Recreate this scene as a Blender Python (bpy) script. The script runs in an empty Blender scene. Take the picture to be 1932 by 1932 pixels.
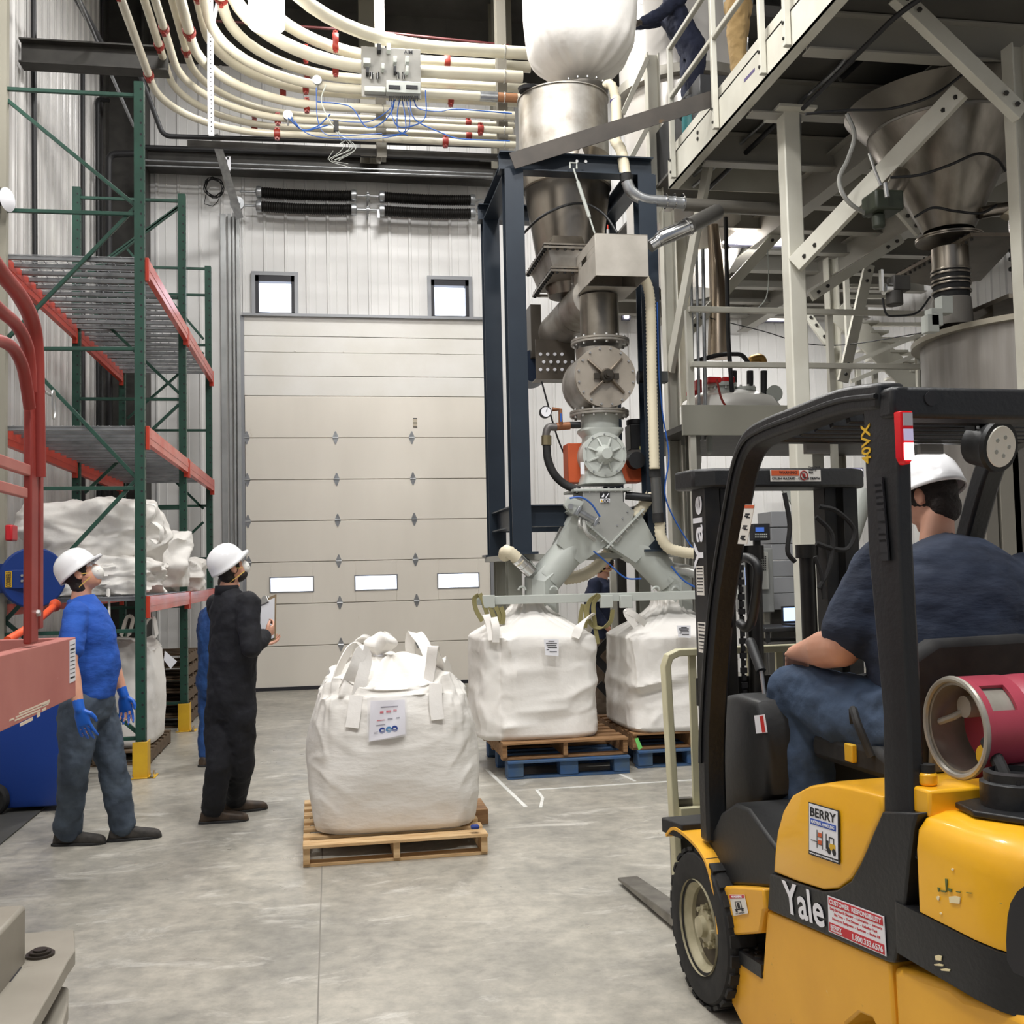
import bpy, math, random
from mathutils import Vector, Matrix, Euler, noise
random.seed(7)
PI = math.pi
V = Vector
SC = bpy.context.scene
COL = SC.collection

# ---------------------------------------------------------------- camera
FPX, CX, HOR, ROLL = 2000.0, 966.0, 112.0, 0.0225
EYE = V((0, 0, 1.65))
_n = V((ROLL, 1, -HOR / FPX)).normalized()
_d = V((-343, HOR + ROLL * 343, FPX)).normalized()
_x = _d.cross(-_n)
MC = Matrix((_x, _d, -_n))                      # photo frame (right, down, forward) -> world
cam_data = bpy.data.cameras.new('camera')
cam = bpy.data.objects.new('camera', cam_data)
COL.objects.link(cam)
cam_data.sensor_width = 36.0
cam_data.lens = FPX / 1932 * 36
cam_data.clip_start = 0.05
cam_data.clip_end = 200
R3 = MC @ Matrix(((1, 0, 0), (0, -1, 0), (0, 0, -1)))
cam.matrix_world = Matrix.Translation(EYE) @ R3.to_4x4()
SC.camera = cam

# ---------------------------------------------------------------- world, lights, exposure
SC.view_settings.view_transform = 'Standard'
SC.view_settings.look = 'None'
SC.view_settings.gamma = 1
SC.view_settings.use_curve_mapping = False
SC.view_settings.exposure = 0.12
w = bpy.data.worlds.new('world')
SC.world = w
w.use_nodes = True
w.node_tree.nodes['Background'].inputs[0].default_value = (0.80, 0.86, 1.0, 1)
w.node_tree.nodes['Background'].inputs[1].default_value = 0.27

def area(loc, size, power, col=(1, 0.985, 0.965), rot=(0, 0, 0), sy=None):
    l = bpy.data.lights.new('high_bay_and_fill_light', 'AREA')
    l.energy = power
    l.size = size
    if sy:
        l.shape = 'RECTANGLE'
        l.size_y = sy
    l.color = col
    o = bpy.data.objects.new('high_bay_and_fill_light', l)
    o.location = loc
    o.rotation_euler = rot
    COL.objects.link(o)
    return o

for lx, ly, pw in ((-1.2, 2.0, 330), (2.6, 1.6, 300), (-1.0, 7.4, 360), (1.4, 5.6, 260), (0.9, 12.4, 330),
                   (5.6, 6.0, 60), (6.0, 13.5, 150)):
    area((lx, ly, 9.3), 1.1, pw)

# ---------------------------------------------------------------- picture helpers
def ray(px, py):
    return MC @ V((px - 966, py - 966, FPX))
def at(px, py, Y):
    v = ray(px, py)
    return EYE + v * (Y / v.y)
def ax(px, py, X):
    v = ray(px, py)
    return EYE + v * (X / v.x)
def az(px, py, Z=0.0):
    v = ray(px, py)
    return EYE + v * ((Z - EYE.z) / v.z)

# ---------------------------------------------------------------- mesh builder
WM = {}
def wm(o):
    return WM.get(o.name, Matrix.Identity(4)) if o else Matrix.Identity(4)

def perp(d):
    d = d.normalized()
    a = V((0, 0, 1)) if abs(d.z) < 0.9 else V((1, 0, 0))
    u = a.cross(d).normalized()
    return u, d.cross(u).normalized()

def smooth_path(pts, n=8, closed=False):
    pts = [V(p) for p in pts]
    out = []
    N = len(pts)
    rng = range(N if closed else N - 1)
    for i in rng:
        if closed:
            p0, p1, p2, p3 = pts[i - 1], pts[i], pts[(i + 1) % N], pts[(i + 2) % N]
        else:
            p1, p2 = pts[i], pts[i + 1]
            p0 = pts[i - 1] if i > 0 else p1 * 2 - p2
            p3 = pts[i + 2] if i + 2 < N else p2 * 2 - p1
        for k in range(n):
            t = k / n
            out.append(0.5 * ((2 * p1) + (p2 - p0) * t + (2 * p0 - 5 * p1 + 4 * p2 - p3) * t * t + (3 * p1 - p0 - 3 * p2 + p3) * t ** 3))
    if not closed:
        out.append(pts[-1])
    return out

def bend_path(pts, r, n=6):
    """straight runs with rounded corners of radius r"""
    pts = [V(p) for p in pts]
    out = [pts[0]]
    for i in range(1, len(pts) - 1):
        a, b, c = pts[i - 1], pts[i], pts[i + 1]
        u, v = (a - b), (c - b)
        rr = min(r, u.length * 0.49, v.length * 0.49)
        u.normalize(); v.normalize()
        p, q = b + u * rr, b + v * rr
        for k in range(n + 1):
            t = k / n
            out.append(p * (1 - t) ** 2 + b * 2 * t * (1 - t) + q * t * t)
    out.append(pts[-1])
    return out

class MB:
    def __init__(s):
        s.v, s.f, s.m = [], [], []
        s.mi = 0
    def add(s, vs, fs):
        o = len(s.v)
        s.v += [V(p) for p in vs]
        s.f += [tuple(i + o for i in f) for f in fs]
        s.m += [s.mi] * len(fs)
        return s
    def box(s, c, size, R=None):
        c = V(c)
        x, y, z = size[0] / 2, size[1] / 2, size[2] / 2
        vs = [V((a * x, b * y, d * z)) for a in (-1, 1) for b in (-1, 1) for d in (-1, 1)]
        if R is not None:
            vs = [R @ p for p in vs]
        return s.add([c + p for p in vs], [(0, 1, 3, 2), (4, 6, 7, 5), (0, 4, 5, 1), (2, 3, 7, 6), (0, 2, 6, 4), (1, 5, 7, 3)])
    def b2(s, p, q):
        p, q = V(p), V(q)
        return s.box((p + q) / 2, [abs(a) for a in (q - p)])
    def bar(s, p, q, w, h, up=(0, 0, 1)):
        p, q = V(p), V(q)
        d = (q - p).normalized()
        up = V(up)
        if abs(d.dot(up)) > 0.98:
            up = V((0, 1, 0))
        sd = d.cross(up).normalized()
        u = sd.cross(d)
        vs = []
        for e in (p, q):
            for a, b in ((-1, -1), (1, -1), (1, 1), (-1, 1)):
                vs.append(e + sd * (a * w / 2) + u * (b * h / 2))
        return s.add(vs, [(0, 3, 2, 1), (4, 5, 6, 7), (0, 1, 5, 4), (1, 2, 6, 5), (2, 3, 7, 6), (3, 0, 4, 7)])
    def tube(s, pts, r, seg=12, cap=True, closed=False, flat=None):
        pts = [V(p) for p in pts]
        n = len(pts)
        rs = r if isinstance(r, (list, tuple)) else [r] * n
        rings = []
        u = None
        for i in range(n):
            if closed:
                d = pts[(i + 1) % n] - pts[i - 1]
            else:
                d = pts[min(i + 1, n - 1)] - pts[max(i - 1, 0)]
            if d.length < 1e-9:
                d = V((0, 0, 1))
            d.normalize()
            if u is None:
                u, v = perp(d)
            else:
                u = (u - d * u.dot(d))
                u = u.normalized() if u.length > 1e-6 else perp(d)[0]
                v = d.cross(u)
            rr = rs[i]
            a, b = (rr, rr) if not isinstance(rr, (list, tuple)) else rr
            rings.append([pts[i] + u * (a * math.cos(2 * PI * k / seg)) + v * (b * math.sin(2 * PI * k / seg)) for k in range(seg)])
        return s.loft(rings, cap, closed)
    def loft(s, rings, cap=True, closed=False):
        n, m = len(rings), len(rings[0])
        vs = [p for r in rings for p in r]
        fs = []
        for i in range(n if closed else n - 1):
            j = (i + 1) % n
            for k in range(m):
                l = (k + 1) % m
                fs.append((i * m + k, i * m + l, j * m + l, j * m + k))
        if cap and not closed:
            fs.append(tuple(range(m - 1, -1, -1)))
            fs.append(tuple((n - 1) * m + k for k in range(m)))
        return s.add(vs, fs)
    def cyl(s, p, q, r, r2=None, seg=20, cap=True):
        p, q = V(p), V(q)
        u, v = perp(q - p)
        r2 = r if r2 is None else r2
        rings = [[e + u * (a * math.cos(2 * PI * k / seg)) + v * (a * math.sin(2 * PI * k / seg)) for k in range(seg)] for e, a in ((p, r), (q, r2))]
        return s.loft(rings, cap)
    def lathe(s, prof, o=(0, 0, 0), d=(0, 0, 1), seg=32, cap=True):
        o, d = V(o), V(d).normalized()
        u, v = perp(d)
        rings = [[o + d * z + u * (max(r, 1e-4) * math.cos(2 * PI * k / seg)) + v * (max(r, 1e-4) * math.sin(2 * PI * k / seg)) for k in range(seg)] for r, z in prof]
        return s.loft(rings, cap)
    def ball(s, c, r, seg=16, rings=10, R=None):
        c = V(c)
        r = r if isinstance(r, (list, tuple)) else (r, r, r)
        rr = []
        for i in range(rings + 1):
            t = PI * i / rings
            t = min(max(t, 0.02), PI - 0.02)
            ring = []
            for k in range(seg):
                p = V((r[0] * math.sin(t) * math.cos(2 * PI * k / seg), r[1] * math.sin(t) * math.sin(2 * PI * k / seg), -r[2] * math.cos(t)))
                if R is not None:
                    p = R @ p
                ring.append(c + p)
            rr.append(ring)
        return s.loft(rr)
    def prism(s, poly, o, U, Vv, W):
        """poly (u,v) list in plane o+uU+vV, extruded by vector W"""
        o, U, Vv, W = V(o), V(U), V(Vv), V(W)
        a = [o + U * p[0] + Vv * p[1] for p in poly]
        b = [p + W for p in a]
        n = len(a)
        return s.add(a + b, [tuple(range(n - 1, -1, -1)), tuple(range(n, 2 * n))] + [(i, (i + 1) % n, n + (i + 1) % n, n + i) for i in range(n)])
    def poly(s, pts, W):
        a = [V(p) for p in pts]
        b = [p + V(W) for p in a]
        n = len(a)
        return s.add(a + b, [tuple(range(n - 1, -1, -1)), tuple(range(n, 2 * n))] + [(i, (i + 1) % n, n + (i + 1) % n, n + i) for i in range(n)])
    def ibeam(s, p, q, w, h, t=0.012, up=(0, 0, 1)):
        p, q = V(p), V(q)
        d = (q - p).normalized()
        up = V(up)
        if abs(d.dot(up)) > 0.98:
            up = V((0, 1, 0))
        sd = d.cross(up).normalized()
        u = sd.cross(d)
        s.bar(p + u * (h / 2 - t / 2), q + u * (h / 2 - t / 2), w, t, u)
        s.bar(p - u * (h / 2 - t / 2), q - u * (h / 2 - t / 2), w, t, u)
        s.bar(p, q, t * 0.8, h - 2 * t, u)
        return s
    def bolt(s, c, d, r=0.012, h=0.012):
        c, d = V(c), V(d).normalized()
        return s.cyl(c, c + d * h, r, r * 0.9, 6)
    def build(s, name, mat, parent=None, ang=35, bevel=0, flat=False, mods=None):
        me = bpy.data.meshes.new(name)
        T = wm(parent).inverted() if parent else Matrix.Identity(4)
        me.from_pydata([tuple(T @ p) for p in s.v], [], s.f)
        for mm in (mat if isinstance(mat, (list, tuple)) else [mat]):
            me.materials.append(mm)
        me.polygons.foreach_set('material_index', s.m)
        me.update()
        if not flat:
            me.polygons.foreach_set('use_smooth', [True] * len(s.f))
            try:
                me.set_sharp_from_angle(angle=math.radians(ang))
            except Exception:
                pass
        o = bpy.data.objects.new(name, me)
        COL.objects.link(o)
        if parent:
            o.parent = parent
            WM[o.name] = wm(parent)
        if bevel:
            b = o.modifiers.new('bevel', 'BEVEL')
            b.width = bevel
            b.segments = 2
            b.limit_method = 'ANGLE'
            b.angle_limit = math.radians(40)
        return o

def tag(o, label=None, cat=None, group=None, kind=None):
    if label: o['label'] = label
    if cat: o['category'] = cat
    if group: o['group'] = group
    if kind: o['kind'] = kind
    return o
def thing(name, loc, label, cat, group=None, rz=0.0):
    o = bpy.data.objects.new(name, None)
    o.empty_display_size = 0.1
    o.location = loc
    o.rotation_euler = (0, 0, rz)
    COL.objects.link(o)
    WM[o.name] = Matrix.Translation(V(loc)) @ Matrix.Rotation(rz, 4, 'Z')
    return tag(o, label, cat, group)
def copy_tree(o, parent=None, loc=None, rz=None, label=None):
    c = o.copy()
    COL.objects.link(c)
    if parent is not None:
        c.parent = parent
    if loc is not None: c.location = loc
    if rz is not None: c.rotation_euler = (0, 0, rz)
    if label: c['label'] = label
    for ch in list(o.children):
        copy_tree(ch, c)
    return c
def struct(o):
    o['kind'] = 'structure'
    return o

# ---------------------------------------------------------------- materials
def srgb(r, g=None, b=None):
    if g is None: r, g, b = r
    f = lambda c: (c / 255 / 12.92) if c / 255 <= 0.04045 else ((c / 255 + 0.055) / 1.055) ** 2.4
    return (f(r), f(g), f(b), 1)
def mat(name, c, rough=0.5, metal=0.0, c2=None, nscale=4.0, amt=0.5, bump=0.0, bscale=30.0, emit=None, alpha=None,
        trans=0.0, coat=0.0, stretch=None, detail=5, spots=None, lo=0.35, hi=0.65, bdist=0.01, sheen=0, coords='Object'):
    m = bpy.data.materials.new(name)
    m.use_nodes = True
    nt = m.node_tree
    N, L = nt.nodes, nt.links
    b = N['Principled BSDF']
    b.inputs['Base Color'].default_value = srgb(c)
    b.inputs['Roughness'].default_value = rough
    b.inputs['Metallic'].default_value = metal
    if coat: b.inputs['Coat Weight'].default_value = coat
    if sheen: b.inputs['Sheen Weight'].default_value = sheen
    if trans:
        b.inputs['Transmission Weight'].default_value = trans
    if alpha is not None:
        b.inputs['Alpha'].default_value = alpha
    tc = N.new('ShaderNodeTexCoord')
    mp = N.new('ShaderNodeMapping')
    L.new(tc.outputs[coords], mp.inputs[0])
    if stretch: mp.inputs['Scale'].default_value = stretch
    last = None
    if c2:
        nz = N.new('ShaderNodeTexNoise')
        nz.inputs['Scale'].default_value = nscale
        nz.inputs['Detail'].default_value = detail
        L.new(mp.outputs[0], nz.inputs['Vector'])
        cr = N.new('ShaderNodeValToRGB')
        cr.color_ramp.elements[0].position = lo
        cr.color_ramp.elements[1].position = hi
        cr.color_ramp.elements[0].color = srgb(c)
        cr.color_ramp.elements[1].color = srgb(c2)
        L.new(nz.outputs[0], cr.inputs[0])
        last = cr.outputs[0]
    if spots:                                    # (colour, scale, threshold)
        for sc_, ss, th in spots:
            n2 = N.new('ShaderNodeTexNoise')
            n2.inputs['Scale'].default_value = ss
            n2.inputs['Detail'].default_value = 8
            n2.inputs['Roughness'].default_value = 0.65
            L.new(mp.outputs[0], n2.inputs['Vector'])
            r2 = N.new('ShaderNodeMapRange')
            r2.inputs[1].default_value = th
            r2.inputs[2].default_value = th + 0.06
            L.new(n2.outputs[0], r2.inputs[0])
            mx = N.new('ShaderNodeMix')
            mx.data_type = 'RGBA'
            L.new(r2.outputs[0], mx.inputs[0])
            if last: L.new(last, mx.inputs[6])
            else: mx.inputs[6].default_value = srgb(c)
            mx.inputs[7].default_value = srgb(sc_)
            last = mx.outputs[2]
    if last: L.new(last, b.inputs['Base Color'])
    if bump:
        n3 = N.new('ShaderNodeTexNoise')
        n3.inputs['Scale'].default_value = bscale
        n3.inputs['Detail'].default_value = 6
        L.new(mp.outputs[0], n3.inputs['Vector'])
        bp = N.new('ShaderNodeBump')
        bp.inputs['Strength'].default_value = bump
        bp.inputs['Distance'].default_value = bdist
        L.new(n3.outputs[0], bp.inputs['Height'])
        L.new(bp.outputs[0], b.inputs['Normal'])
    if emit:
        b.inputs['Emission Color'].default_value = srgb(emit[0])
        b.inputs['Emission Strength'].default_value = emit[1]
    return m

M = {}
M['wall'] = mat('painted_wall_panel', (228, 227, 225), 0.33, c2=(218, 217, 215), nscale=1.2)
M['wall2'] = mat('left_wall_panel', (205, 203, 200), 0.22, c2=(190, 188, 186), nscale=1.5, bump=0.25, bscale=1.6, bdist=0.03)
M['door'] = mat('door_panel', (238, 232, 221), 0.4, c2=(231, 225, 214), nscale=1.5, spots=[((196, 178, 150), 2.2, 0.70)], stretch=(1, 1, 0.25))
M['doortop'] = mat('flashing_panel', (238, 236, 231), 0.35, c2=(230, 227, 219), nscale=1.5, bump=0.4, bscale=1.2, bdist=0.03, spots=[((200, 186, 160), 1.6, 0.68)])
M['steel'] = mat('galvanised_steel', (176, 178, 180), 0.35, 0.8, c2=(150, 152, 154), nscale=12)
M['stain'] = mat('stainless_steel', (186, 182, 176), 0.46, 0.8, c2=(150, 144, 134), nscale=5, bump=0.05, bscale=14, spots=[((120, 112, 100), 7, 0.66)])
M['staindk'] = mat('stainless_cone', (168, 160, 148), 0.30, 0.95, c2=(120, 112, 102), nscale=3, stretch=(1, 1, .3))
M['darkbeam'] = mat('dark_structural_steel', (62, 60, 56), 0.6, 0.2, c2=(50, 48, 45), nscale=6)
M['black'] = mat('black_iron', (28, 28, 30), 0.5, 0.1)
M['rubber'] = mat('black_rubber', (24, 24, 25), 0.75, c2=(38, 37, 36), nscale=20)
M['spring'] = mat('oiled_spring_steel', (26, 24, 22), 0.45, 0.5)
M['creampipe'] = mat('cream_painted_pipe', (204, 199, 180), 0.3, c2=(194, 188, 170), nscale=3)
M['redclamp'] = mat('red_pipe_clamp', (138, 42, 32), 0.45)
M['green'] = mat('green_rack_paint', (28, 66, 54), 0.45, c2=(34, 76, 62), nscale=5)
M['greige'] = mat('grey_rack_post', (150, 146, 132), 0.5)
M['orange'] = mat('orange_beam', (206, 70, 48), 0.35, c2=(194, 62, 44), nscale=4)
M['pinkbeam'] = mat('orange_beam_pink_sheen', (212, 82, 66), 0.25, c2=(216, 110, 100), nscale=2)  # pinkish highlight of the near beams put into the colour
M['yellowguard'] = mat('yellow_guard', (222, 178, 40), 0.5, c2=(210, 165, 40), nscale=8)
M['navy'] = mat('navy_frame_steel', (34, 43, 54), 0.4, 0.1, c2=(39, 49, 60), nscale=3)
M['white'] = mat('white_structure_paint', (206, 204, 192), 0.42, c2=(196, 193, 180), nscale=3)
M['greyp'] = mat('light_grey_paint', (186, 190, 184), 0.38, c2=(178, 182, 176), nscale=4)
M['bagw'] = mat('woven_white_fabric', (234, 231, 226), 0.75, c2=(226, 222, 216), nscale=3, bump=0.35, bscale=9, bdist=0.02)
M['paper'] = mat('white_paper', (235, 235, 240), 0.5)
M['ink'] = mat('black_ink', (30, 30, 34), 0.6)
M['wood'] = mat('new_pallet_wood', (214, 184, 140), 0.7, c2=(190, 152, 104), nscale=5, stretch=(1, 6, 6), bump=0.2, bscale=40)
M['woodold'] = mat('old_pallet_wood', (160, 122, 82), 0.75, c2=(122, 88, 56), nscale=6, stretch=(1, 6, 6), bump=0.2, bscale=40)
M['bluewood'] = mat('blue_pallet_wood', (46, 84, 132), 0.7, c2=(70, 92, 116), nscale=7, spots=[((150, 150, 146), 9, 0.66)])
M['hose'] = mat('cream_hose', (218, 208, 182), 0.5)
M['greyhose'] = mat('clear_hose', (170, 170, 165), 0.25, 0.3)
M['blueair'] = mat('blue_air_line', (40, 90, 170), 0.4)
M['wire'] = mat('black_cable', (22, 22, 24), 0.5)
M['chrome'] = mat('bright_metal', (205, 205, 205), 0.15, 1.0)
M['zinc'] = mat('zinc_bolt', (190, 190, 188), 0.3, 0.8)
M['glasswin'] = mat('daylight_window_pane', (235, 240, 255), 0.1, emit=((225, 235, 255), 3.2))
M['tubeglow'] = mat('lit_tube_lamp', (255, 250, 245), 0.3, emit=((255, 246, 240), 9.0))
M['winframe'] = mat('black_window_frame', (44, 44, 50), 0.4)
M['trimgrey'] = mat('grey_trim', (150, 152, 156), 0.35, 0.3)
M['track'] = mat('galvanised_track', (188, 190, 190), 0.35, 0.4, c2=(170, 172, 172), nscale=3)
M['ceil'] = mat('dark_roof_deck', (74, 72, 68), 0.7, c2=(60, 58, 54), nscale=2)
M['orangepart'] = mat('orange_guard', (206, 92, 48), 0.5)
M['screen'] = mat('lit_screen', (190, 210, 255), 0.3, emit=((170, 200, 255), 1.6))
# ================================================================ room
XL, YB, XR, ZC = -3.12, 15.85, 8.6, 10.2
def floor_mat():
    m = bpy.data.materials.new('concrete_floor')
    m.use_nodes = True
    N, L = m.node_tree.nodes, m.node_tree.links
    b = N['Principled BSDF']
    tc = N.new('ShaderNodeTexCoord')
    def nz(sc, det=6, rg=0.6, dist=0.0, st=None):
        n = N.new('ShaderNodeTexNoise')
        n.inputs['Scale'].default_value = sc
        n.inputs['Detail'].default_value = det
        n.inputs['Roughness'].default_value = rg
        n.inputs['Distortion'].default_value = dist
        if st:
            mp = N.new('ShaderNodeMapping')
            mp.inputs['Scale'].default_value = st
            L.new(tc.outputs['Object'], mp.inputs[0])
            L.new(mp.outputs[0], n.inputs['Vector'])
        else:
            L.new(tc.outputs['Object'], n.inputs['Vector'])
        return n.outputs[0]
    def ramp(src, a, ca, bb, cb):
        r = N.new('ShaderNodeValToRGB')
        r.color_ramp.elements[0].position = a
        r.color_ramp.elements[0].color = ca
        r.color_ramp.elements[1].position = bb
        r.color_ramp.elements[1].color = cb
        L.new(src, r.inputs[0])
        return r.outputs[0]
    def mix(f, a, c, mode='MIX'):
        x = N.new('ShaderNodeMix')
        x.data_type = 'RGBA'
        x.blend_type = mode
        if isinstance(f, float): x.inputs[0].default_value = f
        else: L.new(f, x.inputs[0])
        for i, s in ((6, a), (7, c)):
            if isinstance(s, tuple): x.inputs[i].default_value = s
            else: L.new(s, x.inputs[i])
        return x.outputs[2]
    base = ramp(nz(1.1, 6, 0.62, 0.4), 0.32, srgb(146, 144, 138), 0.68, srgb(184, 180, 171))
    fine = ramp(nz(9, 8, 0.7), 0.3, srgb(128, 127, 122), 0.7, srgb(212, 208, 200))
    c = mix(0.55, base, fine, 'OVERLAY')
    dust = ramp(nz(2.4, 9, 0.72, 0.6, (0.7, 1.6, 1)), 0.56, (0, 0, 0, 1), 0.74, (1, 1, 1, 1))
    c = mix(dust, c, srgb(214, 211, 202))
    dark = ramp(nz(5.5, 8, 0.75, 0.5), 0.57, (0, 0, 0, 1), 0.72, (.6, .6, .6, 1))
    c = mix(dark, c, srgb(122, 119, 112))
    L.new(c, b.inputs['Base Color'])
    r = ramp(nz(3, 5, 0.6), 0.3, (.26, .26, .26, 1), 0.7, (.46, .46, .46, 1))
    L.new(r, b.inputs['Roughness'])
    bp = N.new('ShaderNodeBump')
    bp.inputs['Strength'].default_value = 0.08
    bp.inputs['Distance'].default_value = 0.01
    L.new(nz(14, 6), bp.inputs['Height'])
    L.new(bp.outputs[0], b.inputs['Normal'])
    return m
M['floor'] = floor_mat()
mb = MB(); mb.box((2.75, 6.0, -0.1), (12.2, 20.4, 0.2))
struct(mb.build('floor', M['floor']))
mb = MB(); mb.box((2.75, 6.0, ZC + 0.1), (12.2, 20.4, 0.2))
struct(mb.build('ceiling', M['ceil']))

def ribbed(a, b, z0, z1, nrm, mt, name, period=0.307, off=0.0, holes=()):
    """vertical ribbed wall from a to b; holes: (s0,s1,z0,z1) along the wall"""
    a, b, nrm = V(a), V(b), V(nrm)
    d = (b - a); Lw = d.length; d.normalize()
    prof = []
    s = off
    xs = [(0.0, 0.0)]
    while s < Lw:
        for ds, h in ((0, 0), (0.012, 0.022), (0.042, 0.022), (0.054, 0), (0.15, 0), (0.153, 0.005), (0.160, 0.005), (0.163, 0)):
            if 0 < s + ds < Lw:
                xs.append((s + ds, h))
        s += period
    xs.append((Lw, 0.0))
    for h in holes:
        for e in (h[0], h[1]):
            xs.append((e, 0.0))
    xs.sort(key=lambda t: t[0])
    zs = sorted({z0, z1} | {h[2] for h in holes} | {h[3] for h in holes})
    mb = MB()
    nz_ = len(zs)
    vs = []
    for (sx, h) in xs:
        for z in zs:
            vs.append(a + d * sx + nrm * h + V((0, 0, z)))
    fs = []
    for i in range(len(xs) - 1):
        for j in range(nz_ - 1):
            sm, zm = (xs[i][0] + xs[i + 1][0]) / 2, (zs[j] + zs[j + 1]) / 2
            if any(h[0] < sm < h[1] and h[2] < zm < h[3] for h in holes):
                continue
            fs.append((i * nz_ + j, (i + 1) * nz_ + j, (i + 1) * nz_ + j + 1, i * nz_ + j + 1))
    mb.add(vs, fs)
    # solid core behind the sheet
    hs = sorted(holes, key=lambda h: h[0])
    def core(s0, s1, za, zb):
        if s1 - s0 > 1e-4 and zb - za > 1e-4:
            p = a + d * s0 + V((0, 0, za)) - nrm * 0.002
            q = a + d * s1 + V((0, 0, zb)) - nrm * 0.16
            mb.b2(p, q)
    cur = 0.0
    for h in hs:
        core(cur, h[0], z0, z1); core(h[0], h[1], z0, h[2]); core(h[0], h[1], h[3], z1); cur = h[1]
    core(cur, Lw, z0, z1)
    return struct(mb.build(name, mt))

# back wall with door opening and two windows
dL, dR = at(461, 700, YB).x, at(917, 700, YB).x
dT = at(690, 748, YB).z
hT = at(690, 600, YB).z
w1 = (at(482, 560, YB).x, at(556, 560, YB).x)
w2 = (at(813, 560, YB).x, at(884, 560, YB).x)
wz0, wz1 = at(520, 597, YB).z, at(520, 521, YB).z
s0 = XL
holes = [(dL - s0, dR - s0, -0.01, hT), (w1[0] - s0, w1[1] - s0, wz0, wz1), (w2[0] - s0, w2[1] - s0, wz0, wz1)]
holes = [(dL - s0, dR - s0, 0.0, hT)]
ribbed((XL, YB, 0), (dL, YB, 0), 0, hT, (0, -1, 0), M['wall'], 'wall_back_left', off=0.05)
ribbed((dR, YB, 0), (XR, YB, 0), 0, hT, (0, -1, 0), M['wall'], 'wall_back_right', off=0.1)
ribbed((XL, YB, 0), (XR, YB, 0), hT, 9.25, (0, -1, 0), M['wall'], 'wall_back', off=0.05,
       holes=[(w1[0] - s0, w1[1] - s0, hT + 0.02, wz1), (w2[0] - s0, w2[1] - s0, hT + 0.02, wz1)])
mb = MB(); mb.b2((XL, YB, 9.25), (XR, YB + 0.16, ZC))
for i in range(12):
    mb.b2((XL + i * 1.0, YB - 0.02, 9.25), (XL + i * 1.0 + 0.05, YB, ZC))
struct(mb.build('wall_back_upper', M['ceil']))
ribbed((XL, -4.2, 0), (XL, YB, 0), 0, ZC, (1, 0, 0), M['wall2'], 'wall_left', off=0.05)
ribbed((XR, -4.2, 0), (XR, YB, 0), 0, ZC, (-1, 0, 0), M['wall'], 'wall_right', off=0.05)

# windows
for k, (a, b) in enumerate((w1, w2)):
    mb = MB()
    z0, z1 = hT + 0.02, wz1
    fo = 0.055
    for p, q in (((a - fo, z0), (a, z1 + fo)), ((b, z0), (b + fo, z1 + fo)), ((a, z1), (b, z1 + fo))):
        mb.b2((p[0], YB - 0.05, p[1]), (q[0], YB + 0.02, q[1]))
    o = struct(mb.build('window_%d' % (k + 1), M['trimgrey']))
    mb = MB()
    t = 0.05
    for p, q in (((a, z0), (a + t, z1)), ((b - t, z0), (b, z1)), ((a, z1 - 0.09), (b, z1)), ((a, z0), (b, z0 + 0.03))):
        mb.b2((p[0], YB - 0.04, p[1]), (q[0], YB + 0.10, q[1]))
    mb.build('window_frame', M['winframe'], o)
    mb = MB(); mb.b2((a, YB + 0.09, z0), (b, YB + 0.11, z1)); mb.build('pane', M['glasswin'], o)

# fixed flashing panels above the overhead door
mb = MB()
zz = [dT] + [at(690, y, YB).z for y in (711, 667, 637)] + [hT]
for i in range(len(zz) - 1):
    mb.b2((dL, YB - 0.012 - 0.006 * (i % 2), zz[i] + 0.004), (dR, YB + 0.1, zz[i + 1] - 0.002))
for i in range(6):
    mb.bolt((dL + 0.03 + i * (dR - dL - .06) / 5, YB - 0.013, zz[2] + 0.02), (0, -1, 0), 0.012, 0.008)
struct(mb.build('trim_1', M['doortop'], bevel=0.004))
mb = MB()
mb.b2((dL - 0.03, YB - 0.08, hT - 0.01), (dR + 0.03, YB, hT + 0.03))
mb.b2((dR, YB - 0.03, 0), (dR + 0.06, YB + 0.02, hT))
mb.b2((dL - 0.05, YB - 0.03, 0), (dL, YB + 0.02, hT))
struct(mb.build('trim_2', M['trimgrey']))

# sectional overhead door
ys = [748, 826, 904, 981, 1057.5, 1135.5, 1214, 1300]
door = MB()
zs = [at(690, y, YB).z for y in ys]; zs[-1] = 0.015
door.b2((dL, YB + 0.03, 0.012), (dR, YB + 0.11, dT))
for i in range(7):
    if i == 4:      # section with three windows
        a = at(690, 1112, YB).z; b = at(690, 1087, YB).z
        xs = [dL + 0.004]
        for px in (511, 590, 671, 748, 827, 902):
            xs.append(at(px, 1100, YB).x)
        xs.append(dR - 0.004)
        for k in range(0, 8, 2):
            door.b2((xs[k], YB - 0.015, zs[i + 1] + 0.005), (xs[k + 1], YB + 0.04, zs[i] - 0.005))
        for k in range(1, 7, 2):
            door.b2((xs[k], YB - 0.015, zs[i + 1] + 0.005), (xs[k + 1], YB + 0.04, a))
            door.b2((xs[k], YB - 0.015, b), (xs[k + 1], YB + 0.04, zs[i] - 0.005))
        wins = (xs, a, b)
    else:
        door.b2((dL + 0.004, YB - 0.015, zs[i + 1] + 0.005), (dR - 0.004, YB + 0.04, zs[i] - 0.005))
dr = struct(door.build('door_1', M['door'], bevel=0.004))
xs, a, b = wins
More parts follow.
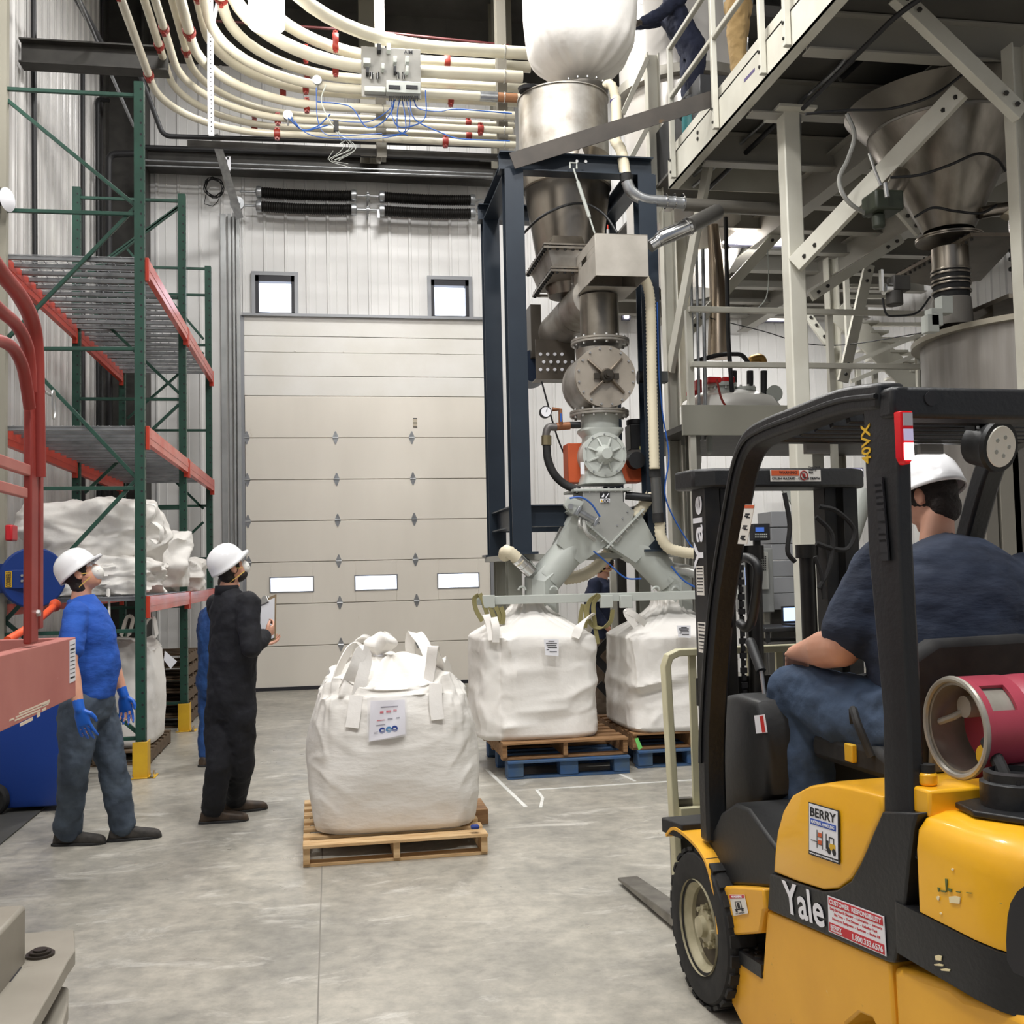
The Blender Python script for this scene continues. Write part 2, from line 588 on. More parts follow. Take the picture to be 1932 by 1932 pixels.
for k in (1, 3, 5):
    mb = MB(); mb.b2((xs[k], YB + 0.0, a), (xs[k + 1], YB + 0.028, b)); mb.build('pane', M['glasswin'], dr)
    mb = MB()
    for p, q in (((xs[k] - .02, a - .02), (xs[k + 1] + .02, a)), ((xs[k] - .02, b), (xs[k + 1] + .02, b + .02)), ((xs[k] - .02, a), (xs[k], b)), ((xs[k + 1], a), (xs[k + 1] + .02, b))):
        mb.b2((p[0], YB - 0.024, p[1]), (q[0], YB - 0.014, q[1]))
    mb.build('window_trim', M['trimgrey'], dr)
for i in range(1, 7):
    for px in (466, 634, 778):
        x = at(px + (i - 1) * (1.0 if px > 500 else 0.6), 900, YB).x
        z = zs[i]
        mb = MB()
        h = 0.095; wd = 0.042
        mb.prism([(-0.008, -h), (0.008, -h), (wd, -0.012), (wd, 0.012), (0.008, h), (-0.008, h), (-wd, 0.012), (-wd, -0.012)], (x, YB - 0.0155, z), (1, 0, 0), (0, 0, 1), (0, -0.006, 0))
        mb.cyl((x - wd, YB - 0.026, z), (x + wd, YB - 0.026, z), 0.009, seg=8)
        mb.build('hinge', M['steel'], dr)
mb = MB(); mb.b2((dL, YB - 0.03, 0.0), (dR, YB + 0.03, 0.05)); mb.build('bottom_seal', M['winframe'], dr)
mb = MB()
x = at(783, 798, YB).x; z = at(783, 798, YB).z
mb.b2((x - .03, YB - .02, z - .07), (x + .03, YB - .0145, z + .07)); mb.build('sticker', mat('beige_sticker', (196, 186, 166), 0.5), dr)
mb = MB()
for dz in (-.065, 0, .065): mb.b2((x - .03, YB - .022, z + dz - .006), (x + .03, YB - .019, z + dz + .006))
mb.build('sticker_print', M['ink'], dr)

# vertical door track and galvanised posts left of the door
mb = MB()
for px, wd, dp in ((452, 0.05, 0.12), (444, 0.03, 0.10), (436, 0.04, 0.06), (424, 0.08, 0.04)):
    x = at(px, 900, YB - dp).x
    mb.b2((x - wd / 2, YB - dp, 0), (x + wd / 2, YB - 0.03, 7.0))
struct(mb.build('trim_3', M['track'], bevel=0.003))

# corner column, girts and upper beams of the back wall
mb = MB(); mb.ibeam((-2.78, YB - 0.33, 0), (-2.78, YB - 0.33, ZC), 0.5, 0.55, 0.03, (1, 0, 0))
struct(mb.build('trim_4', M['darkbeam']))
mb = MB()
zg = at(600, 312, 15.5).z
mb.ibeam((-2.5, 15.55, zg), (4.2, 15.55, zg), 0.28, 0.3, 0.02)
struct(mb.build('trim_5', M['darkbeam']))
for i, (px, wd) in enumerate(((697, 50), (943, 45))):
    x = at(px, 150, 15.3).x
    mb = MB(); mb.ibeam((x, 15.2, zg + 0.0), (x, 15.2, ZC), 0.3, 0.3, 0.02, (0, 1, 0))
    struct(mb.build('trim_%d' % (6 + i), mat('grey_column_%d' % i, (122, 118, 106), 0.5)))
mb = MB()
mb.ibeam((-3.0, 14.2, ZC - 0.25), (XR, 14.2, ZC - 0.25), 0.3, 0.4, 0.02)
mb.ibeam((-3.0, 9.2, ZC - 0.25), (XR, 9.2, ZC - 0.25), 0.3, 0.4, 0.02)
struct(mb.build('trim_8', M['darkbeam']))
# dark rubber mat zone at the left
mb = MB()
mb.b2((XL + 0.05, 3.0, 0.0), (-2.07, 8.55, 0.012))
tag(mb.build('rubber_floor_mat', mat('black_mat', (62, 62, 60), 0.7, c2=(74, 73, 70), nscale=3, spots=[((120, 118, 112), 6, 0.70)]), bevel=0.003), 'black rubber floor mat running beside the left wall', 'mat')
# painted and dusted marks
def stripes(lines, name, label):
    mb = MB()
    for (p, q, wd) in lines:
        a, b = az(*p), az(*q)
        mb.bar(a + V((0, 0, .0015)), b + V((0, 0, .0015)), wd, 0.003)
    return tag(mb.build(name, mat('white_floor_line', (222, 222, 218), 0.6, c2=(205, 204, 198), nscale=20)), label, 'floor marking')
stripes([((1012, 1490), (1322, 1471), .03)], 'floor_line', 'thin white line on the floor in front of the blue pallets')
stripes([((918, 1452), (992, 1523), .03)], 'floor_line', 'white scraped floor line running from beside the large bag to the blue pallets corner')
stripes([((1012, 1490), (1024, 1506), .022), ((1024, 1506), (1020, 1524), .022)], 'floor_line', 'short bent white floor mark right of the scraped line')
stripes([((1170, 1461), (1198, 1474), .025)], 'floor_line', 'short slanting white line between the two pallet stacks')
mb = MB()
a = az(607, 1650); b = az(600, 1925)
mb.bar((a.x, 3.0, 0.0006), (a.x, 15.8, 0.0006), 0.006, 0.0012)
struct(mb.build('trim_9', mat('floor_joint', (128, 124, 116), 0.8)))
# ================================================================ pallet rack
def ribbon(mb, pts, wd, w, t=0.006, n=6, smooth=True):
    """flat strap along pts; wd = width direction (vector or list)"""
    P = smooth_path(pts, n) if smooth else [V(p) for p in pts]
    N = len(P)
    W = wd if isinstance(wd, list) else [wd] * len(pts)
    rings = []
    for i, p in enumerate(P):
        f = i / (N - 1) * (len(W) - 1)
        k = min(int(f), len(W) - 2) if len(W) > 1 else 0
        a = V(W[k]).lerp(V(W[k + 1]), f - k) if len(W) > 1 else V(W[0])
        d = (P[min(i + 1, N - 1)] - P[max(i - 1, 0)]).normalized()
        a = (a - d * a.dot(d)).normalized()
        nn = d.cross(a)
        rings.append([p + a * (w / 2 * sx) + nn * (t / 2 * sy) for sx, sy in ((-1, -1), (1, -1), (1, 1), (-1, 1))])
    mb.loft(rings)
    return mb

RX, RR = -1.585, -2.70
FY = [9.42, 12.1, ax(395, 900, RX).y]
rack = thing('pallet_rack', (RX, 9.42, 0), 'tall green pallet rack with red-orange beams against the left wall', 'rack')
tops_f = [ax(263, 157, RX).z, ax(340, 360, RX).z, ax(388, 492, RX).z]
tops_r = [9.0, at(142, 354, FY[1]).z, at(228, 690, FY[2]).z + 1.2]
PW = 0.08
def post(x, y, h, mt, holes=True, side=1):
    mb = MB()
    # open C column: front web and two flanges
    t = 0.006
    mb.b2((x - PW / 2, y - PW / 2, 0), (x + PW / 2, y - PW / 2 + t, h))
    mb.b2((x + PW / 2 - t, y - PW / 2 + t, 0), (x + PW / 2, y + PW / 2, h))
    mb.b2((x - PW / 2, y - PW / 2 + t, 0), (x - PW / 2 + t, y + PW / 2, h))
    mb.b2((x - 0.06, y - 0.07, 0), (x + 0.06, y + 0.07, 0.008))
    if holes:
        mb.mi = 1
        z = 0.1
        while z < h - 0.05:
            mb.cyl((x + 0.018, y - PW / 2 + 0.001, z), (x + 0.018, y - PW / 2 - 0.0012, z), 0.0105, seg=8)
            mb.cyl((x + PW / 2 - 0.001, y, z), (x + PW / 2 + 0.0012, y, z), 0.0105, seg=8)
            z += 0.1
    return mb.build('post', [mt, M['ink']], rack)
for i in range(3):
    post(RX, FY[i], tops_f[i], M['green'])
    post(RR, FY[i], tops_r[i], M['greige'] if i == 0 else M['green'], holes=(i > 0))
def brace(p, q, w=0.032):
    MB().bar(p, q, w, w, (0, 1, 0)).build('brace', M['green'], rack, bevel=0.003)
def frame_braces(Y, hz, zig):
    for (a, b) in hz:
        brace((RR + .03, Y, a), (RX - .03, Y, b))
    for k in range(len(zig) - 1):
        x0, x1 = (RR + .03, RX - .03) if (k % 2 == 0) else (RX - .03, RR + .03)
        brace((x0, Y + 0.02, zig[k]), (x1, Y + 0.02, zig[k + 1]))
z = lambda px, py, Y: at(px, py, Y).z
Y = FY[0]
frame_braces(Y, [(z(15, 168, Y), z(250, 180, Y)), (z(15, 397, Y), z(250, 404, Y)), (z(15, 658, Y), z(250, 658, Y)), (z(15, 922, Y), z(250, 921, Y)), (0.32, 0.32), (z(250, 1190, Y),) * 2],
             [z(12, 187, Y), z(255, 388, Y) , z(12, 640, Y), z(252, 903, Y), z(13, 1172, Y), 0.36])
Y = FY[1]
zb = [z(240, y, Y) for y in (376, 560, 753, 960)]
frame_braces(Y, [(a, a) for a in zb] + [(1.35, 1.35), (0.3, 0.3)], [zb[0] - .9, zb[0] - .05, ])
frame_braces(Y, [], [z(150, 530, Y), z(338, 390, Y)][:2])
for a, b in (((160, 573), (338, 742)), ((338, 703 + 60), (160, 930)), ((160, 985), (338, 1140))):
    brace(at(*a, Y), at(*b, Y))
Y = FY[2]
zb = [z(300, y, Y) for y in (505, 555, 650, 812, 955, 1055)]
frame_braces(Y, [(a, a) for a in zb] + [(0.3, 0.3)], [])
for a, b in (((240, 470), (384, 640)), ((384, 665), (240, 790)), ((250, 830), (384, 960)), ((384, 985), (240, 1120))):
    brace(at(*a, Y), at(*b, Y))

levels = [(ax(271, 1126, RX + .04).z, 0.135), (ax(272, 802, RX + .04).z, 0.15), (ax(270, 480, RX + .04).z, 0.15)]
for li, (zt, h) in enumerate(levels):
    for bx, xx in ((0, RX + 0.045), (1, RR - 0.0)):
        for k in range(2):
            mb = MB()
            y0, y1 = FY[k] + 0.045, FY[k + 1] - 0.045
            # step beam: box with raised lip and pressed channel line
            mb.b2((xx - 0.02, y0, zt - h), (xx + 0.02, y1, zt))
            mb.b2((xx - 0.03, y0, zt - h), (xx - 0.02, y1, zt - 0.035))
            mb.b2((xx + 0.02, y0, zt - h * 0.62), (xx + 0.023, y1, zt - h * 0.3))
            bm_ = mb.build('beam', M['pinkbeam'] if bx == 0 else M['orange'], rack, bevel=0.004)
            for yy in (y0, y1):
                mb = MB()
                mb.b2((xx - 0.03, yy - 0.02 if yy == y0 else yy - 0.03, zt - h - 0.05), (xx + 0.024, yy + 0.03 if yy == y0 else yy + 0.02, zt + 0.004))
                mb.build('end_plate', M['orange'], bm_, bevel=0.003)
# foot guards
for i, (px, py) in enumerate(((265, 1462), (354, 1378))):
    g = thing('post_guard', (RX, FY[i] - 0.06, 0), 'yellow steel guard bolted to the floor at the foot of the %s green rack post' % ('nearest' if i == 0 else 'second'), 'post guard', 'yellow guards on the rack posts')
    mb = MB()
    x, y = RX, FY[i]
    mb.b2((x - 0.055, y - 0.10, 0), (x + 0.065, y - 0.09, 0.30))
    mb.b2((x + 0.055, y - 0.09, 0), (x + 0.065, y + 0.06, 0.30))
    mb.b2((x - 0.075, y - 0.13, 0.0), (x + 0.12, y - 0.10, 0.01))
    mb.b2((x + 0.065, y - 0.13, 0.0), (x + 0.13, y + 0.06, 0.01))
    mb.build('guard_plate', M['yellowguard'], g, bevel=0.003)
    for bx_, by_ in ((x - 0.06, y - 0.115), (x + 0.1, y - 0.1), (x + 0.1, y + 0.03)):
        mb = MB(); mb.cyl((bx_, by_, 0.01), (bx_, by_, 0.045), 0.009, seg=8); mb.cyl((bx_, by_, 0.01), (bx_, by_, 0.022), 0.017, seg=6)
        mb.build('anchor_bolt', M['zinc'], g)
# wire decks
deckm = mat('deck_galvanised', (150, 152, 154), 0.4, 0.6, c2=(126, 128, 130), nscale=6)
for li in (0, 1, 2):
    zt = levels[li][0]
    for k in range(2):
        y0, y1 = FY[k] + 0.03, FY[k + 1] - 0.03
        d = thing('wire_deck', ((RX + RR) / 2, (y0 + y1) / 2, zt), '%s wire mesh deck laid across the %s bay of the green rack' % (('grey lowest', 'grey middle', 'grey top')[li], ('near', 'far')[k]), 'rack deck', 'wire decks of the pallet rack')
        mb = MB()
        n = int((y1 - y0) / 0.23)
        for i in range(n + 1):
            yy = y0 + 0.03 + (y1 - y0 - 0.06) * i / n
            mb.b2((RR - 0.0, yy - 0.02, zt - 0.034), (RX + 0.02, yy + 0.02, zt - 0.002))
        mb.build('support_channels', deckm, d)
        mb = MB()
        for i in range(13):
            xx = RR - 0.01 + (RX - RR + 0.04) * i / 12
            mb.b2((xx - 0.003, y0, zt + 0.003), (xx + 0.003, y1, zt + 0.009))
        nn = int((y1 - y0) / 0.07)
        for i in range(nn + 1):
            yy = y0 + (y1 - y0) * i / nn
            mb.b2((RR - 0.01, yy - 0.003, zt - 0.002), (RX + 0.03, yy + 0.003, zt + 0.004))
        mb.build('mesh', M['steel'], d)

# ---------------------------------------------------------------- bags
def fbm(p, o=4):
    a, s_, f = 0.0, 1.0, 1.0
    for _ in range(o):
        a += s_ * noise.noise(p * f); f *= 2.0; s_ *= 0.5
    return a
def ridge(p):
    return 1 - min(1, abs(noise.noise(p)) * 3.2)
def crumple(mb, c, size, seed=0, n=44, amp=0.22, flatten=True):
    """soft crumpled fabric heap: folded ellipsoid"""
    c = V(c)
    rings = []
    for i in range(n + 1):
        t = PI * i / n
        t = min(max(t, 0.02), PI - 0.02)
        ring = []
        for k in range(2 * n):
            a = 2 * PI * k / (2 * n)
            d = V((math.sin(t) * math.cos(a), math.sin(t) * math.sin(a), -math.cos(t)))
            q = d * 1.25 + V((seed * 3.1, seed * 1.7, seed))
            r = 1 + amp * fbm(q * .8, 2) + amp * 0.45 * (ridge(q * 1.1) - .5) + amp * 0.2 * (ridge(q * 2.4 + V((5, 1, 2))) - .5) + amp * 0.035 * ridge(q * 5)
            # square it a little
            m_ = max(abs(d.x), abs(d.y), abs(d.z))
            r *= 1.0 / (m_ ** 0.45)
            p = V((d.x * size[0] / 2 * r, d.y * size[1] / 2 * r, d.z * size[2] / 2 * r))
            if flatten and p.z < -size[2] * 0.40:
                p.z = -size[2] * 0.40 + (p.z + size[2] * 0.40) * 0.04
            ring.append(c + p)
        rings.append(ring)
    mb.loft(rings)
    return mb

zt = levels[0][0] + 0.012
def place_bag(name, label, px0, px1, py0, Y, dep, seed, amp, zbase=zt, grp='crumpled white bulk bags on the lowest rack shelf', extra=None):
    a, b = at(px0, 1050, Y), at(px1, 1050, Y)
    top = at((px0 + px1) / 2, py0, Y).z
    h = (top - zbase)
    mb = MB()
    crumple(mb, ((a.x + b.x) / 2, Y, zbase + h * 0.42), ((b.x - a.x) * 0.86, dep, h), seed, amp=amp)
    o = mb.build(name, M['bagw'], ang=60)
    tag(o, label, 'bag', grp)
    return o
b1 = thing('folded_bulk_bag', (-2.2, 10.2, zt), 'large crumpled white bulk bag heaped highest on the rack shelf', 'bag', 'crumpled white bulk bags on the lowest rack shelf')
mb = MB(); crumple(mb, (-2.12, 10.25, zt + 0.56), (1.20, 1.15, 0.62), 2, amp=0.2, flatten=False, n=60)
mb.build('bag_body', M['bagw'], b1, ang=60)
mb = MB()
p = at(287, 950, 9.9)
ribbon(mb, [at(262, 985, 9.8), at(268, 955, 9.75), at(291, 953, 9.75), at(293, 972, 9.75), at(280, 992, 9.8)], V((0, 1, 0.2)), 0.08)
ribbon(mb, [at(290, 985, 9.75), at(305, 1000, 9.7), at(300, 1025, 9.7), at(288, 1018, 9.75)], V((.3, 1, 0.2)), 0.07)
mb.build('lifting_loop', M['bagw'], b1)
mb = MB(); crumple(mb, (-2.0, 10.1, zt + 0.17), (1.1, 1.1, 0.40), 5, amp=0.3, n=56)
tag(mb.build('folded_bulk_bag', M['bagw'], ang=60), 'flattened white bulk bag at the bottom of the heap on the rack shelf', 'bag', 'crumpled white bulk bags on the lowest rack shelf')
mb = MB(); crumple(mb, (-1.98, 9.83, zt + 0.13), (0.55, 0.5, 0.30), 9, amp=0.34, n=50)
tag(mb.build('folded_bulk_bag', M['bagw'], ang=60), 'small wadded white bag at the shelf edge behind the hard hat wearer in blue', 'bag', 'crumpled white bulk bags on the lowest rack shelf')
mb = MB(); crumple(mb, (-1.78, 11.35, zt + 0.30), (0.75, 0.95, 0.62), 13, amp=0.26, n=56)
tag(mb.build('folded_bulk_bag', M['bagw'], ang=60), 'crumpled white bulk bag on the shelf between the first and second rack posts', 'bag', 'crumpled white bulk bags on the lowest rack shelf')
mb = MB(); crumple(mb, (-1.72, 12.75, zt + 0.16), (0.62, 0.9, 0.42), 17, amp=0.3, n=50)
tag(mb.build('folded_bulk_bag', M['bagw'], ang=60), 'white bulk bag slumped on the shelf behind the second rack post', 'bag', 'crumpled white bulk bags on the lowest rack shelf')
mb = MB()
ribbon(mb, [at(203, 1125, 9.55), at(205, 1090, 9.6), at(206, 1150, 9.5), at(207, 1210, 9.5)], V((1, 0, 0)), 0.02, 0.004)
tag(mb.build('twine', M['bagw']), 'thin white cord hanging down from the bag on the rack shelf', 'cord')

def pallet(name, loc, label, group, wood, w=1.02, d=1.22, h=0.13, rz=0.0, boards=7, block=False, cat='pallet'):
    """stringers run along local y (depth); deck boards along x"""
    t = thing(name, loc, label, cat, group, rz)
    Wm = wm(t)
    tb = 0.018
    yw = 0.09
    def bx(mb, c, s):
        mb.box(Wm @ V(c), s, Wm.to_3x3())
    for i in range(boards):
        y = yw / 2 + (d - yw) * i / (boards - 1)
        mb = MB(); bx(mb, (0, y, h - tb / 2), (w, 0.125 if i in (0, boards - 1) else yw, tb))
        mb.build('deck_board', wood, t, bevel=0.002)
    for y in (yw / 2 + .02, d / 2, d - yw / 2 - .02):
        mb = MB(); bx(mb, (0, y, tb / 2), (w, 0.10, tb)); mb.build('bottom_board', wood, t, bevel=0.002)
    if block:
        for x in (-w / 2 + 0.065, 0, w / 2 - 0.065):
            for y in (0.08, d / 2, d - 0.08):
                mb = MB(); bx(mb, (x, y, h / 2), (0.13 if x else 0.15, 0.14, h - 2 * tb)); mb.build('block', wood, t, bevel=0.006)
    else:
        for x in (-w / 2 + 0.02, 0, w / 2 - 0.02):
            mb = MB(); bx(mb, (x, d / 2, h / 2), (0.038, d - 0.004, h - 2 * tb)); mb.build('stringer', wood, t, bevel=0.002)
    return t

# pallet + full bag on the floor inside the near bay
darkwood = mat('dark_pallet_wood', (104, 84, 62), 0.8, c2=(80, 64, 48), nscale=5, stretch=(1, 6, 6))
pallet('pallet', (-2.08, 10.0, 0), 'brown pallet under the filled bag on the floor of the rack', None, darkwood, w=0.95, d=1.25)

def bulkbag(name, loc, label, group, w=1.0, d=1.0, h=0.85, top=None, seed=0, rz=0.0, bulge=0.06, wr=0.006, collar=0.12, mound=0.12, n=150, knot=True, squeeze=1.0, parts=True):
    t = thing(name, loc, label, 'bag', group, rz)
    Wm = wm(t)
    rings = []
    nz = 90
    def sec(a, hw, hd, e):
        c, s = math.cos(a), math.sin(a)
        return V((hw * math.copysign(abs(c) ** (2 / e), c), hd * math.copysign(abs(s) ** (2 / e), s), 0))
    for i in range(nz + 1):
        f = i / nz
        ring = []
        for k in range(n):
            a = 2 * PI * k / n
            # body part f<0.72, collar 0.72-0.82, inner top 0.82-1
            if f <= 0.72:
                g = f / 0.72
                z = h * g
                if g < 0.08: wf = 0.86 + 0.10 * math.sin(g / 0.08 * PI / 2)
                elif g < 0.42: wf = 0.96 + (bulge - .01) * math.sin((g - .08) / .34 * PI / 2)
                else: wf = 0.95 + bulge - (0.06 + bulge) * ((g - 0.42) / 0.58) ** 2.0 * squeeze
                e = 5.0 - 1.6 * math.sin(g * PI) if g < 0.9 else 4.6
                if g < 0.06: z = h * g * 0.5
                p = sec(a, w / 2 * wf, d / 2 * wf, e)
                p.z = z
                cr = abs(math.cos(2 * a))                       # 0 at corners of the square, 1 mid side
                ph = V((math.cos(a) * 1.6, math.sin(a) * 1.6, z * 7 + seed))
                q = wr * (2.2 * fbm(V((math.cos(a) * 2, math.sin(a) * 2, z * 2.5 + seed)), 2) + 1.3 * ridge(ph + V((0, 0, math.sin(3 * a) * .8))) * (0.4 + 0.9 * (1 - cr)) * (0.3 + g))
                nr = V((p.x, p.y, 0)).normalized()
                p += nr * q
                if g > 0.55:                                   # gathers below the collar
                    gg = (g - 0.55) / 0.45
                    p += nr * (0.012 * gg * math.sin(26 * a + 4 * noise.noise(V((a * 3, seed, 0)))) * (0.5 + noise.noise(V((a * 2, z * 3, seed)))))
                p.z += 0.02 * fbm(V((math.cos(a) * 1.5, math.sin(a) * 1.5, seed)), 2) * g
            elif f <= 0.82:
                g = min(1.0, (f - 0.72) / 0.10)
                cr = abs(math.cos(2 * a))
                up = collar * (0.25 + 0.75 * max(0.0, 1 - cr) ** 0.8) + 0.03 * noise.noise(V((a * 2.2, seed, 3)))
                wf = (0.95 + bulge - (0.06 + bulge) * squeeze) * (1 - 0.08 * math.sin(g * PI / 2))
                p = sec(a, w / 2 * wf, d / 2 * wf, 4.2)
                p.z = h + up * math.sin(g * PI / 2)
                nr = V((p.x, p.y, 0)).normalized()
                p += nr * (0.014 * math.sin(22 * a + seed) + 0.02 * fbm(V((a * 3, g, seed)), 2))
            else:
                g = min(1.0, (f - 0.82) / 0.18)
                wf = (0.95 - 0.06 * squeeze) * 0.90 * (1 - g) + 0.03
                p = sec(a, w / 2 * wf, d / 2 * wf, 3.2 - 1.1 * g)
                cr = abs(math.cos(2 * a))
                up = collar * (0.25 + 0.75 * max(0.0, 1 - cr) ** 0.8)
                base = up * (1 - min(1, g * 2.2)) * 0.9 - 0.02 * math.sin(min(1, g * 2.5) * PI)
                p.z = h + base + mound * (1 - (1 - g) ** 2.2)
                fold = math.sin(9 * a + 5 * noise.noise(V((math.cos(a), math.sin(a), seed))))
                p.z += 0.022 * fold * math.sin(g * PI) + 0.02 * fbm(V((p.x * 5, p.y * 5, seed)), 3) * math.sin(g * PI)
            ring.append(Wm @ p)
        rings.append(ring)
    mb = MB(); mb.loft(rings)
    body = mb.build('bag_body', M['bagw'], t, ang=70)
    return t, Wm, body

t, Wm, body = bulkbag('filled_bulk_bag', (-2.08, 10.62, 0.13), 'filled white bulk bag standing on the floor under the rack shelf', None, w=0.98, d=1.05, h=0.86, seed=4, n=110, collar=0.12, mound=0.10)
mb = MB()
ribbon(mb, [at(268, 1195, 10.0), at(277, 1172, 10.0), at(290, 1168, 10.0), at(296, 1200, 10.1)], V((0.2, 1, 0)), 0.08)
ribbon(mb, [at(228, 1200, 10.1), at(240, 1165, 10.15), at(250, 1170, 10.2), at(243, 1200, 10.25)], V((0.2, 1, 0)), 0.08)
mb.build('lifting_loop', M['bagw'], t)
mb = MB(); mb.poly([at(311, 1228, 10.0), at(334, 1248, 10.0), at(322, 1262, 10.0), at(309, 1245, 10.0)], (0, 0.004, 0))
mb.build('paper_label', M['paper'], t)

# stack of dark pallets in the far bay
for k in range(6):
    pallet('pallet', (-1.98, 12.35, 0.137 * k), ('bottom', 'second lowest', 'third lowest', 'third highest', 'second highest', 'topmost')[k] + ' pallet of the dark stack under the far rack bay', 'dark pallets stacked under the rack', darkwood, w=0.8, d=1.0, boards=5)

# ---------------------------------------------------------------- hose reel, alarm box, wall bits
hr = thing('hose_reel', (-2.70, 9.28, 1.6), 'blue hose reel with yellow label beside the red lift post', 'hose reel')
c = at(62, 1090, 9.25)
bl = mat('blue_reel_paint', (18, 52, 120), 0.35)
mb = MB()
R = 0.235
dx = V((0.35, -1, 0)).normalized()
mb.lathe([(0.02, -.08), (R, -.08), (R + .012, -.07), (R, -.06), (R * .55, -.05), (R * .5, .06), (R, .07), (R + .012, .08), (R, .09), (.02, .09)], c, dx, 40)
mb.build('reel_drum', bl, hr)
mb = MB(); mb.lathe([(R * .52, -.045), (R * .82, -.05), (R * .86, 0), (R * .82, .06), (R * .52, .055)], c, dx, 36, cap=False); mb.build('coiled_hose', M['rubber'], hr)
mb = MB(); a = at(4, 1076, 9.1); b = at(56, 1110, 9.1)
mb.b2((a.x, 9.10, b.z), (b.x, 9.13, a.z)); mb.b2((a.x, 9.13, b.z), (a.x + .02, 9.5, a.z))
br = mb.build('bracket', bl, hr, bevel=0.004)
mb = MB(); a2 = at(10, 1078, 9.09); b2_ = at(22, 1108, 9.09)
mb.b2((a2.x, 9.09, b2_.z), (b2_.x, 9.097, a2.z)); mb.build('yellow_label', M['yellowguard'], br)
for px, py in ((42, 1086), (42, 1096)):
    mb = MB(); mb.bolt(at(px, py, 9.10), (0, -1, 0), 0.012); mb.build('bolt', M['zinc'], br)
mb = MB(); mb.b2((-2.78, 9.34, c.z - .12), (-2.66, 9.60, c.z + .12)); mb.build('mounting_plate', bl, hr)

mb = MB(); a = at(9, 990, 9.2); b = at(23, 1020, 9.2); mb.b2((a.x, 9.2, b.z), (b.x, 9.36, a.z))
tag(mb.build('alarm_box', mat('red_plastic', (196, 30, 40), 0.35), bevel=0.012), 'small red box fixed to the grey rack post above the hose reel', 'alarm')
lt = thing('rack_lamp', (-2.8, 9.3, 4.95), 'small round white lamp on the grey post at the left edge', 'lamp')
c = at(20, 376, 9.25)
mb = MB(); mb.lathe([(0.005, 0), (0.06, -.01), (0.10, -.03), (0.012, -.05)], c, (1, -0.4, 0), 24); mb.build('lamp_face', M['paper'], lt)
mb = MB(); mb.cyl(c - V((.03, -.01, 0)), (c.x - .14, 9.36, c.z), 0.03, seg=12); mb.cyl((c.x - .12, 9.3, c.z - .1), (c.x - .12, 9.3, c.z + .12), 0.025, seg=10); mb.build('bracket', M['black'], lt)

# blue bin with wheel
bn = thing('wheeled_bin', (-2.2, 8.35, 0), 'blue wheeled bin behind the legs of the man in the blue shirt', 'bin')
mb = MB(); mb.loft([[V((x * sx - 2.13, y * sy + 8.42, z_)) for x, y in ((-1, -1), (1, -1), (1, 1), (-1, 1))] for z_, sx, sy in ((0.04, .20, .24), (0.10, .22, .26), (1.0, .27, .31), (1.0, .29, .33), (1.04, .29, .33))])
mb.build('bin_body', mat('blue_plastic', (30, 66, 150), 0.4), bn, bevel=0.01)
for sx, xx in ((0, -2.38), (1, -1.88)):
    c = V((xx, 8.16, 0.115))
    mb = MB(); mb.lathe([(0.06, -.025), (.10, -.03), (.115, -.02), (.115, .02), (.10, .03), (.06, .025)], c, (0.35, 1, 0) if sx == 0 else (1, 0, 0), 28)
    wl = mb.build('wheel', M['rubber'], bn)
    mb = MB(); mb.lathe([(0.012, -.035), (.03, -.035), (.06, -.026), (.06, .026), (.012, .03)], c, (0.35, 1, 0) if sx == 0 else (1, 0, 0), 18); mb.build('hub', mat('grey_hub_%d' % sx, (84, 84, 86), 0.5), wl)

# ---------------------------------------------------------------- red work lift
redp = mat('faded_red_paint', (158, 58, 50), 0.5, c2=(142, 48, 42), nscale=5, spots=[((212, 196, 180), 9, 0.72)])
pinkp = mat('faded_pink_paint', (190, 118, 108), 0.55, c2=(180, 106, 98), nscale=3, spots=[((214, 176, 166), 14, 0.68)])
LX = -1.30
lf = thing('scissor_lift', (LX - 0.5, 4.5, 0), 'faded red scissor lift platform with rails at the left edge', 'lift')
ye = ax(143, 1250, LX).y
def lx(px, py, dx=0.0): return ax(px, py, LX + dx)
zt_, zb_ = lx(143, 1202).z, lx(143, 1314).z
mb = MB(); mb.b2((LX - 0.03, 2.2, zb_), (LX, ye, zt_)); mb.b2((LX - 0.75, ye - .03, zb_), (LX - .03, ye, zt_))
mb.b2((LX - 0.07, 2.2, zt_ - .012), (LX - .0301, ye - .03, zt_))
pn = mb.build('platform_side', pinkp, lf, bevel=0.005)
mb = MB(); mb.b2((LX - 0.75, 2.2, zb_ + .02), (LX - .03, ye - .03, zb_ + .06)); mb.build('deck', M['darkbeam'], lf)
mb = MB(); mb.bar((LX - .2, 2.2, zb_ - .03), (LX - .2, ye - .1, zb_ - .03), 0.10, 0.05)
for s_ in (0, 1):
    mb.bar((LX - 0.8 - s_ * .1, 2.4, 0.35 if s_ else 1.0), (LX - 0.8 - s_ * .1, ye - .2, 1.0 if s_ else 0.35), 0.05, 0.1)
mb.build('scissor_arm', mat('dark_red', (90, 34, 30), 0.5), lf)
mb = MB(); mb.b2((LX - 1.2, 2.2, 0.12), (LX - .75, ye - .35, 0.40)); mb.build('chassis', mat('lift_chassis', (96, 92, 86), .5), lf, bevel=0.02)
for yy in (2.6, ye - .55):
    mb = MB(); mb.cyl((LX - .85, yy, .16), (LX - .73, yy, .16), .16, seg=28); mb.build('wheel', M['rubber'], lf)
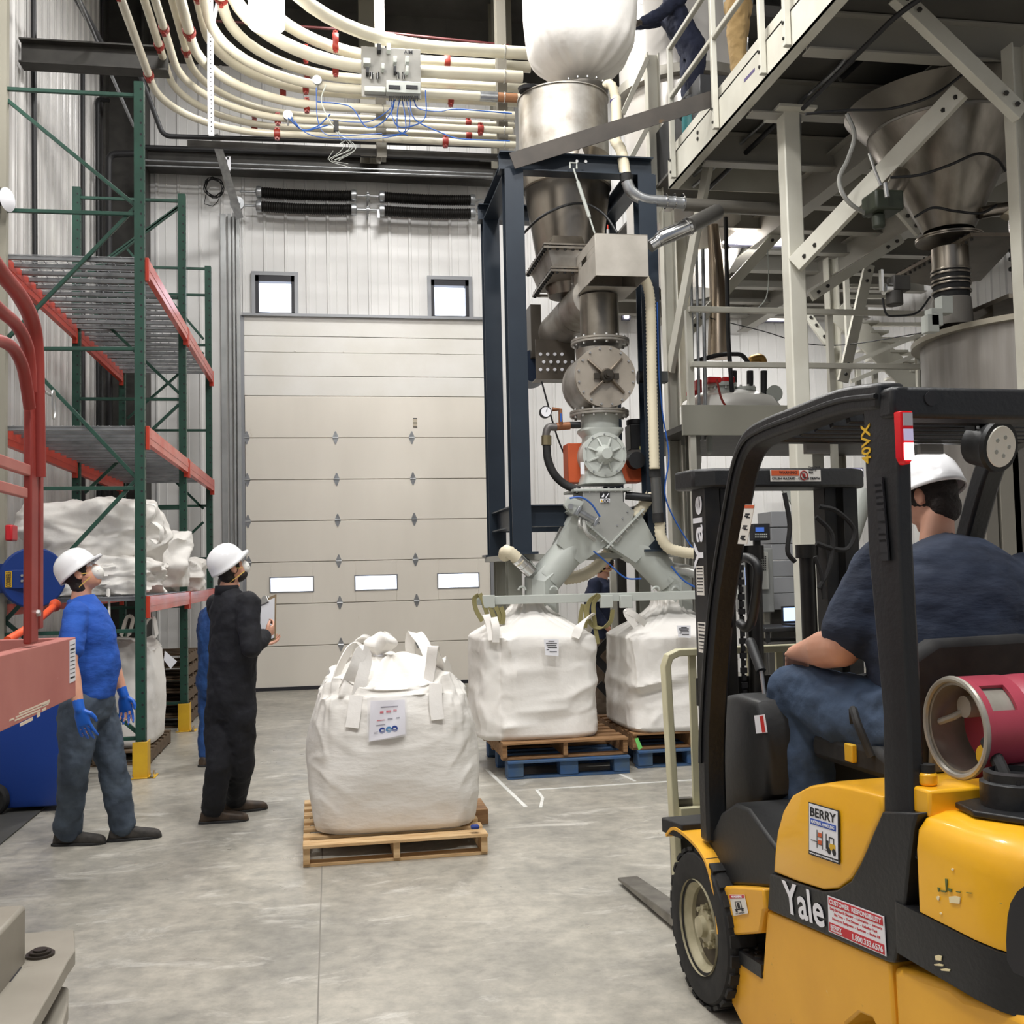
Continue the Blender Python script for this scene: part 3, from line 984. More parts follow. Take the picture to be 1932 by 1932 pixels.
# rails
def rtube(pts, r, mt_, name='rail', sm=True):
    return MB().tube(smooth_path(pts, 6) if sm else pts, r, 14).build(name, mt_, lf)
rtube([lx(-40, 455), lx(0, 512), lx(38, 560), lx(60, 606), lx(68, 660), lx(70, 760), lx(72, 900)], 0.034, redp)
rtube([lx(-40, 545), lx(0, 585), lx(30, 612), lx(50, 650), lx(56, 690), lx(58, 740)], 0.027, redp)
rtube([lx(-40, 640), lx(0, 643), lx(25, 658), lx(42, 690), lx(50, 730), lx(56, 770)], 0.026, redp)
mb = MB(); a, b = lx(62, 880), lx(74, 1212)
mb.b2((LX - .035, a.y - .02, b.z), (LX + .0, a.y + .10, lx(62, 690).z)); mb.build('rail_post', redp, lf, bevel=0.008)
mb = MB(); mb.b2((LX - .03, a.y + .11, b.z + .06), (LX + .004, a.y + .17, lx(80, 740).z)); mb.build('rail_post', redp, lf, bevel=0.006)
mb = MB(); mb.b2((LX - .033, 2.2, lx(70, 893).z - .02), (LX - .005, a.y, lx(70, 893).z + .03))
mb.b2((LX - .033, 2.2, lx(60, 922).z - .045), (LX - .007, a.y - .05, lx(60, 922).z + .0))
mb.build('middle_rail', pinkp, lf, bevel=0.005)
mb = MB(); mb.bolt(lx(70, 1157) + V((0.0, 0, 0)), (1, 0, 0), 0.018, 0.014); mb.build('bolt', M['zinc'], lf)
mb = MB()
p = lx(92, 750) + V((.02, 0, 0))
mb.tube(smooth_path([p + V((0, -.02, .02)), p + V((0, .02, .03)), p + V((0, .04, -.02)), p + V((0, .03, -.08)), p + V((0, 0, -.10)), p + V((0, -.02, -.05))], 6, True), 0.005, 8, closed=True)
mb.tube([p + V((-.01, -.12, .01)), p + V((-.01, .02, .01))], 0.007, 8)
mb.build('snap_pin', M['zinc'], lf)
mb = MB(); mb.poly([lx(132, 1209, .003), lx(142.5, 1206, .003), lx(142.5, 1284, .003), lx(132, 1289, .003)], (-0.004, 0, 0)); lb = mb.build('spec_label', M['paper'], pn)
mb = MB()
for k in range(9): mb.poly([lx(133, 1217 + 7.6 * k, .004), lx(141.5, 1214 + 7.6 * k, .004), lx(141.5, 1215.2 + 7.6 * k + (2 if k in (1, 8) else 0), .004), lx(133, 1218.2 + 7.6 * k + (2 if k in (1, 8) else 0), .004)], (-0.001, 0, 0))
mb.build('label_print', M['ink'], lb)
mb = MB()
for (xa, ya, xb, yb, hh) in ((36, 1345, 94, 1320, 3), (30, 1352, 92, 1326, 3), (28, 1358, 76, 1338, 3), (38, 1365, 62, 1353, 6), (18, 1358, 27, 1354, 3), (70, 1345, 76, 1342, 9), (79, 1330, 94, 1322, 3), (80, 1338, 87, 1334, 5)):
    mb.poly([lx(xa, ya, .001), lx(xb, yb, .001), lx(xb, yb + hh, .001), lx(xa, ya + hh, .001)], (-0.002, 0, 0))
mb.build('stencil_print', mat('worn_white_print', (222, 206, 186), .6), pn)
# orange bar behind the lift post
mb = MB(); mb.tube([ax(14, 1208, -1.75), ax(60, 1180, -1.72), ax(100, 1146, -1.70)], 0.022, 14); mb.ball(ax(104, 1142, -1.70), (.035, .05, .04))
ob = mb.build('orange_padded_bar', mat('orange_foam', (236, 88, 40), 0.55))
tag(ob, 'orange padded bar slanting behind the red lift post', 'bar')

# grey machine base, bottom left
gm = mat('grey_machine_paint', (152, 146, 134), 0.5, c2=(140, 134, 122), nscale=4, spots=[((110, 100, 88), 11, 0.70)])
mc = thing('machine_base', (-1.15, 3.2, 0), 'grey metal machine base with a pointed plate at the lower left corner', 'machine')
zp = az(142, 1755, 0.42)
mb = MB()
P = [az(x, y, 0.42) for x, y in ((48, 1760), (140, 1753), (142, 1792), (128, 1812), (108, 1850), (60, 1932), (30, 1990), (-120, 1990), (-120, 1760))]
mb.poly(P, (0, 0, -0.05)); pl = mb.build('plate', gm, mc, bevel=0.005)
mb = MB()
P = [az(x, y, 0.30) for x, y in ((108, 1858), (129, 1862), (129, 1890), (120, 1925), (118, 1990), (40, 1990))]
mb.poly(P, (0, 0, -0.06)); mb.build('lower_plate', gm, mc, bevel=0.006)
mb = MB(); mb.b2((-1.65, 2.6, 0), (-1.0, 3.05, 0.26)); mb.build('plinth', gm, mc, bevel=0.01)
Yp = az(50, 1800, 0.42).y - 0.05
xr, zr = at(52, 1800, Yp).x, at(40, 1703, Yp).z
mb = MB(); mb.b2((-1.9, Yp - .35, 0.0), (xr, Yp - 0.02, zr)); up = mb.build('upright_casing', gm, mc, bevel=0.012)
mb = MB(); c = az(76, 1803, 0.42)
for r_, z_ in ((.045, .008), (.034, .016), (.022, .022)):
    mb.cyl(c, c + V((0, 0, z_)), r_, seg=28)
mb.build('threaded_cap', mat('dark_cap', (70, 64, 58), .4, .6), mc)
mb = MB(); mb.b2((xr - .002, Yp - .2, zr - .30), (xr + .004, Yp - .08, zr - .18)); mb.build('latch', M['winframe'], up)
# ================================================================ pipe bank, springs, wall services
def clamp(mb, c, d, r):
    """grooved coupling around a pipe"""
    c, d = V(c), V(d).normalized()
    mb.lathe([(r * .95, -.036), (r * 1.22, -.036), (r * 1.30, -.018), (r * 1.30, .018), (r * 1.22, .036), (r * .95, .036)], c, d, 20, cap=False)
    s_ = d.cross(V((0, 0, 1)))
    if s_.length < .1: s_ = V((1, 0, 0))
    for k in (-1, 1):
        mb.box(c + V((0, 0, k * r * 1.45)), (.055, .04, .03) if abs(d.x) > .7 else (.04, .055, .03))
        mb.cyl(c + V((0, -.045, k * r * 1.45)), c + V((0, .045, k * r * 1.45)), 0.010, seg=8)
YP = 12.6
SB = 0.5
# (y in photo at px 661, radius, X of the run toward the camera, plane, bend radius, clamp xs, end px)
front = [(80, .078, -0.55, 0, 2.0, (633,), 998), (127, .076, -.95, 0, 1.7, (633,), 985), (168, .055, -1.18, 0, 1.5, (577,), 985),
         (203, .053, -1.36, 0, 1.4, (579,), 970), (231.5, .041, -1.55, 0, 1.3, (524, 906), 966), (259, .041, -1.80, 0, 1.15, (523, 840), 972)]
back = [(107, .07, -.75, .45, 1.7, (577, 843), 1000), (148, .06, -1.07, .45, 1.5, (580,), 1000), (177, .055, -1.27, .45, 1.4, (534, 850), 1000), (222, .04, -1.46, .45, 1.3, (480, 883), 970), (246, .04, -1.68, .45, 1.2, (480, 884), 972)]
ordn = ['highest', 'second highest', 'third highest', 'fourth highest', 'fifth highest', 'lowest']
for grp_, lst in (('front', front), ('rear', back)):
    for i, (py, r, xb, dy, R, cl, pe) in enumerate(lst):
        Yp = YP + dy
        c = at(661, py, Yp)
        e = at(pe, py, Yp)
        zz_ = c.z
        ystart = max(5.5, (zz_ - 1.65) / 0.62)
        pts = [V((xb, 4.6, zz_))]
        if Yp - R > 4.7:
            pts.append(V((xb, Yp - R, zz_)))
        for k in range(1, 12):
            a = PI / 2 * k / 12
            pts.append(V((xb + R - R * math.cos(a), Yp - R + R * math.sin(a), zz_)))
        pts.append(V((xb + R, Yp, zz_)))
        pts.append(V((e.x, Yp, zz_)))
        nm = ordn[i] if not (grp_ == 'rear' and i == 4) else 'lowest'
        t = thing('conveying_pipe', (e.x, Yp, zz_), '%s cream pipe of the %s row curving along the wall under the roof' % (nm, grp_), 'pipe', 'cream pipes of the overhead bank')
        MB().tube(pts, r, 20).build('pipe_run', M['creampipe'], t)
        for px in cl:
            mb = MB(); p = at(px, py - 1, Yp); clamp(mb, (p.x, Yp, zz_), (1, 0, 0), r); mb.build('coupling', M['redclamp'], t)
        ycl = (Yp - R - 0.2) if i % 2 else (Yp - R - .7)
        for yy in (ycl, ycl - 1.6):
            mb = MB(); clamp(mb, (xb, yy, zz_), (0, 1, 0), r); mb.build('coupling', M['redclamp'], t)
        for px in (722, 951) if grp_ == 'front' else ():
            p = at(px, py, Yp)
            if p.x < e.x:
                mb = MB(); mb.tube([V((p.x, Yp + math.cos(a) * (r + .006), zz_ + math.sin(a) * (r + .006))) for a in [2 * PI * k / 20 for k in range(20)]], 0.006, 6, closed=True)
                mb.build('u_bolt', M['zinc'], t)
        if i == 2 and grp_ == 'front':
            mb = MB(); a, b = at(905, py + 2, Yp), at(938, py + 2, Yp); mb.cyl((a.x, Yp, zz_), (b.x, Yp, zz_), r * 1.12, seg=20); mb.build('steel_sleeve', M['steel'], t)
            mb = MB(); a, b = at(938, py + 2, Yp), at(975, py + 2, Yp); mb.cyl((a.x, Yp, zz_), (b.x, Yp, zz_), r * 1.02, seg=20); mb.build('rusty_sleeve', mat('rusty_sleeve', (150, 104, 70), .7), t)
# hanger strut carrying the bank
hg = thing('pipe_hanger', (at(716, 200, 13.3).x, 13.3, 7), 'grey steel hanger frame behind the overhead pipe bank', 'hanger')
x1, x2 = at(717, 200, 13.0).x, at(943, 200, 13.0).x
for x in (x1, x2):
    mb = MB(); mb.ibeam((x, 12.85, at(700, 300, 12.85).z), (x, 12.85, 9.3), .12, .16, .012, (0, 1, 0)); mb.build('hanger_post', mat('hanger_grey', (116, 112, 102), .5), hg)
mb = MB(); zz_ = at(700, 270, 12.8).z; mb.bar((x1 - 2.3, 12.85, zz_ - .09), (x2 + .1, 12.85, zz_ - .09), .06, .07); mb.build('cross_channel', M['darkbeam'], hg)
# cantilever bracket on the left wall
a, b = at(101, 100, 11.4), at(318, 112, 11.4)
mb = MB(); mb.ibeam((XL + .03, 11.4, a.z - .03), (b.x, 11.4, a.z - .03), .2, .26, .018)
tag(mb.build('cantilever_beam', M['darkbeam']), 'short dark steel beam sticking out of the left wall under the pipes', 'beam')
# valve panel
t = thing('valve_panel', at(737, 135, 12.45), 'square grey valve panel with blue air lines mounted on the overhead pipes', 'panel')
a, b = at(681, 87, 12.42), at(795, 188, 12.42)
mb = MB(); mb.b2((a.x, 12.42, b.z), (b.x, 12.435, a.z)); pp = mb.build('back_plate', mat('bare_aluminium', (150, 148, 142), .4, .5, c2=(136, 134, 128), nscale=4), t, bevel=.003)
def q(px, py, dy=0.0): return at(px, py, 12.42 - dy)
for i, (px, py, w_, h_) in enumerate(((692, 118, 16, 12), (745, 115, 8, 14), (768, 115, 8, 14), (715, 92, 9, 16), (733, 92, 9, 16), (693, 135, 7, 14), (722, 128, 7, 12), (745, 133, 6, 14), (768, 133, 6, 14))):
    p_, s_ = q(px, py, .06), 1 / 190.0
    mb = MB(); mb.box(p_, (w_ * s_, .10, h_ * s_)); mb.build('solenoid', M['black'] if i > 2 and i % 2 else M['greyp'], t, bevel=.004)
for px in (701, 713, 751, 762):
    mb = MB(); mb.cyl(q(px, 137, .05), q(px, 150, .05), .022, seg=12); mb.build('muffler', M['chrome'], t)
mb = MB(); a, b = q(687, 168), q(727, 180); mb.b2((a.x, 12.33, b.z), (b.x, 12.42, a.z)); mb.build('manifold', M['greyp'], t, bevel=.005)
mb = MB(); a, b = q(728, 160), q(792, 185); mb.b2((a.x, 12.30, b.z), (b.x, 12.42, a.z)); mn = mb.build('manifold', M['greyp'], t, bevel=.005)
for k in range(14):
    p_ = q(735 + 4 * k, 186, .06)
    mb = MB(); mb.cyl(p_ + V((0, 0, .03)), p_ - V((0, 0, .03)), .008, seg=8); mb.build('push_fitting', M['black'], mn)
mb = MB()
for px in (733, 766):
    a, b = q(px, 161, .125), q(px + 22, 169, .125); mb = MB(); mb.b2((a.x, 12.28, b.z), (b.x, 12.30, a.z)); mb.build('terminal_cover', M['ink'], mn)
txt_jobs = [('AIM', at(762, 101, 12.415), V((1, 0, 0)), V((0, 0, 1)), .045, 'ink', pp)]
rr = random.Random(5)
cabs = [[(737, 188), (735, 205), (700, 228), (660, 230), (620, 226)], [(741, 188), (742, 208), (720, 232), (690, 240), (665, 205), (640, 196), (600, 192)],
        [(745, 188), (740, 215), (755, 240), (800, 225), (805, 170)], [(760, 188), (765, 220), (760, 250), (720, 256)], [(768, 188), (772, 225), (765, 250), (700, 262), (600, 258), (560, 235), (548, 220)],
        [(775, 188), (778, 215), (790, 232), (830, 250), (870, 262), (960, 266)], [(780, 188), (790, 205), (830, 210), (860, 206), (965, 214)], [(752, 188), (748, 215), (752, 245), (770, 256)],
        [(598, 165), (600, 220), (612, 250), (640, 256), (720, 252)], [(545, 222), (570, 245), (600, 238), (615, 225), (622, 215)], [(555, 228), (575, 246), (620, 236)],
        [(614, 160), (608, 190), (618, 225), (632, 240)], [(634, 235), (640, 255), (655, 262), (640, 272)]]
for i, c in enumerate(cabs):
    pts = [at(px + rr.uniform(-2, 2), py, YP - .16 - .03 * (i % 3)) for px, py in c]
    mb = MB().tube(smooth_path(pts, 8), 0.0075 if i % 4 else .0055, 6)
    mb.build('air_line', M['blueair'] if i not in (11, 12) else M['greyp'], t)
for i, (px, py) in enumerate(((598, 150), (543, 216))):
    t = thing('pressure_gauge', at(px, py, YP - .1), 'round white %s pressure gauge on the overhead pipes' % ('upper' if i == 0 else 'lower left'), 'gauge')
    c = at(px, py, YP - .14)
    mb = MB(); mb.cyl(c, c + V((0, .06, 0)), .055, seg=24); mb.cyl(c + V((0, .03, -.04)), c + V((0, .03, -.12)), .012, seg=8); mb.build('gauge_case', M['steel'], t)
    mb = MB(); mb.cyl(c + V((0, -.003, 0)), c, .047, seg=24); mb.build('dial', M['paper'], t)
t = thing('junction_box', at(634, 238, YP - .15), 'small dark junction box tangled with loose wires under the pipes', 'box')
c = at(634, 238, YP - .15); mb = MB(); mb.box(c, (.06, .05, .13)); mb.build('box_body', M['black'], t, bevel=.004)
for k in range(5):
    mb = MB().tube(smooth_path([c + V((rr.uniform(-.02, .02), 0, -.06)), c + V((rr.uniform(-.15, .25), .0, -.25)), c + V((rr.uniform(-.1, .3), .02, -.4)), c + V((rr.uniform(-.05, .2), 0, -.3 - .05 * k))], 6), .004, 5)
    mb.build('loose_wire', M['greyp'], t)
# thin dark services along the back wall
def run(name, label, cat, pts, r, mt, grp=None, seg=12, bend=.1):
    return tag(MB().tube(bend_path(pts, bend), r, seg).build(name, M[mt] if isinstance(mt, str) else mt), label, cat, grp)
y_ = 15.0
run('black_pipe', 'black iron pipe along the back wall just under the pipe bank', 'pipe', [at(262, 135, 13.2), at(308, 257, 13.2), at(960, 276, 13.2)], .03, 'black')
run('black_pipe', 'long black iron pipe along the back wall above the dark steel girt', 'pipe', [at(272, 278, 15.1), at(905, 300, 15.1)], .035, 'black')
run('conduit', 'upper thin grey conduit crossing in front of the dark steel girt', 'conduit', [at(272, 302, 15.2), at(930, 328, 15.2)], .012, 'steel')
run('conduit', 'lower thin grey conduit crossing in front of the dark steel girt', 'conduit', [at(272, 312, 15.2), at(930, 334, 15.2)], .012, 'steel')
run('sprinkler_pipe', 'thin dark red pipe running under the roof above the top cream pipe', 'pipe', [at(380, 38, 13.4), at(710, 60, 13.4), at(960, 86, 13.4)], .018, mat('dark_red_pipe', (70, 24, 24), .5))
# conduits on the left wall
wc = lambda px, py, d=.07: ax(px, py, XL + d)
run('black_conduit', 'leftmost black vertical pipe on the left wall', 'pipe', [wc(63, -60), wc(67, 700), wc(67, 1100)], .028, 'black')
run('black_conduit', 'black vertical pipe on the left wall with its elbow under the dark beam', 'pipe', [ax(208, 132, XL + .09), wc(156, 127), wc(157, 1000)], .028, 'black')
run('black_conduit', 'black vertical pipe on the left wall with the middle elbow', 'pipe', [ax(212, 191, XL + .09), wc(184, 187), wc(186, 1000)], .03, 'black')
run('black_conduit', 'black pipe elbowing from the corner column down the left wall', 'pipe', [at(262, 290, 14.6), at(205, 291, 14.6), at(206, 1000, 14.6)], .045, 'black')
run('steel_cable_tray', 'pair of dark sloping conduits at the top left running back under the roof', 'conduit', [ax(130, -30, -2.5), ax(190, 80, -2.5)], .035, 'black')
run('steel_cable_tray', 'thin grey conduit slanting down behind the top of the rack', 'conduit', [ax(146, -5, -2.35), ax(213, 148, -2.35), ax(252, 238, -2.35)], .018, 'steel')
# perforated strut and bracket near the door
st = thing('perforated_strut', at(397, 250, 13.6), 'white perforated steel strut hanging vertically in front of the pipes', 'strut')
a, b = at(396, -20, 11.6), at(398, 253, 11.6)
mb = MB(); mb.b2((a.x - .03, 11.58, b.z), (a.x - .024, 11.64, a.z)); mb.b2((a.x - .03, 11.64, b.z), (a.x + .03, 11.645, a.z)); mb.mi = 1
k_ = b.z + .05
while k_ < a.z: mb.cyl((a.x + .0, 11.639, k_), (a.x + .0, 11.641, k_), .008, seg=6); k_ += .05
mb.build('strut_angle', [M['paper'], M['ink']], st)
mb = MB(); mb.bar(at(398, 62, 11.63), at(414, -10, 11.63), .04, .006, (0, 1, 0)); mb.build('strut_brace', M['paper'], st)
t = thing('track_bracket', at(430, 330, 15.3), 'galvanised sloping angle bracket above the left side of the door track', 'bracket')
mb = MB(); a, b = at(404, 254, 14.2), at(452, 412, 15.4); mb.bar(a, b, .11, .012, (0, 1, 0)); mb.bar(a + V((-.05, 0, 0)), b + V((-.05, 0, 0)), .012, .10, (0, 1, 0)); mb.build('angle', M['steel'], t)
c = at(447, 383, 15.4); mb = MB(); mb.cyl(c, c + V((0, .05, 0)), .10, seg=28); mb.cyl(c + V((.02, -.06, .0)), c + V((.02, .12, 0)), .03, seg=12); mb.build('cable_drum', M['steel'], t)
mb = MB(); a = at(432, 300, 15.2); mb.b2((a.x - .02, 15.15, a.z - .18), (a.x + .025, 15.2, a.z + .02)); mb.b2((a.x - .1, 15.15, a.z - .03), (a.x, 15.17, a.z + .01)); mb.build('white_sensor', M['paper'], t)
# coil of cable
c = at(404, 355, 15.7)
mb = MB()
pts = []
for k in range(90):
    a = 2 * PI * k / 15; rr_ = .13 + .018 * math.sin(k * .7); pts.append(c + V((rr_ * math.cos(a), -.02 - .03 * math.sin(k * 1.3), rr_ * math.sin(a) * 1.05)))
pts += [c + V((.05, 0, -.2)), c + V((-.02, 0, -.27)), c + V((-.14, 0, -.24)), c + V((-.12, .02, -.1))]
tag(MB().tube(pts, .006, 6).build('cable_coil', M['wire']), 'coil of thin dark cable hanging on the back wall left of the springs', 'cable')
# door springs
for i, (py, sx) in enumerate(((364, 0), (390, 0))):
    for j, (pa, pb) in enumerate((((484, py - 1), (672, py + 7)), ((716, py + 8), (896, py + 9)))):
        a, b = at(pa[0], pa[1], 15.6), at(pb[0], pb[1], 15.6)
        z_ = (a.z + b.z) / 2 + (0.02 if j == 0 else -.0)
        z_ = at(690, py + 6, 15.6).z
        t = thing('door_spring', ((a.x + b.x) / 2, 15.6, z_), 'black torsion spring over the door, %s %s one of four' % (('upper', 'lower')[i], ('left', 'right')[j]), 'spring', 'torsion springs above the overhead door')
        L_ = b.x - a.x
        mb = MB()
        n = 42; seg = 20
        prof = []
        for k in range(n * 2 + 1):
            x = -L_ / 2 + .04 + (L_ - .08) * k / (n * 2)
            sag = -.018 * (1 - (x / (L_ / 2)) ** 2)
            r = .082 if k % 2 else .070
            prof.append([V(((a.x + b.x) / 2 + x, 15.6 + r * math.cos(2 * PI * m / seg), z_ + sag + r * math.sin(2 * PI * m / seg))) for m in range(seg)])
        mb.loft(prof); mb.build('spring_coil', M['spring'], t, ang=60)
        for s_, p_ in ((-1, a), (1, b)):
            x = (a.x + b.x) / 2 + s_ * (L_ / 2 - .03)
            mb = MB(); mb.lathe([(.03, -.045), (.085, -.04), (.09, 0), (.085, .03), (.05, .04), (.03, .045)], (x, 15.6, z_ - .002), (s_, 0, 0), 20); mb.build('spring_cone', M['steel'], t)
    z_ = at(690, py + 6, 15.6).z
    mb = MB(); mb.cyl((at(452, py, 15.6).x, 15.6, z_), (at(930, py, 15.6).x, 15.6, z_), .016, seg=12)
    tag(mb.build('spring_shaft', M['steel']), '%s steel shaft running through the black door springs' % ('upper', 'lower')[i], 'shaft')
    x = at(694, py, 15.6).x
    mb = MB(); mb.cyl((x - .02, 15.6, z_), (x + .02, 15.6, z_), .05, seg=16); mb.b2((x - .012, 15.6, z_ - .06), (x + .012, YB - .01, z_ + .06))
    tag(mb.build('shaft_bearing', M['steel']), '%s bearing bracket on the wall between the door springs' % ('upper', 'lower')[i], 'bearing')
x = at(714, 403, 15.55)
mb = MB(); mb.box(x, (.04, .01, .13)); tag(mb.build('warning_tag', M['paper']), 'small white tag hanging below the lower right door spring', 'tag')

# high bay lamp near the pipes
c = at(503, 10, 11.2)
lp = thing('high_bay_lamp', c, 'glowing white high bay lamp at the top edge left of centre', 'lamp')
mb = MB(); hw = .19; a = at(503, 51, 11.2)
mb.lathe([(.19, 0), (.19, .30), (.12, .38), (.10, .5), (.02, .52)], (a.x, 11.2, a.z + .012), (0, 0, 1), 32); mb.build('lamp_housing', mat('glowing_diffuser', (255, 250, 240), .3, emit=((255, 248, 238), 14.0)), lp)
mb = MB(); mb.cyl((a.x, 11.2, a.z + .5), (a.x, 11.2, ZC), .012, seg=8); mb.build('hanging_rod', M['steel'], lp)
l = bpy.data.lights.new('lamp_light', 'POINT'); l.energy = 42; l.shadow_soft_size = .2; l.color = (1, .96, .9)
lo_ = bpy.data.objects.new('lamp_light', l); lo_.location = (a.x, 11.2, a.z - .22); COL.objects.link(lo_)
# ================================================================ bag filling tower
YT, YF = 9.0, 10.33
P = at
tw = thing('steel_tower', (P(975, 1045, YT).x, YT, 1.78), 'dark navy steel tower frame holding the stainless hopper', 'frame')
xl, xr = P(975, 700, YT).x, P(1226, 700, YT).x
zb = P(980, 1046, YT).z
zt2 = P(1100, 314, YT).z
for i, (x, y) in enumerate(((xl, YT), (xl, YF), (xr, YT), (xr, YF))):
    mb = MB(); mb.ibeam((x, y, zb), (x, y, zt2 - .08), .165, .165, .012, (0, 1, 0))
    mb.box((x, y, zb + .01), (.26, .26, .02)); mb.build('column', M['navy'], tw)
mb = MB()
mb.ibeam((xl - .12, YT, zt2), (xr + .07, YT, zt2), .15, .165, .012); mb.build('top_beam', M['navy'], tw)
mb = MB(); mb.ibeam((xl - .12, YF, zt2), (xr + .07, YF, zt2), .15, .165, .012); mb.build('top_beam', M['navy'], tw)
for x in (xl, xr):
    mb = MB(); mb.ibeam((x, YT + .09, zt2), (x, YF - .09, zt2), .15, .165, .012); mb.build('top_beam', M['navy'], tw)
zm = P(1030, 972, YT).z
for x in (xl, xr):
    mb = MB(); mb.ibeam((x, YT + .09, zm), (x, YF - .09, zm), .12, .19, .012); mb.build('middle_beam', M['navy'], tw)
for y in (YF,):
    mb = MB(); mb.ibeam((xl + .08, y, zm), (xr - .08, y, zm), .12, .19, .012); mb.build('middle_beam', M['navy'], tw)
mb = MB(); mb.ibeam((xl + .08, YT + .1, zm), (xl + .75, YT + .1, zm), .12, .19, .012); mb.build('middle_beam', M['navy'], tw)
for s_ in (-1, 1):
    mb = MB(); mb.bolt(P(1096, 306, YT - .09) + V((s_ * .04, 0, 0)), (0, -1, 0), .016, .02); mb.build('bolt', M['zinc'], tw)
# tie rod
mb = MB(); a, b = P(1082, 318, YT - .12), P(1122, 440, YT - .12)
mb.tube([a, a.lerp(b, .2)], .008, 8); mb.tube([a.lerp(b, .2), a.lerp(b, .75)], .016, 10); mb.tube([a.lerp(b, .75), b], .008, 8)
mb.tube([a + V((-.03, 0, .0)), a + V((-.03, 0, .05)), a + V((.03, 0, .05)), a + V((.03, 0, 0))], .008, 8); mb.build('tie_rod', M['greyp'], tw)
# grey base stand under the tower
bs = thing('filling_stand', (P(1110, 1130, 9.0).x, 9.6, 0), 'light grey filling stand with white bar that carries the tower over the pallets', 'stand')
xbl, xbr = P(893, 1127, 8.75).x, P(1330, 1124, 8.75).x
zba = P(1110, 1129, 8.75).z
mb = MB(); mb.b2((xbl, 8.72, zba - .03), (xbr + .3, 8.75, zba + .04)); mb.b2((xbl, 8.75, zba + .03), (xbr + .3, 8.84, zba + .04)); mb.build('hanging_bar', M['greyp'], bs, bevel=.003)
for px in (922, 1145, 1182):
    mb = MB(); a = P(px, 1135, 8.68); mb.box(a + V((0, .02, 0)), (.105, .05, .105)); mb.build('cover_plate', M['greyp'], bs, bevel=.004)
for x, y in ((P(945, 1080, 10.4).x, 10.4), (xl - .05, 9.1), (xr + .3, 10.4)):
    mb = MB(); mb.ibeam((x, y, 0), (x, y, zb - .04), .12, .14, .01, (0, 1, 0)); mb.build('stand_leg', mat('grey_leg', (128, 128, 118), .5), bs)
mb = MB(); x = P(1161, 1200, 9.9).x; mb.b2((x - .03, 9.9, 0), (x + .03, 9.95, P(1160, 1078, 9.9).z)); mb.build('stand_leg', M['white'], bs, bevel=.003)
mb = MB(); x = P(1176, 1200, 10.0).x; mb.b2((x - .04, 10.0, 0), (x + .05, 10.08, zb)); mb.build('stand_leg', M['darkbeam'], bs, bevel=.003)
for (p_, q_) in (((1160, 1195), (1100, 1262)), ((1118, 1235), (1165, 1285)), ((1130, 1290), (1168, 1330))):
    mb = MB(); mb.bar(P(*p_, 9.85), P(*q_, 9.85), .012, .075, (0, 0, 1)); mb.build('cross_brace', M['black'], bs)
mb = MB(); mb.b2((xl - .1, 9.05, zb - .05), (xr + .35, 9.15, zb)); mb.b2((xl - .1, 10.35, zb - .05), (xr + .35, 10.45, zb)); mb.b2((xl - .12, 9.15, zb - .05), (xl + .05, 10.35, zb))
mb.build('stand_frame', mat('grey_frame', (150, 150, 142), .5), bs)
for px, yy in ((985, 9.0), (1045, 9.0), (1238, 9.0), (1275, 9.0)):
    mb = MB(); c = P(px, 1118, 8.9); mb.tube([c + V((.03 * math.cos(a), 0, .03 * math.sin(a) + .02)) for a in [PI * k / 8 for k in range(9)]], .01, 8); mb.build('lifting_eye', M['greyp'], bs)

# hopper
HY = 9.62
hx = P(1063, 240, HY).x
hp = thing('stainless_hopper', (hx, HY, 4.9), 'round stainless hopper at the top of the tower under the hanging white bag', 'hopper')
rh = .425
zt3, zb3 = P(1063, 192, HY).z, P(1063, 300, HY).z
mb = MB(); mb.lathe([(rh * .97, zb3 - .02), (rh, zb3 - .02), (rh, zt3 - .01), (rh + .012, zt3 - .01), (rh + .012, zt3), (rh * .97, zt3)], (hx, HY, 0), (0, 0, 1), 56, cap=False)
mb.build('drum', M['stain'], hp)
mb = MB(); mb.lathe([(rh * .985, zt3 - .02), (rh * .6, zt3 + .03), (.05, zt3 + .03)], (hx, HY, 0), (0, 0, 1), 56)
mb.build('drum_lid', M['staindk'], hp)
lx_ = P(1100, 165, 9.55)
mb = MB(); mb.lathe([(.03, -.03), (.24, -.03), (.25, .0), (.25, .03), (.22, .05), (.03, .05)], (lx_.x, 9.6, zt3 + .08), (0, 0, 1), 40); lid = mb.build('lid_ring', mat('dark_ring', (84, 80, 74), .4, .6), hp)
for k in range(9):
    a = PI + PI * k / 8
    mb = MB(); mb.bolt((lx_.x + .235 * math.cos(a), 9.6 + .235 * math.sin(a), zt3 + .13), (0, 0, 1), .01, .015); mb.build('bolt', M['zinc'], lid)
mb = MB(); c = P(1001, 170, 9.35); mb.lathe([(.02, 0), (.09, 0), (.10, .03), (.06, .05)], (c.x, 9.35 + .1, zt3 + .0), (0, 0, 1), 24); mb.build('side_port', M['black'], hp)
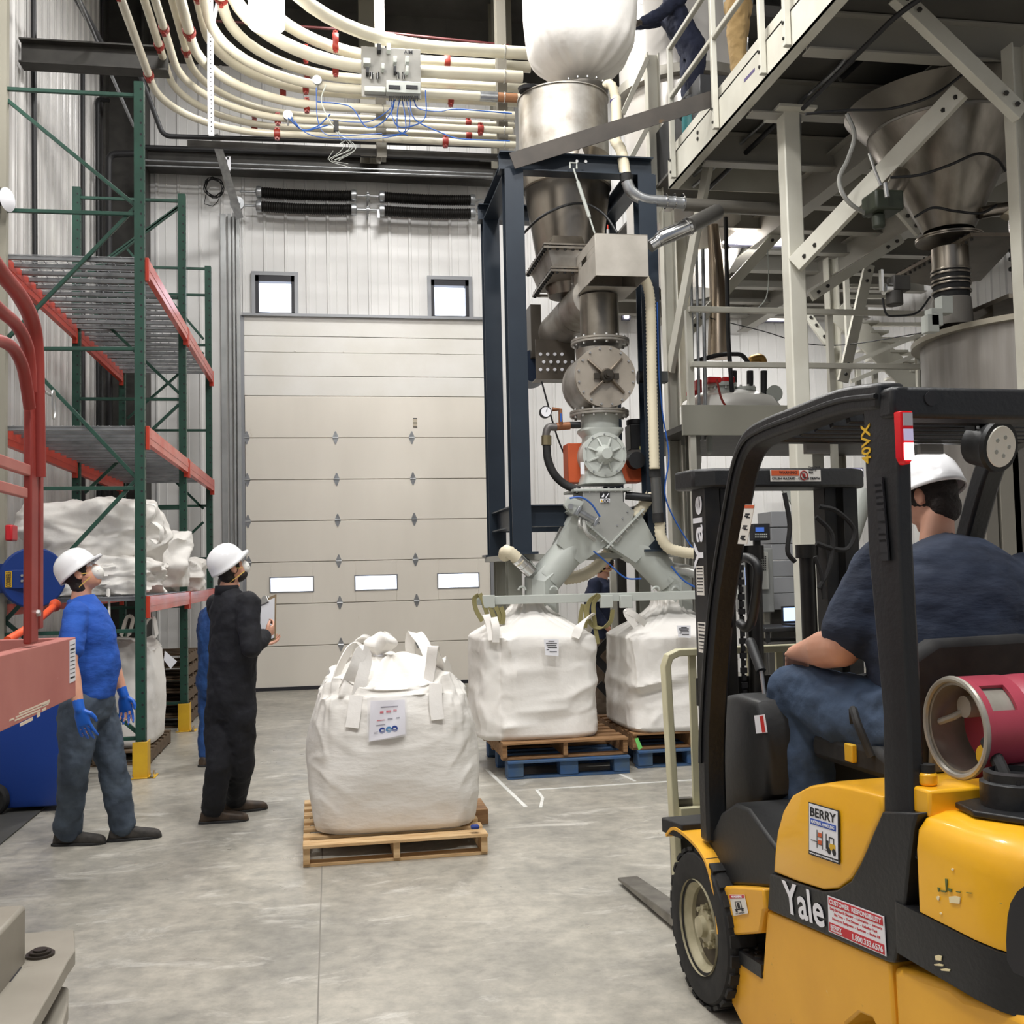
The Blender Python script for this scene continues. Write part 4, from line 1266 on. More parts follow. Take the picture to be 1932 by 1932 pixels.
# lower cone
zc0, zc1 = P(1070, 336, HY).z, P(1070, 362, HY).z
zc2 = P(1060, 500, HY).z
mb = MB(); mb.lathe([(.20, P(1060, 560, HY).z), (.30, zc2), (.405, zc1 - .0), (.418, zc1 + .01), (.418, zb3 - .02)], (hx + .02, HY, 0), (0, 0, 1), 56)
mb.build('cone', M['staindk'], hp)
c = P(1105, 400, HY - .33); mb = MB(); d_ = V((.25, -1, -.3)).normalized(); mb.lathe([(.02, -.04), (.06, -.04), (.06, 0), (.02, 0)], c, d_, 20)
pt_ = mb.build('inspection_port', M['zinc'], hp)
mb = MB().tube(smooth_path([P(988, 440, 9.3), P(1020, 410, 9.15), P(1065, 388, 9.1), P(1105, 385, 9.15), P(1140, 405, 9.05), P(1165, 440, 8.95)], 8), .012, 8); mb.build('sensor_cable', M['wire'], hp)
for px in (1072, 1097):
    a = P(px, 296, 9.2); mb = MB(); mb.poly([a + V((-.04, 0, 0)), a + V((.04, 0, 0)), a + V((0, 0, .1))], (0, .02, 0)); mb.build('gusset', M['stain'], hp)
# square transition flanges below the cone, screw feeder running back
fd = thing('screw_feeder', (P(1060, 600, 9.6).x, 9.9, 3.6), 'stainless feeder tube with bolted square inlet flanges running back under the hopper', 'feeder')
fxl = P(1004, 500, 9.4)
def ring_rect(mb, xa, xb, ya, yb, z, t=.02, w_=.05):
    mb.b2((xa, ya, z), (xb, ya + w_, z + t)); mb.b2((xa, yb - w_, z), (xb, yb, z + t)); mb.b2((xa, ya + w_, z), (xa + w_, yb - w_, z + t)); mb.b2((xb - w_, ya + w_, z), (xb, yb - w_, z + t))
x0, x1 = P(1026, 468, 9.05).x, P(1110, 468, 9.05).x
z1_ = P(1060, 468, 9.05).z; z2_ = P(1060, 512, 9.05).z
y0_, y1_ = 9.05, 9.95
for nm, z_, sx in (('upper_flange', z1_, 0.0), ('lower_flange', z2_, .06)):
    mb = MB(); ring_rect(mb, x0 + sx, x1 + .02, y0_, y1_, z_); mb.b2((x0 + sx, y0_, z_ + .03), (x1, y0_ + .05, z_ + .045)); f_ = mb.build(nm, M['staindk'], fd)
    for k in range(12):
        yy = y0_ + .04 + (y1_ - y0_ - .08) * k / 11
        mb = MB(); mb.bolt((x0 + sx + .02, yy, z_ - .016), (0, 0, 1), .015, .06); mb.build('bolt', M['black'], f_)
    for k in range(5):
        mb = MB(); mb.bolt((x0 + sx + .06 + .07 * k, y0_ + .02, z_ - .012), (0, 0, 1), .014, .05); mb.build('bolt', M['black'], f_)
mb = MB(); mb.loft([[V((xa, ya, z_)), V((xb, ya, z_)), V((xb, yb, z_)), V((xa, yb, z_))] for z_, xa, xb, ya, yb in ((z2_ + .02, x0 + .11, x1, y0_ + .1, y1_ - .1), (z1_, x0 + .05, x1, y0_ + .05, y1_ - .05))]); mb.build('square_chute', M['stain'], fd, flat=True)
mb = MB(); mb.loft([[V((xa, ya, z_)), V((xb, ya, z_)), V((xb, yb, z_)), V((xa, yb, z_))] for z_, xa, xb, ya, yb in ((z1_ + .02, x0 + .05, x1, y0_ + .05, y1_ - .05), (z1_ + .16, x0 + .12, x1 - .02, y0_ + .15, y1_ - .15))]); mb.build('square_chute', M['staindk'], fd, flat=True)
ca, cb = P(1113, 542, 9.1), P(1051, 634, 10.35)
ca = V((cb.x, 9.0, cb.z)); ca = V((P(1120, 575, 9.0).x, 8.95, P(1120, 575, 9.0).z)); cb = V((ca.x, 10.3, ca.z))
xf = P(1100, 560, 9.3).x - .02
ca, cb = V((xf + .06, 9.1, P(1100, 560, 9.1).z)), V((P(1052, 628, 10.2).x, 10.25, P(1052, 628, 10.2).z))
mb = MB(); mb.lathe([(.02, 0), (.185, 0), (.19, .01), (.19, (cb - ca).length), (.18, (cb - ca).length + .02), (.02, (cb - ca).length + .02)], ca, cb - ca, 40); mb.build('feeder_tube', M['stain'], fd)
mb = MB(); mb.lathe([(.185, .45), (.195, .45), (.195, .47), (.185, .47)], ca, cb - ca, 40, cap=False); mb.build('weld_band', M['stain'], fd)
# perforated guard and end plate
gy = 10.25
a, b = P(1000, 575, gy), P(1022, 675, gy)
mb = MB(); mb.b2((a.x, gy - .02, b.z), (b.x, gy + .3, a.z)); mb.build('end_guard', mat('guard_steel', (96, 90, 82), .45, .6), fd)
a, b = P(1010, 640, 9.9), P(1086, 714, 9.9)
mb = MB(); mb.b2((a.x, 9.9, b.z), (b.x, 9.91, a.z)); mb.b2((a.x, 9.9, b.z - .01), (b.x, 10.1, b.z)); mb.mi = 1
for j in range(3):
    for k in range(5 - (j == 0)):
        c = P(1020 + 13.5 * k + (6 if j == 1 else 0), 668 + 14.5 * j, 9.89); mb.cyl(c, c + V((0, .012, 0)), .016, seg=12)
mb.build('perforated_guard', [mat('guard_steel2', (104, 96, 86), .4, .6), M['paper']], fd)
mb = MB(); a = P(1012, 690, 10.3); mb.cyl(a, a + V((0, .35, 0)), .17, seg=28); mb.build('drive_motor', mat('dark_blue_motor', (34, 46, 66), .4), fd)

# stainless hood box
hd = thing('inspection_hood', (P(1170, 500, 8.6).x, 8.8, 4), 'bare stainless box hood with hand slots in front of the tower', 'hood')
ya, yb = 8.45, 9.25
a, b = P(1122, 441, ya), P(1224, 522, ya)
X0, X1, Z1, Z0 = a.x, b.x, a.z, b.z
t_ = .006
mb = MB()
mb.b2((X0, ya, Z0), (X1, ya + t_, Z1)); mb.b2((X0, ya + t_, Z1 - t_), (X1, yb, Z1)); mb.b2((X1 - t_, ya + t_, Z0), (X1, yb, Z1 - t_))
mb.b2((X0, ya + .0, Z1 + .002), (X1, ya + .012, Z1 + .006))
# left side with slot
zs0, zs1 = Z1 - .14, Z1 - .09
mb.b2((X0, ya + t_, Z0), (X0 + t_, yb, zs0)); mb.b2((X0, ya + t_, zs1), (X0 + t_, yb, Z1 - t_)); mb.b2((X0, ya + t_, zs0), (X0 + t_, ya + .30, zs1)); mb.b2((X0, ya + .50, zs0), (X0 + t_, yb, zs1))
mb.b2((X0, yb - t_, Z0), (X1, yb, Z1)); mb.b2((X0, ya + .35, Z0 - .0), (X1, yb, Z0 + .01))
mb.build('hood_shell', mat('bare_stainless_sheet', (196, 190, 180), .5, .45, c2=(176, 170, 160), nscale=4, spots=[((140, 132, 120), 9, .68)]), hd, bevel=.002)
mb = MB(); mb.b2((X0 - .02, yb + .002, Z0 - .1), (X0, yb + .012, Z1 + .02)); mb.build('hood_flange', M['stain'], hd)
c = P(1147, 436, 8.6); mb = MB(); mb.cyl((c.x, 8.6, Z1), (c.x, 8.6, Z1 + .05), .02, seg=14); mb.cyl((c.x, 8.6, Z1 + .05), (c.x, 8.6, Z1 + .09), .013, seg=10); pf = mb.build('cable_gland', M['zinc'], hd)
mb = MB(); mb.cyl((c.x, 8.6, Z1 + .09), (c.x, 8.6, Z1 + .13), .006, seg=8); mb.build('red_lead', mat('red_lead', (180, 50, 30), .4), pf)

# vertical inlet, rotary valve, second valve, diverter  (one column = one thing each)
cx_ = P(1131, 610, 9.05).x
rv = thing('rotary_valve', (cx_, 9.05, 3.3), 'large stainless rotary valve with cross ribbed round cover on the tower', 'valve')
zA, zB = P(1130, 560, 9.05).z, P(1130, 645, 9.05).z
mb = MB(); mb.lathe([(.172, zB), (.172, zA)], (cx_, 9.05, 0), (0, 0, 1), 40); mb.build('inlet_tube', mat('inlet_steel', (138, 132, 122), .35, .85, c2=(116, 110, 100), nscale=5), rv)
def flange(par, cx, cy, z, r, t=.02, n=14, mt='stain', bolts=True, two=True):
    mb = MB(); mb.lathe([(.04, -t), (r, -t), (r, -.003), (r - .006, 0), (r, .003), (r, t), (.04, t)], (cx, cy, z), (0, 0, 1), 48)
    f_ = mb.build('flange', M[mt] if isinstance(mt, str) else mt, par)
    if bolts:
        for k in range(n):
            a = 2 * PI * (k + .5) / n
            mb = MB(); p_ = V((cx + (r - .03) * math.cos(a), cy + (r - .03) * math.sin(a), z))
            mb.bolt(p_ + V((0, 0, -t - .02)), (0, 0, 1), .014, .02); mb.bolt(p_ + V((0, 0, t)), (0, 0, 1), .014, .02); mb.cyl(p_ - V((0, 0, t)), p_ + V((0, 0, t)), .008, seg=8)
            mb.build('bolt', M['zinc'], f_)
    return f_
flange(rv, cx_, 9.05, P(1130, 647, 9.05).z, .26, n=14)
c = P(1142, 711, 8.82); rc = .268
zc = c.z
mb = MB(); mb.cyl((c.x, 8.84, zc), (c.x, 9.28, zc), rc * 1.01, seg=56); mb.cyl((c.x, 9.28, zc), (c.x, 9.31, zc), rc * 1.03, seg=56); mb.build('valve_body', M['stain'], rv)
mb = MB(); mb.lathe([(.18, -.16), (.20, .06)], (c.x, 9.06, P(1130, 660, 9.0).z - .05), (0, 0, 1), 32); mb.build('valve_neck', M['stain'], rv)
mb = MB(); mb.cyl((c.x, 8.80, zc), (c.x, 8.84, zc), rc, seg=64)
cov = mb.build('round_cover', mat('brushed_cover', (186, 176, 162), .42, .7, c2=(170, 160, 146), nscale=5), rv)
for k in range(16):
    a = 2 * PI * (k + .5) / 16
    mb = MB(); mb.bolt((c.x + .245 * math.cos(a), 8.80, zc + .245 * math.sin(a)), (0, -1, 0), .011, .014); mb.build('bolt', M['zinc'], cov)
for k in range(4):
    a = PI / 4 + k * PI / 2
    u_ = V((math.cos(a), 0, math.sin(a)))
    mb = MB(); p0, p1 = V((c.x, 8.80, zc)) + u_ * .05, V((c.x, 8.80, zc)) + u_ * .215
    mb.poly([p0 + V((0, -.055, 0)), p1 + V((0, -.02, 0)), p1, p0], u_.cross(V((0, 1, 0))) * .018); 
    mb.build('cover_rib', mat('rib_steel', (120, 110, 98), .4, .7), cov, bevel=.004)
mb = MB(); mb.lathe([(.045, 0), (.058, 0), (.062, .05), (.05, .07), (.035, .07), (.035, .09), (.022, .09), (.022, .12), (.004, .12)], (c.x, 8.80, zc), (0, -1, 0), 28); mb.box((c.x, 8.785, zc), (.22, .03, .05)); mb.box((c.x, 8.785, zc), (.05, .03, .12))
mb.build('bearing_hub', mat('dark_bearing', (82, 76, 68), .35, .8), rv)
z_f2 = P(1135, 781, 9.05).z
flange(rv, c.x, 9.06, z_f2, .262, n=14)
mt_ = thing('gear_motor', P(1228, 712, 8.95), 'dark gear motor on the right of the stainless rotary valve', 'motor')
mb = MB(); a = P(1204, 712, 9.1); mb.cyl(a, a + V((.05, 0, 0)), .06, seg=24); mb.build('adapter', M['black'], mt_)
mb = MB(); a = a + V((.05, 0, 0))
for k in range(10): mb.cyl(a + V((.005 + .011 * k, 0, 0)), a + V((.011 + .011 * k, 0, 0)), .095 if k % 2 else .085, seg=26)
mb.build('finned_housing', mat('motor_grey', (58, 58, 58), .45), mt_)
mb = MB(); mb.cyl(a + V((.12, 0, 0)), a + V((.15, 0, 0)), .07, seg=22); mb.box(a + V((.18, 0, 0)), (.07, .1, .1)); mb.build('terminal_box', mat('motor_grey2', (70, 70, 68), .45), mt_, bevel=.005)
# grey valve
gv = thing('grey_rotary_valve', (c.x, 9.05, 2.7), 'light grey painted rotary valve with radial ribs below the stainless one', 'valve')
gp = M['greyp']
zg1, zg2, zg3, zg4 = P(1135, 785, 9.05).z, P(1135, 812, 9.05).z, P(1135, 893, 9.05).z, P(1135, 912, 9.05).z
mb = MB(); mb.lathe([(.168, zg2), (.168, zg1)], (c.x, 9.05, 0), (0, 0, 1), 40); mb.build('inlet_neck', gp, gv)
mb = MB()
def rr4(w_, d_, z_, n=24, e=4):
    out = []
    for k in range(n):
        a = 2 * PI * k / n; cc, ss = math.cos(a), math.sin(a)
        out.append(V((c.x + w_ * math.copysign(abs(cc) ** (2 / e), cc), 9.05 + d_ * math.copysign(abs(ss) ** (2 / e), ss), z_)))
    return out
mb.loft([rr4(.15, .15, zg3 - .02), rr4(.15, .16, (zg3 + zg2) / 2), rr4(.15, .16, zg2 - .06), rr4(.19, .18, zg2 - .015), rr4(.19, .18, zg2 + .005)], True)
mb.loft([rr4(.20, .19, zg4 - .012), rr4(.20, .19, zg4), rr4(.17, .17, zg3 - .0), rr4(.15, .16, zg3 + .05)], True)
mb.build('valve_casting', gp, gv)
c2_ = P(1142, 857, 8.84); rc2 = .192
mb = MB(); mb.cyl((c2_.x, 8.86, c2_.z), (c2_.x, 9.30, c2_.z), rc2 * .98, seg=48); mb.build('valve_body', gp, gv)
mb = MB(); mb.lathe([(rc2 * 1.02, .03), (rc2 * 1.02, 0), (rc2 * .86, -.005), (rc2 * .84, .01), (.09, .012), (.08, -.02), (.055, -.05), (.045, -.085), (.004, -.085)], (c2_.x, 8.86, c2_.z), (0, 1, 0), 48)
cov = mb.build('ribbed_cover', gp, gv)
for k in range(8):
    a = PI / 8 + k * PI / 4; u_ = V((math.cos(a), 0, math.sin(a)))
    p0, p1 = V((c2_.x, 8.87, c2_.z)) + u_ * .05, V((c2_.x, 8.87, c2_.z)) + u_ * .16
    mb = MB(); s_ = u_.cross(V((0, 1, 0))) * .016; mb.poly([p0 + V((0, -.05, 0)) - s_ / 2, p1 + V((0, -.012, 0)) - s_ / 2, p1 - s_ / 2, p0 - s_ / 2], s_); mb.build('cover_rib', gp, cov, bevel=.003)
for k in range(10):
    a = 2 * PI * (k + .5) / 10
    mb = MB(); mb.bolt((c2_.x + .178 * math.cos(a), 8.86, c2_.z + .178 * math.sin(a)), (0, -1, 0), .008, .012); mb.build('bolt', M['zinc'], cov)
for (pa, pb, yy) in (((1071, 836), (1100, 910), 9.1), ((1172, 868), (1214, 909), 9.1)):
    a, b = P(*pa, yy), P(*pb, yy); mb = MB(); mb.b2((a.x, yy, b.z), (b.x, yy + .2, a.z)); mb.build('drive_guard', M['orangepart'], gv, bevel=.006)
mb = MB(); a, b = P(1189, 800, 9.1), P(1222, 848, 9.1); mb.b2((a.x, 9.1, b.z), (b.x, 9.28, a.z)); mb.cyl(((a.x + b.x) / 2, 9.19, a.z), ((a.x + b.x) / 2, 9.19, a.z + .05), .085, seg=24); mo = mb.build('drive_motor', M['black'], gv, bevel=.008)
a, b = P(1213, 826, 9.09), P(1221, 838, 9.09); mb = MB(); mb.b2((a.x, 9.09, b.z), (b.x, 9.099, a.z)); mb.build('rating_label', M['greyp'], mo)
a, b = P(1207, 842, 9.09), P(1219, 848, 9.09); mb = MB(); mb.b2((a.x, 9.09, b.z), (b.x, 9.099, a.z)); mb.build('yellow_label', mat('pale_yellow', (220, 214, 140), .5), mo)
c = P(1202, 868, 9.0); mb = MB(); mb.cyl(c, c + V((0, .15, 0)), .075, seg=28); mb.build('belt_housing', M['black'], gv)
a, b = P(1095, 872, 8.83), P(1103, 895, 8.83); mb = MB(); mb.b2((a.x, 8.83, b.z), (b.x, 8.835, a.z)); mb.build('serial_label', M['paper'], gv)
# diverter
dv = thing('diverter_valve', (c2_.x, 9.0, 1.5), 'grey two-way diverter chute splitting like an upside-down V over two bags', 'diverter')
D = lambda px, py: P(880 + px / 3.864, 850 + py / 3.864, 8.86)
mb = MB(); a, b = P(1082, 925, 8.86), P(1191, 921, 8.86)
mb.b2((a.x, 8.84, a.z - .01), (b.x, 9.26, a.z + .012)); fl = mb.build('top_flange', gp, dv, bevel=.003)
for k in range(9):
    mb = MB(); mb.bolt((a.x + .03 + (b.x - a.x - .06) * k / 8, 8.86, a.z - .022), (0, 0, 1), .009, .045); mb.build('bolt', M['zinc'], fl)
poly = [D(850, 292), D(1142, 292), D(1144, 372), D(1226, 442), D(1216, 490), D(1108, 672), D(1012, 672), D(952, 600), D(790, 470), D(846, 380)]
mb = MB(); mb.poly(poly, (0, .38, 0)); bd = mb.build('diverter_body', mat('satin_plate', (176, 176, 170), .4, .4, c2=(166, 166, 160), nscale=4), dv, bevel=.004)
for px, py in ((1172, 445), (1136, 493), (1098, 545), (1195, 420)):
    mb = MB(); mb.bolt(D(px, py), (0, -1, 0), .009, .008); mb.build('bolt', M['zinc'], bd)
D2 = lambda px, py, y=8.85: P(880 + px / 3.864, 850 + py / 3.864, y)
mb = MB(); mb.poly([D2(975, 306), D2(1045, 304), D2(1045, 346), D2(975, 348)], (0, .004, 0)); pl_ = mb.build('black_sticker', M['ink'], dv)
mb = MB(); mb.poly([D2(985, 340, 8.845), D2(1002, 312, 8.845), D2(1006, 324, 8.845), D2(1000, 342, 8.845)], (0, .003, 0)); mb.poly([D2(1012, 344, 8.845), D2(1036, 310, 8.845), D2(1040, 314, 8.845), D2(1020, 345, 8.845)], (0, .003, 0)); mb.build('sticker_mark', M['paper'], pl_)
mb = MB(); mb.poly([D2(975, 352), D2(1046, 350), D2(1046, 378), D2(975, 380)], (0, .004, 0)); pl_ = mb.build('white_sticker', M['paper'], dv)
mb = MB(); mb.poly([D2(980, 374, 8.846), D2(996, 374, 8.846), D2(988, 356, 8.846)], (0, .003, 0)); mb.build('warning_triangle', M['yellowguard'], pl_)
for px in (1010, 1030):
    mb = MB(); c = D2(px, 366, 8.846); mb.tube([c + V((.012 * math.cos(a), 0, .012 * math.sin(a))) for a in [2 * PI * k / 14 for k in range(14)]], .003, 6, closed=True); mb.build('goggle_mark', M['ink'], pl_)
# actuator
mb = MB(); mb.poly([D2(712, 400, 8.80), D2(735, 345, 8.80), D2(800, 352, 8.80), D2(858, 375, 8.80), D2(800, 475, 8.80), D2(750, 450, 8.80)], (0, .05, 0)); mb.build('actuator_plate', gp, dv, bevel=.003)
mb = MB(); a, b = D2(790, 430, 8.74), D2(960, 530, 8.74); mb.cyl(a.lerp(b, .18), a.lerp(b, .86), .032, seg=18)
for f_ in (.12, .9): mb.bar(a.lerp(b, f_ - .06), a.lerp(b, f_ + .05), .08, .085, (0, 1, 0))
mb.cyl(a.lerp(b, .9), a.lerp(b, 1.05), .012, seg=8); mb.build('air_cylinder', M['steel'], dv, bevel=.003)
mb = MB(); c = D2(757, 408, 8.79); mb.cyl(c, c + V((0, -.02, 0)), .024, seg=18); mb.build('pivot_cap', M['zinc'], dv)
for k, (pa, pb) in enumerate((((850, 500), (935, 650)), ((830, 470), (860, 580)))):
    mb = MB().tube(smooth_path([D2(*pa, 8.76), D2((pa[0] + pb[0]) / 2 - 20, (pa[1] + pb[1]) / 2 + 20, 8.7), D2(*pb, 8.74)], 6), .02 if k == 0 else .014, 10); mb.build('clear_tube', M['greyhose'], dv)
# legs
legs = (((1103, 1003), (1030, 1092), (1022, 1122)), ((1172, 1003), (1262, 1095), (1276, 1122)))
for i, (a, b, c) in enumerate(legs):
    A, B, Cc = P(*a, 9.05), P(*b, 9.05), P(*c, 9.05)
    mb = MB(); mb.tube([A, B], .142, 36); lg = mb.build('chute_leg', gp, dv)
    mb = MB(); mb.tube([B - (B - A).normalized() * .06, V((Cc.x, 9.05, B.z - .02)), V((Cc.x, 9.05, Cc.z - .16))], [.145, .152, .15], 8); mb.build('outlet_elbow', gp, dv, ang=20)
    u_ = (B - A).normalized()
    mb = MB(); s_ = u_.cross(V((0, 1, 0)))
    F0 = A - u_ * .02
    mb.loft([[F0 + s_ * .2 * x_ + V((0, .17 * y_, 0)) for x_, y_ in ((-1, -1), (1, -1), (1, 1), (-1, 1))], [A + u_ * .26 + s_ * .13 * x_ + V((0, .13 * y_, 0)) for x_, y_ in ((-1, -1), (1, -1), (1, 1), (-1, 1))]])
    mb.build('square_transition', gp, dv)
    mb = MB(); mb.loft([[F0 - u_ * k + s_ * .24 * x_ + V((0, .21 * y_, 0)) for x_, y_ in ((-1, -1), (1, -1), (1, 1), (-1, 1))] for k in (0, .014)]); ff = mb.build('leg_flange', gp, dv)
    for k in range(7):
        mb = MB(); mb.bolt(F0 + s_ * (-.21 + .07 * k) + V((0, -.19, 0)) - u_ * .02, u_, .009, .045); mb.build('bolt', M['zinc'], ff)
# hose stubs at the legs
c0, c1, c2 = P(1002, 1078, 8.9), P(972, 1050, 8.85), P(950, 1034, 8.85)
mb = MB(); mb.tube([c0, c0.lerp(c1, .9)], .06, 22); mb.tube([c0.lerp(c1, .25), c0.lerp(c1, .45)], .065, 22); mb.build('clear_cuff', M['chrome'], dv)
def corr(pts, r, pitch=.030, seg=18, sub=10, cap=True):
    Pn = smooth_path(pts, sub)
    # resample at half pitch
    L_ = [0]
    for i in range(1, len(Pn)): L_.append(L_[-1] + (Pn[i] - Pn[i - 1]).length)
    n = max(4, int(L_[-1] / (pitch / 2)))
    out = []; j = 0
    for k in range(n + 1):
        s_ = L_[-1] * k / n
        while j < len(L_) - 2 and L_[j + 1] < s_: j += 1
        t_ = (s_ - L_[j]) / max(1e-9, L_[j + 1] - L_[j])
        out.append(Pn[j].lerp(Pn[j + 1], min(1, t_)))
    return MB().tube(out, [r * (1.0 if k % 2 else .87) for k in range(n + 1)], seg, cap)
def hose(name, label, pts, r, mt='hose', par=None, **k):
    o = corr(pts, r, **k).build(name, M[mt] if isinstance(mt, str) else mt, par, ang=70)
    return o if par else tag(o, label, 'hose')
hose('corrugated_stub', '', [P(984, 1062, 8.86), P(966, 1045, 8.85), P(955, 1040, 8.86), P(952, 1050, 8.95)], .056, par=dv)
hose('corrugated_hose', 'cream corrugated hose rising from the diverter to the dark vertical tube', [P(1198, 978, 8.95), P(1208, 962, 8.95), P(1226, 938, 8.95), P(1232, 930, 8.98)], .056)
hose('corrugated_hose', 'long cream corrugated hose running straight down right of the valves', [P(1196, 505, 8.75), P(1212, 520, 8.75), P(1224, 548, 8.75), P(1228, 600, 8.75), P(1230, 720, 8.75), P(1235, 885, 8.75)], .047)
hose('corrugated_hose', 'cream corrugated hose curving right from the foot of the dark tube toward the forklift mast', [P(1245, 985, 8.8), P(1247, 1012, 8.8), P(1262, 1034, 8.8), P(1290, 1042, 8.8), P(1318, 1048, 8.8), P(1324, 1075, 8.8)], .05)
hose('corrugated_hose', 'cream corrugated hose sagging behind the two grey chute legs', [P(1064, 1092, 9.35), P(1100, 1085, 9.35), P(1130, 1065, 9.35), P(1158, 1030, 9.35)], .06)
pt = thing('vent_tube', P(1240, 940, 8.8), 'dark grey vertical tube with taped ends between the corrugated hoses', 'tube')
mb = MB(); mb.cyl(P(1236, 890, 8.78), P(1242, 985, 8.78), .044, seg=22); mb.build('tube_body', mat('dark_steel_tube', (96, 96, 94), .35, .5), pt)
mb = MB(); mb.cyl(P(1235, 882, 8.78), P(1236, 900, 8.78), .05, seg=18); mb.cyl(P(1241, 968, 8.78), P(1243, 986, 8.78), .05, seg=18); mb.build('black_tape', M['rubber'], pt)
mb = MB(); mb.cyl(P(1180, 935, 8.9), P(1236, 940, 8.85), .035, seg=16); mb.build('side_branch', M['black'], pt)
a, b = P(1292, 1075, 8.9), P(1322, 1083, 8.85)
mb = MB(); mb.tube([P(1270, 1072, 9.0), a, b], .05, 20); tag(mb.build('clear_coupling', M['greyhose']), 'clear ribbed coupling on the right chute leg', 'coupling')
# top hose
hose('top_hose', 'cream hose rising beside the drum with blue strap and elbow top', [P(1143, 163, 9.25), P(1148, 158, 9.22), P(1156, 165, 9.2), P(1162, 190, 9.2)], .045)
th = thing('vacuum_hose', P(1165, 240, 9.15), 'smooth cream hose bending down past the right side of the hopper drum', 'hose')
mb = MB().tube(smooth_path([P(1162, 185, 9.2), P(1163, 230, 9.15), P(1160, 262, 9.1), P(1172, 285, 9.0), P(1180, 330, 8.95)], 8), [.047] * 12 + [.05] * 21, 20); mb.build('hose_run', M['hose'], th)
mb = MB(); mb.cyl(P(1161, 188, 9.2), P(1162, 192, 9.2), .051, seg=20); mb.build('blue_strap', mat('purple_strap', (70, 60, 130), .5), th)
mb = MB(); mb.cyl(P(1180, 328, 8.95), P(1182, 343, 8.95), .053, seg=20); mb.build('black_tape', M['rubber'], th)
mb = MB().tube(smooth_path([P(1182, 342, 8.95), P(1192, 362, 8.95), P(1215, 376, 8.95), P(1250, 380, 8.95), P(1292, 384, 8.95)], 8), .052, 22); mb.build('steel_elbow', M['steel'], th)
for px in (1255, 1271, 1287):
    mb = MB(); a, b = P(px, 380, 8.95), P(px + 2, 380, 8.95); mb.cyl(a, b, .068, seg=22); mb.build('pipe_collar', M['chrome'], th)
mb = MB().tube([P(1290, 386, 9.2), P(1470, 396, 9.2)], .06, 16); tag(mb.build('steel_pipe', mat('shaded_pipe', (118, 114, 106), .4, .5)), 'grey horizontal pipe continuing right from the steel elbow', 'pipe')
# steel duct to the box
mb = MB(); mb.tube([P(1226, 465, 8.7), P(1240, 456, 8.7)], .055, 22); mb.tube([P(1240, 456, 8.7), P(1248, 449, 8.7), P(1298, 428, 8.7)], [.055, .07, .07], 24); mb.tube([P(1296, 429, 8.7), P(1300, 427, 8.7)], .08, 24)
tag(mb.build('steel_duct', M['chrome']), 'short shiny steel duct slanting up from the right side of the stainless hood', 'duct')
tag(MB().tube([P(1299, 427, 8.75), P(1325, 414, 8.9), P(1352, 400, 9.1)], .072, 20).build('dark_duct', mat('dark_duct', (104, 102, 98), .4, .5)), 'dark round duct rising right from the shiny steel duct under the mezzanine', 'duct')
# gauge assembly with black hose, left of valves
ga = thing('air_inlet', P(1045, 800, 9.0), 'rusty elbow and valve with round gauge left of the valve column', 'pipe fitting')
c = P(1030, 777, 8.95); mb = MB(); mb.cyl(c, c + V((0, .05, 0)), .052, seg=28); mb.build('gauge_case', M['black'], ga)
mb = MB(); mb.cyl(c - V((0, .004, 0)), c, .043, seg=28); dl = mb.build('dial', M['paper'], ga)
mb = MB(); mb.bar(c + V((0, -.006, 0)), c + V((.012, -.006, .03)), .004, .002, (0, 1, 0)); mb.build('needle', M['ink'], dl)
mb = MB(); mb.tube([P(1042, 772, 8.98), P(1057, 773, 8.98), P(1058, 805, 8.98)], .02, 12); mb.tube([P(1050, 805, 9.0), P(1075, 803, 9.0)], .035, 16); mb.build('brass_valve', mat('rusty_brass', (140, 92, 62), .5, .4), ga)
mb = MB(); mb.tube([P(1075, 802, 9.0), P(1095, 802, 9.0)], .03, 14); mb.build('nipple', M['black'], ga)
mb = MB().tube(smooth_path([P(1050, 806, 9.0), P(1036, 806, 9.0), P(1031, 815, 9.0), P(1030, 825, 9.0)], 6), .034, 16); mb.build('elbow', mat('dull_grey_elbow', (104, 100, 98), .45, .5), ga)
mb = MB(); mb.cyl(P(1031, 822, 9.0), P(1031, 840, 9.0), .045, seg=8); mb.build('hose_nut', mat('brass_nut', (120, 110, 84), .45, .5), ga)
mb = MB().tube(smooth_path([P(1031, 838, 9.0), P(1034, 868, 9.0), P(1046, 895, 9.0), P(1066, 914, 9.0), P(1092, 925, 8.95)], 8), .036, 16); mb.build('black_hose', M['rubber'], ga)
mb = MB(); mb.box(P(1058, 788, 8.93), (.012, .02, .07)); mb.build('blue_handle', M['blueair'], ga)
# flat diagonal bar from tower top to mezzanine
a, b = P(966, 304, 8.86), P(1388, 173, 8.86)
t = thing('diagonal_tie', a.lerp(b, .5), 'long dark flat steel bar slanting up from the tower top to the mezzanine edge', 'bar')
mb = MB(); mb.bar(a, b, .012, .145, (0, 0, 1)); mb.build('flat_bar', mat('rusty_dark_bar', (82, 76, 70), .5, .3, c2=(66, 62, 58), nscale=3, spots=[((100, 78, 52), 5, .66)]), t)
mb = MB(); c = P(1391, 168, 8.84); mb.box(c + V((.01, .02, 0)), (.045, .04, .18)); e_ = mb.build('end_bracket', M['darkbeam'], t, bevel=.003)
for dz in (-.04, .05):
    mb = MB(); mb.bolt(c + V((-.04, 0, dz)), (0, -1, 0), .02, .03); mb.build('bolt', M['zinc'], e_)
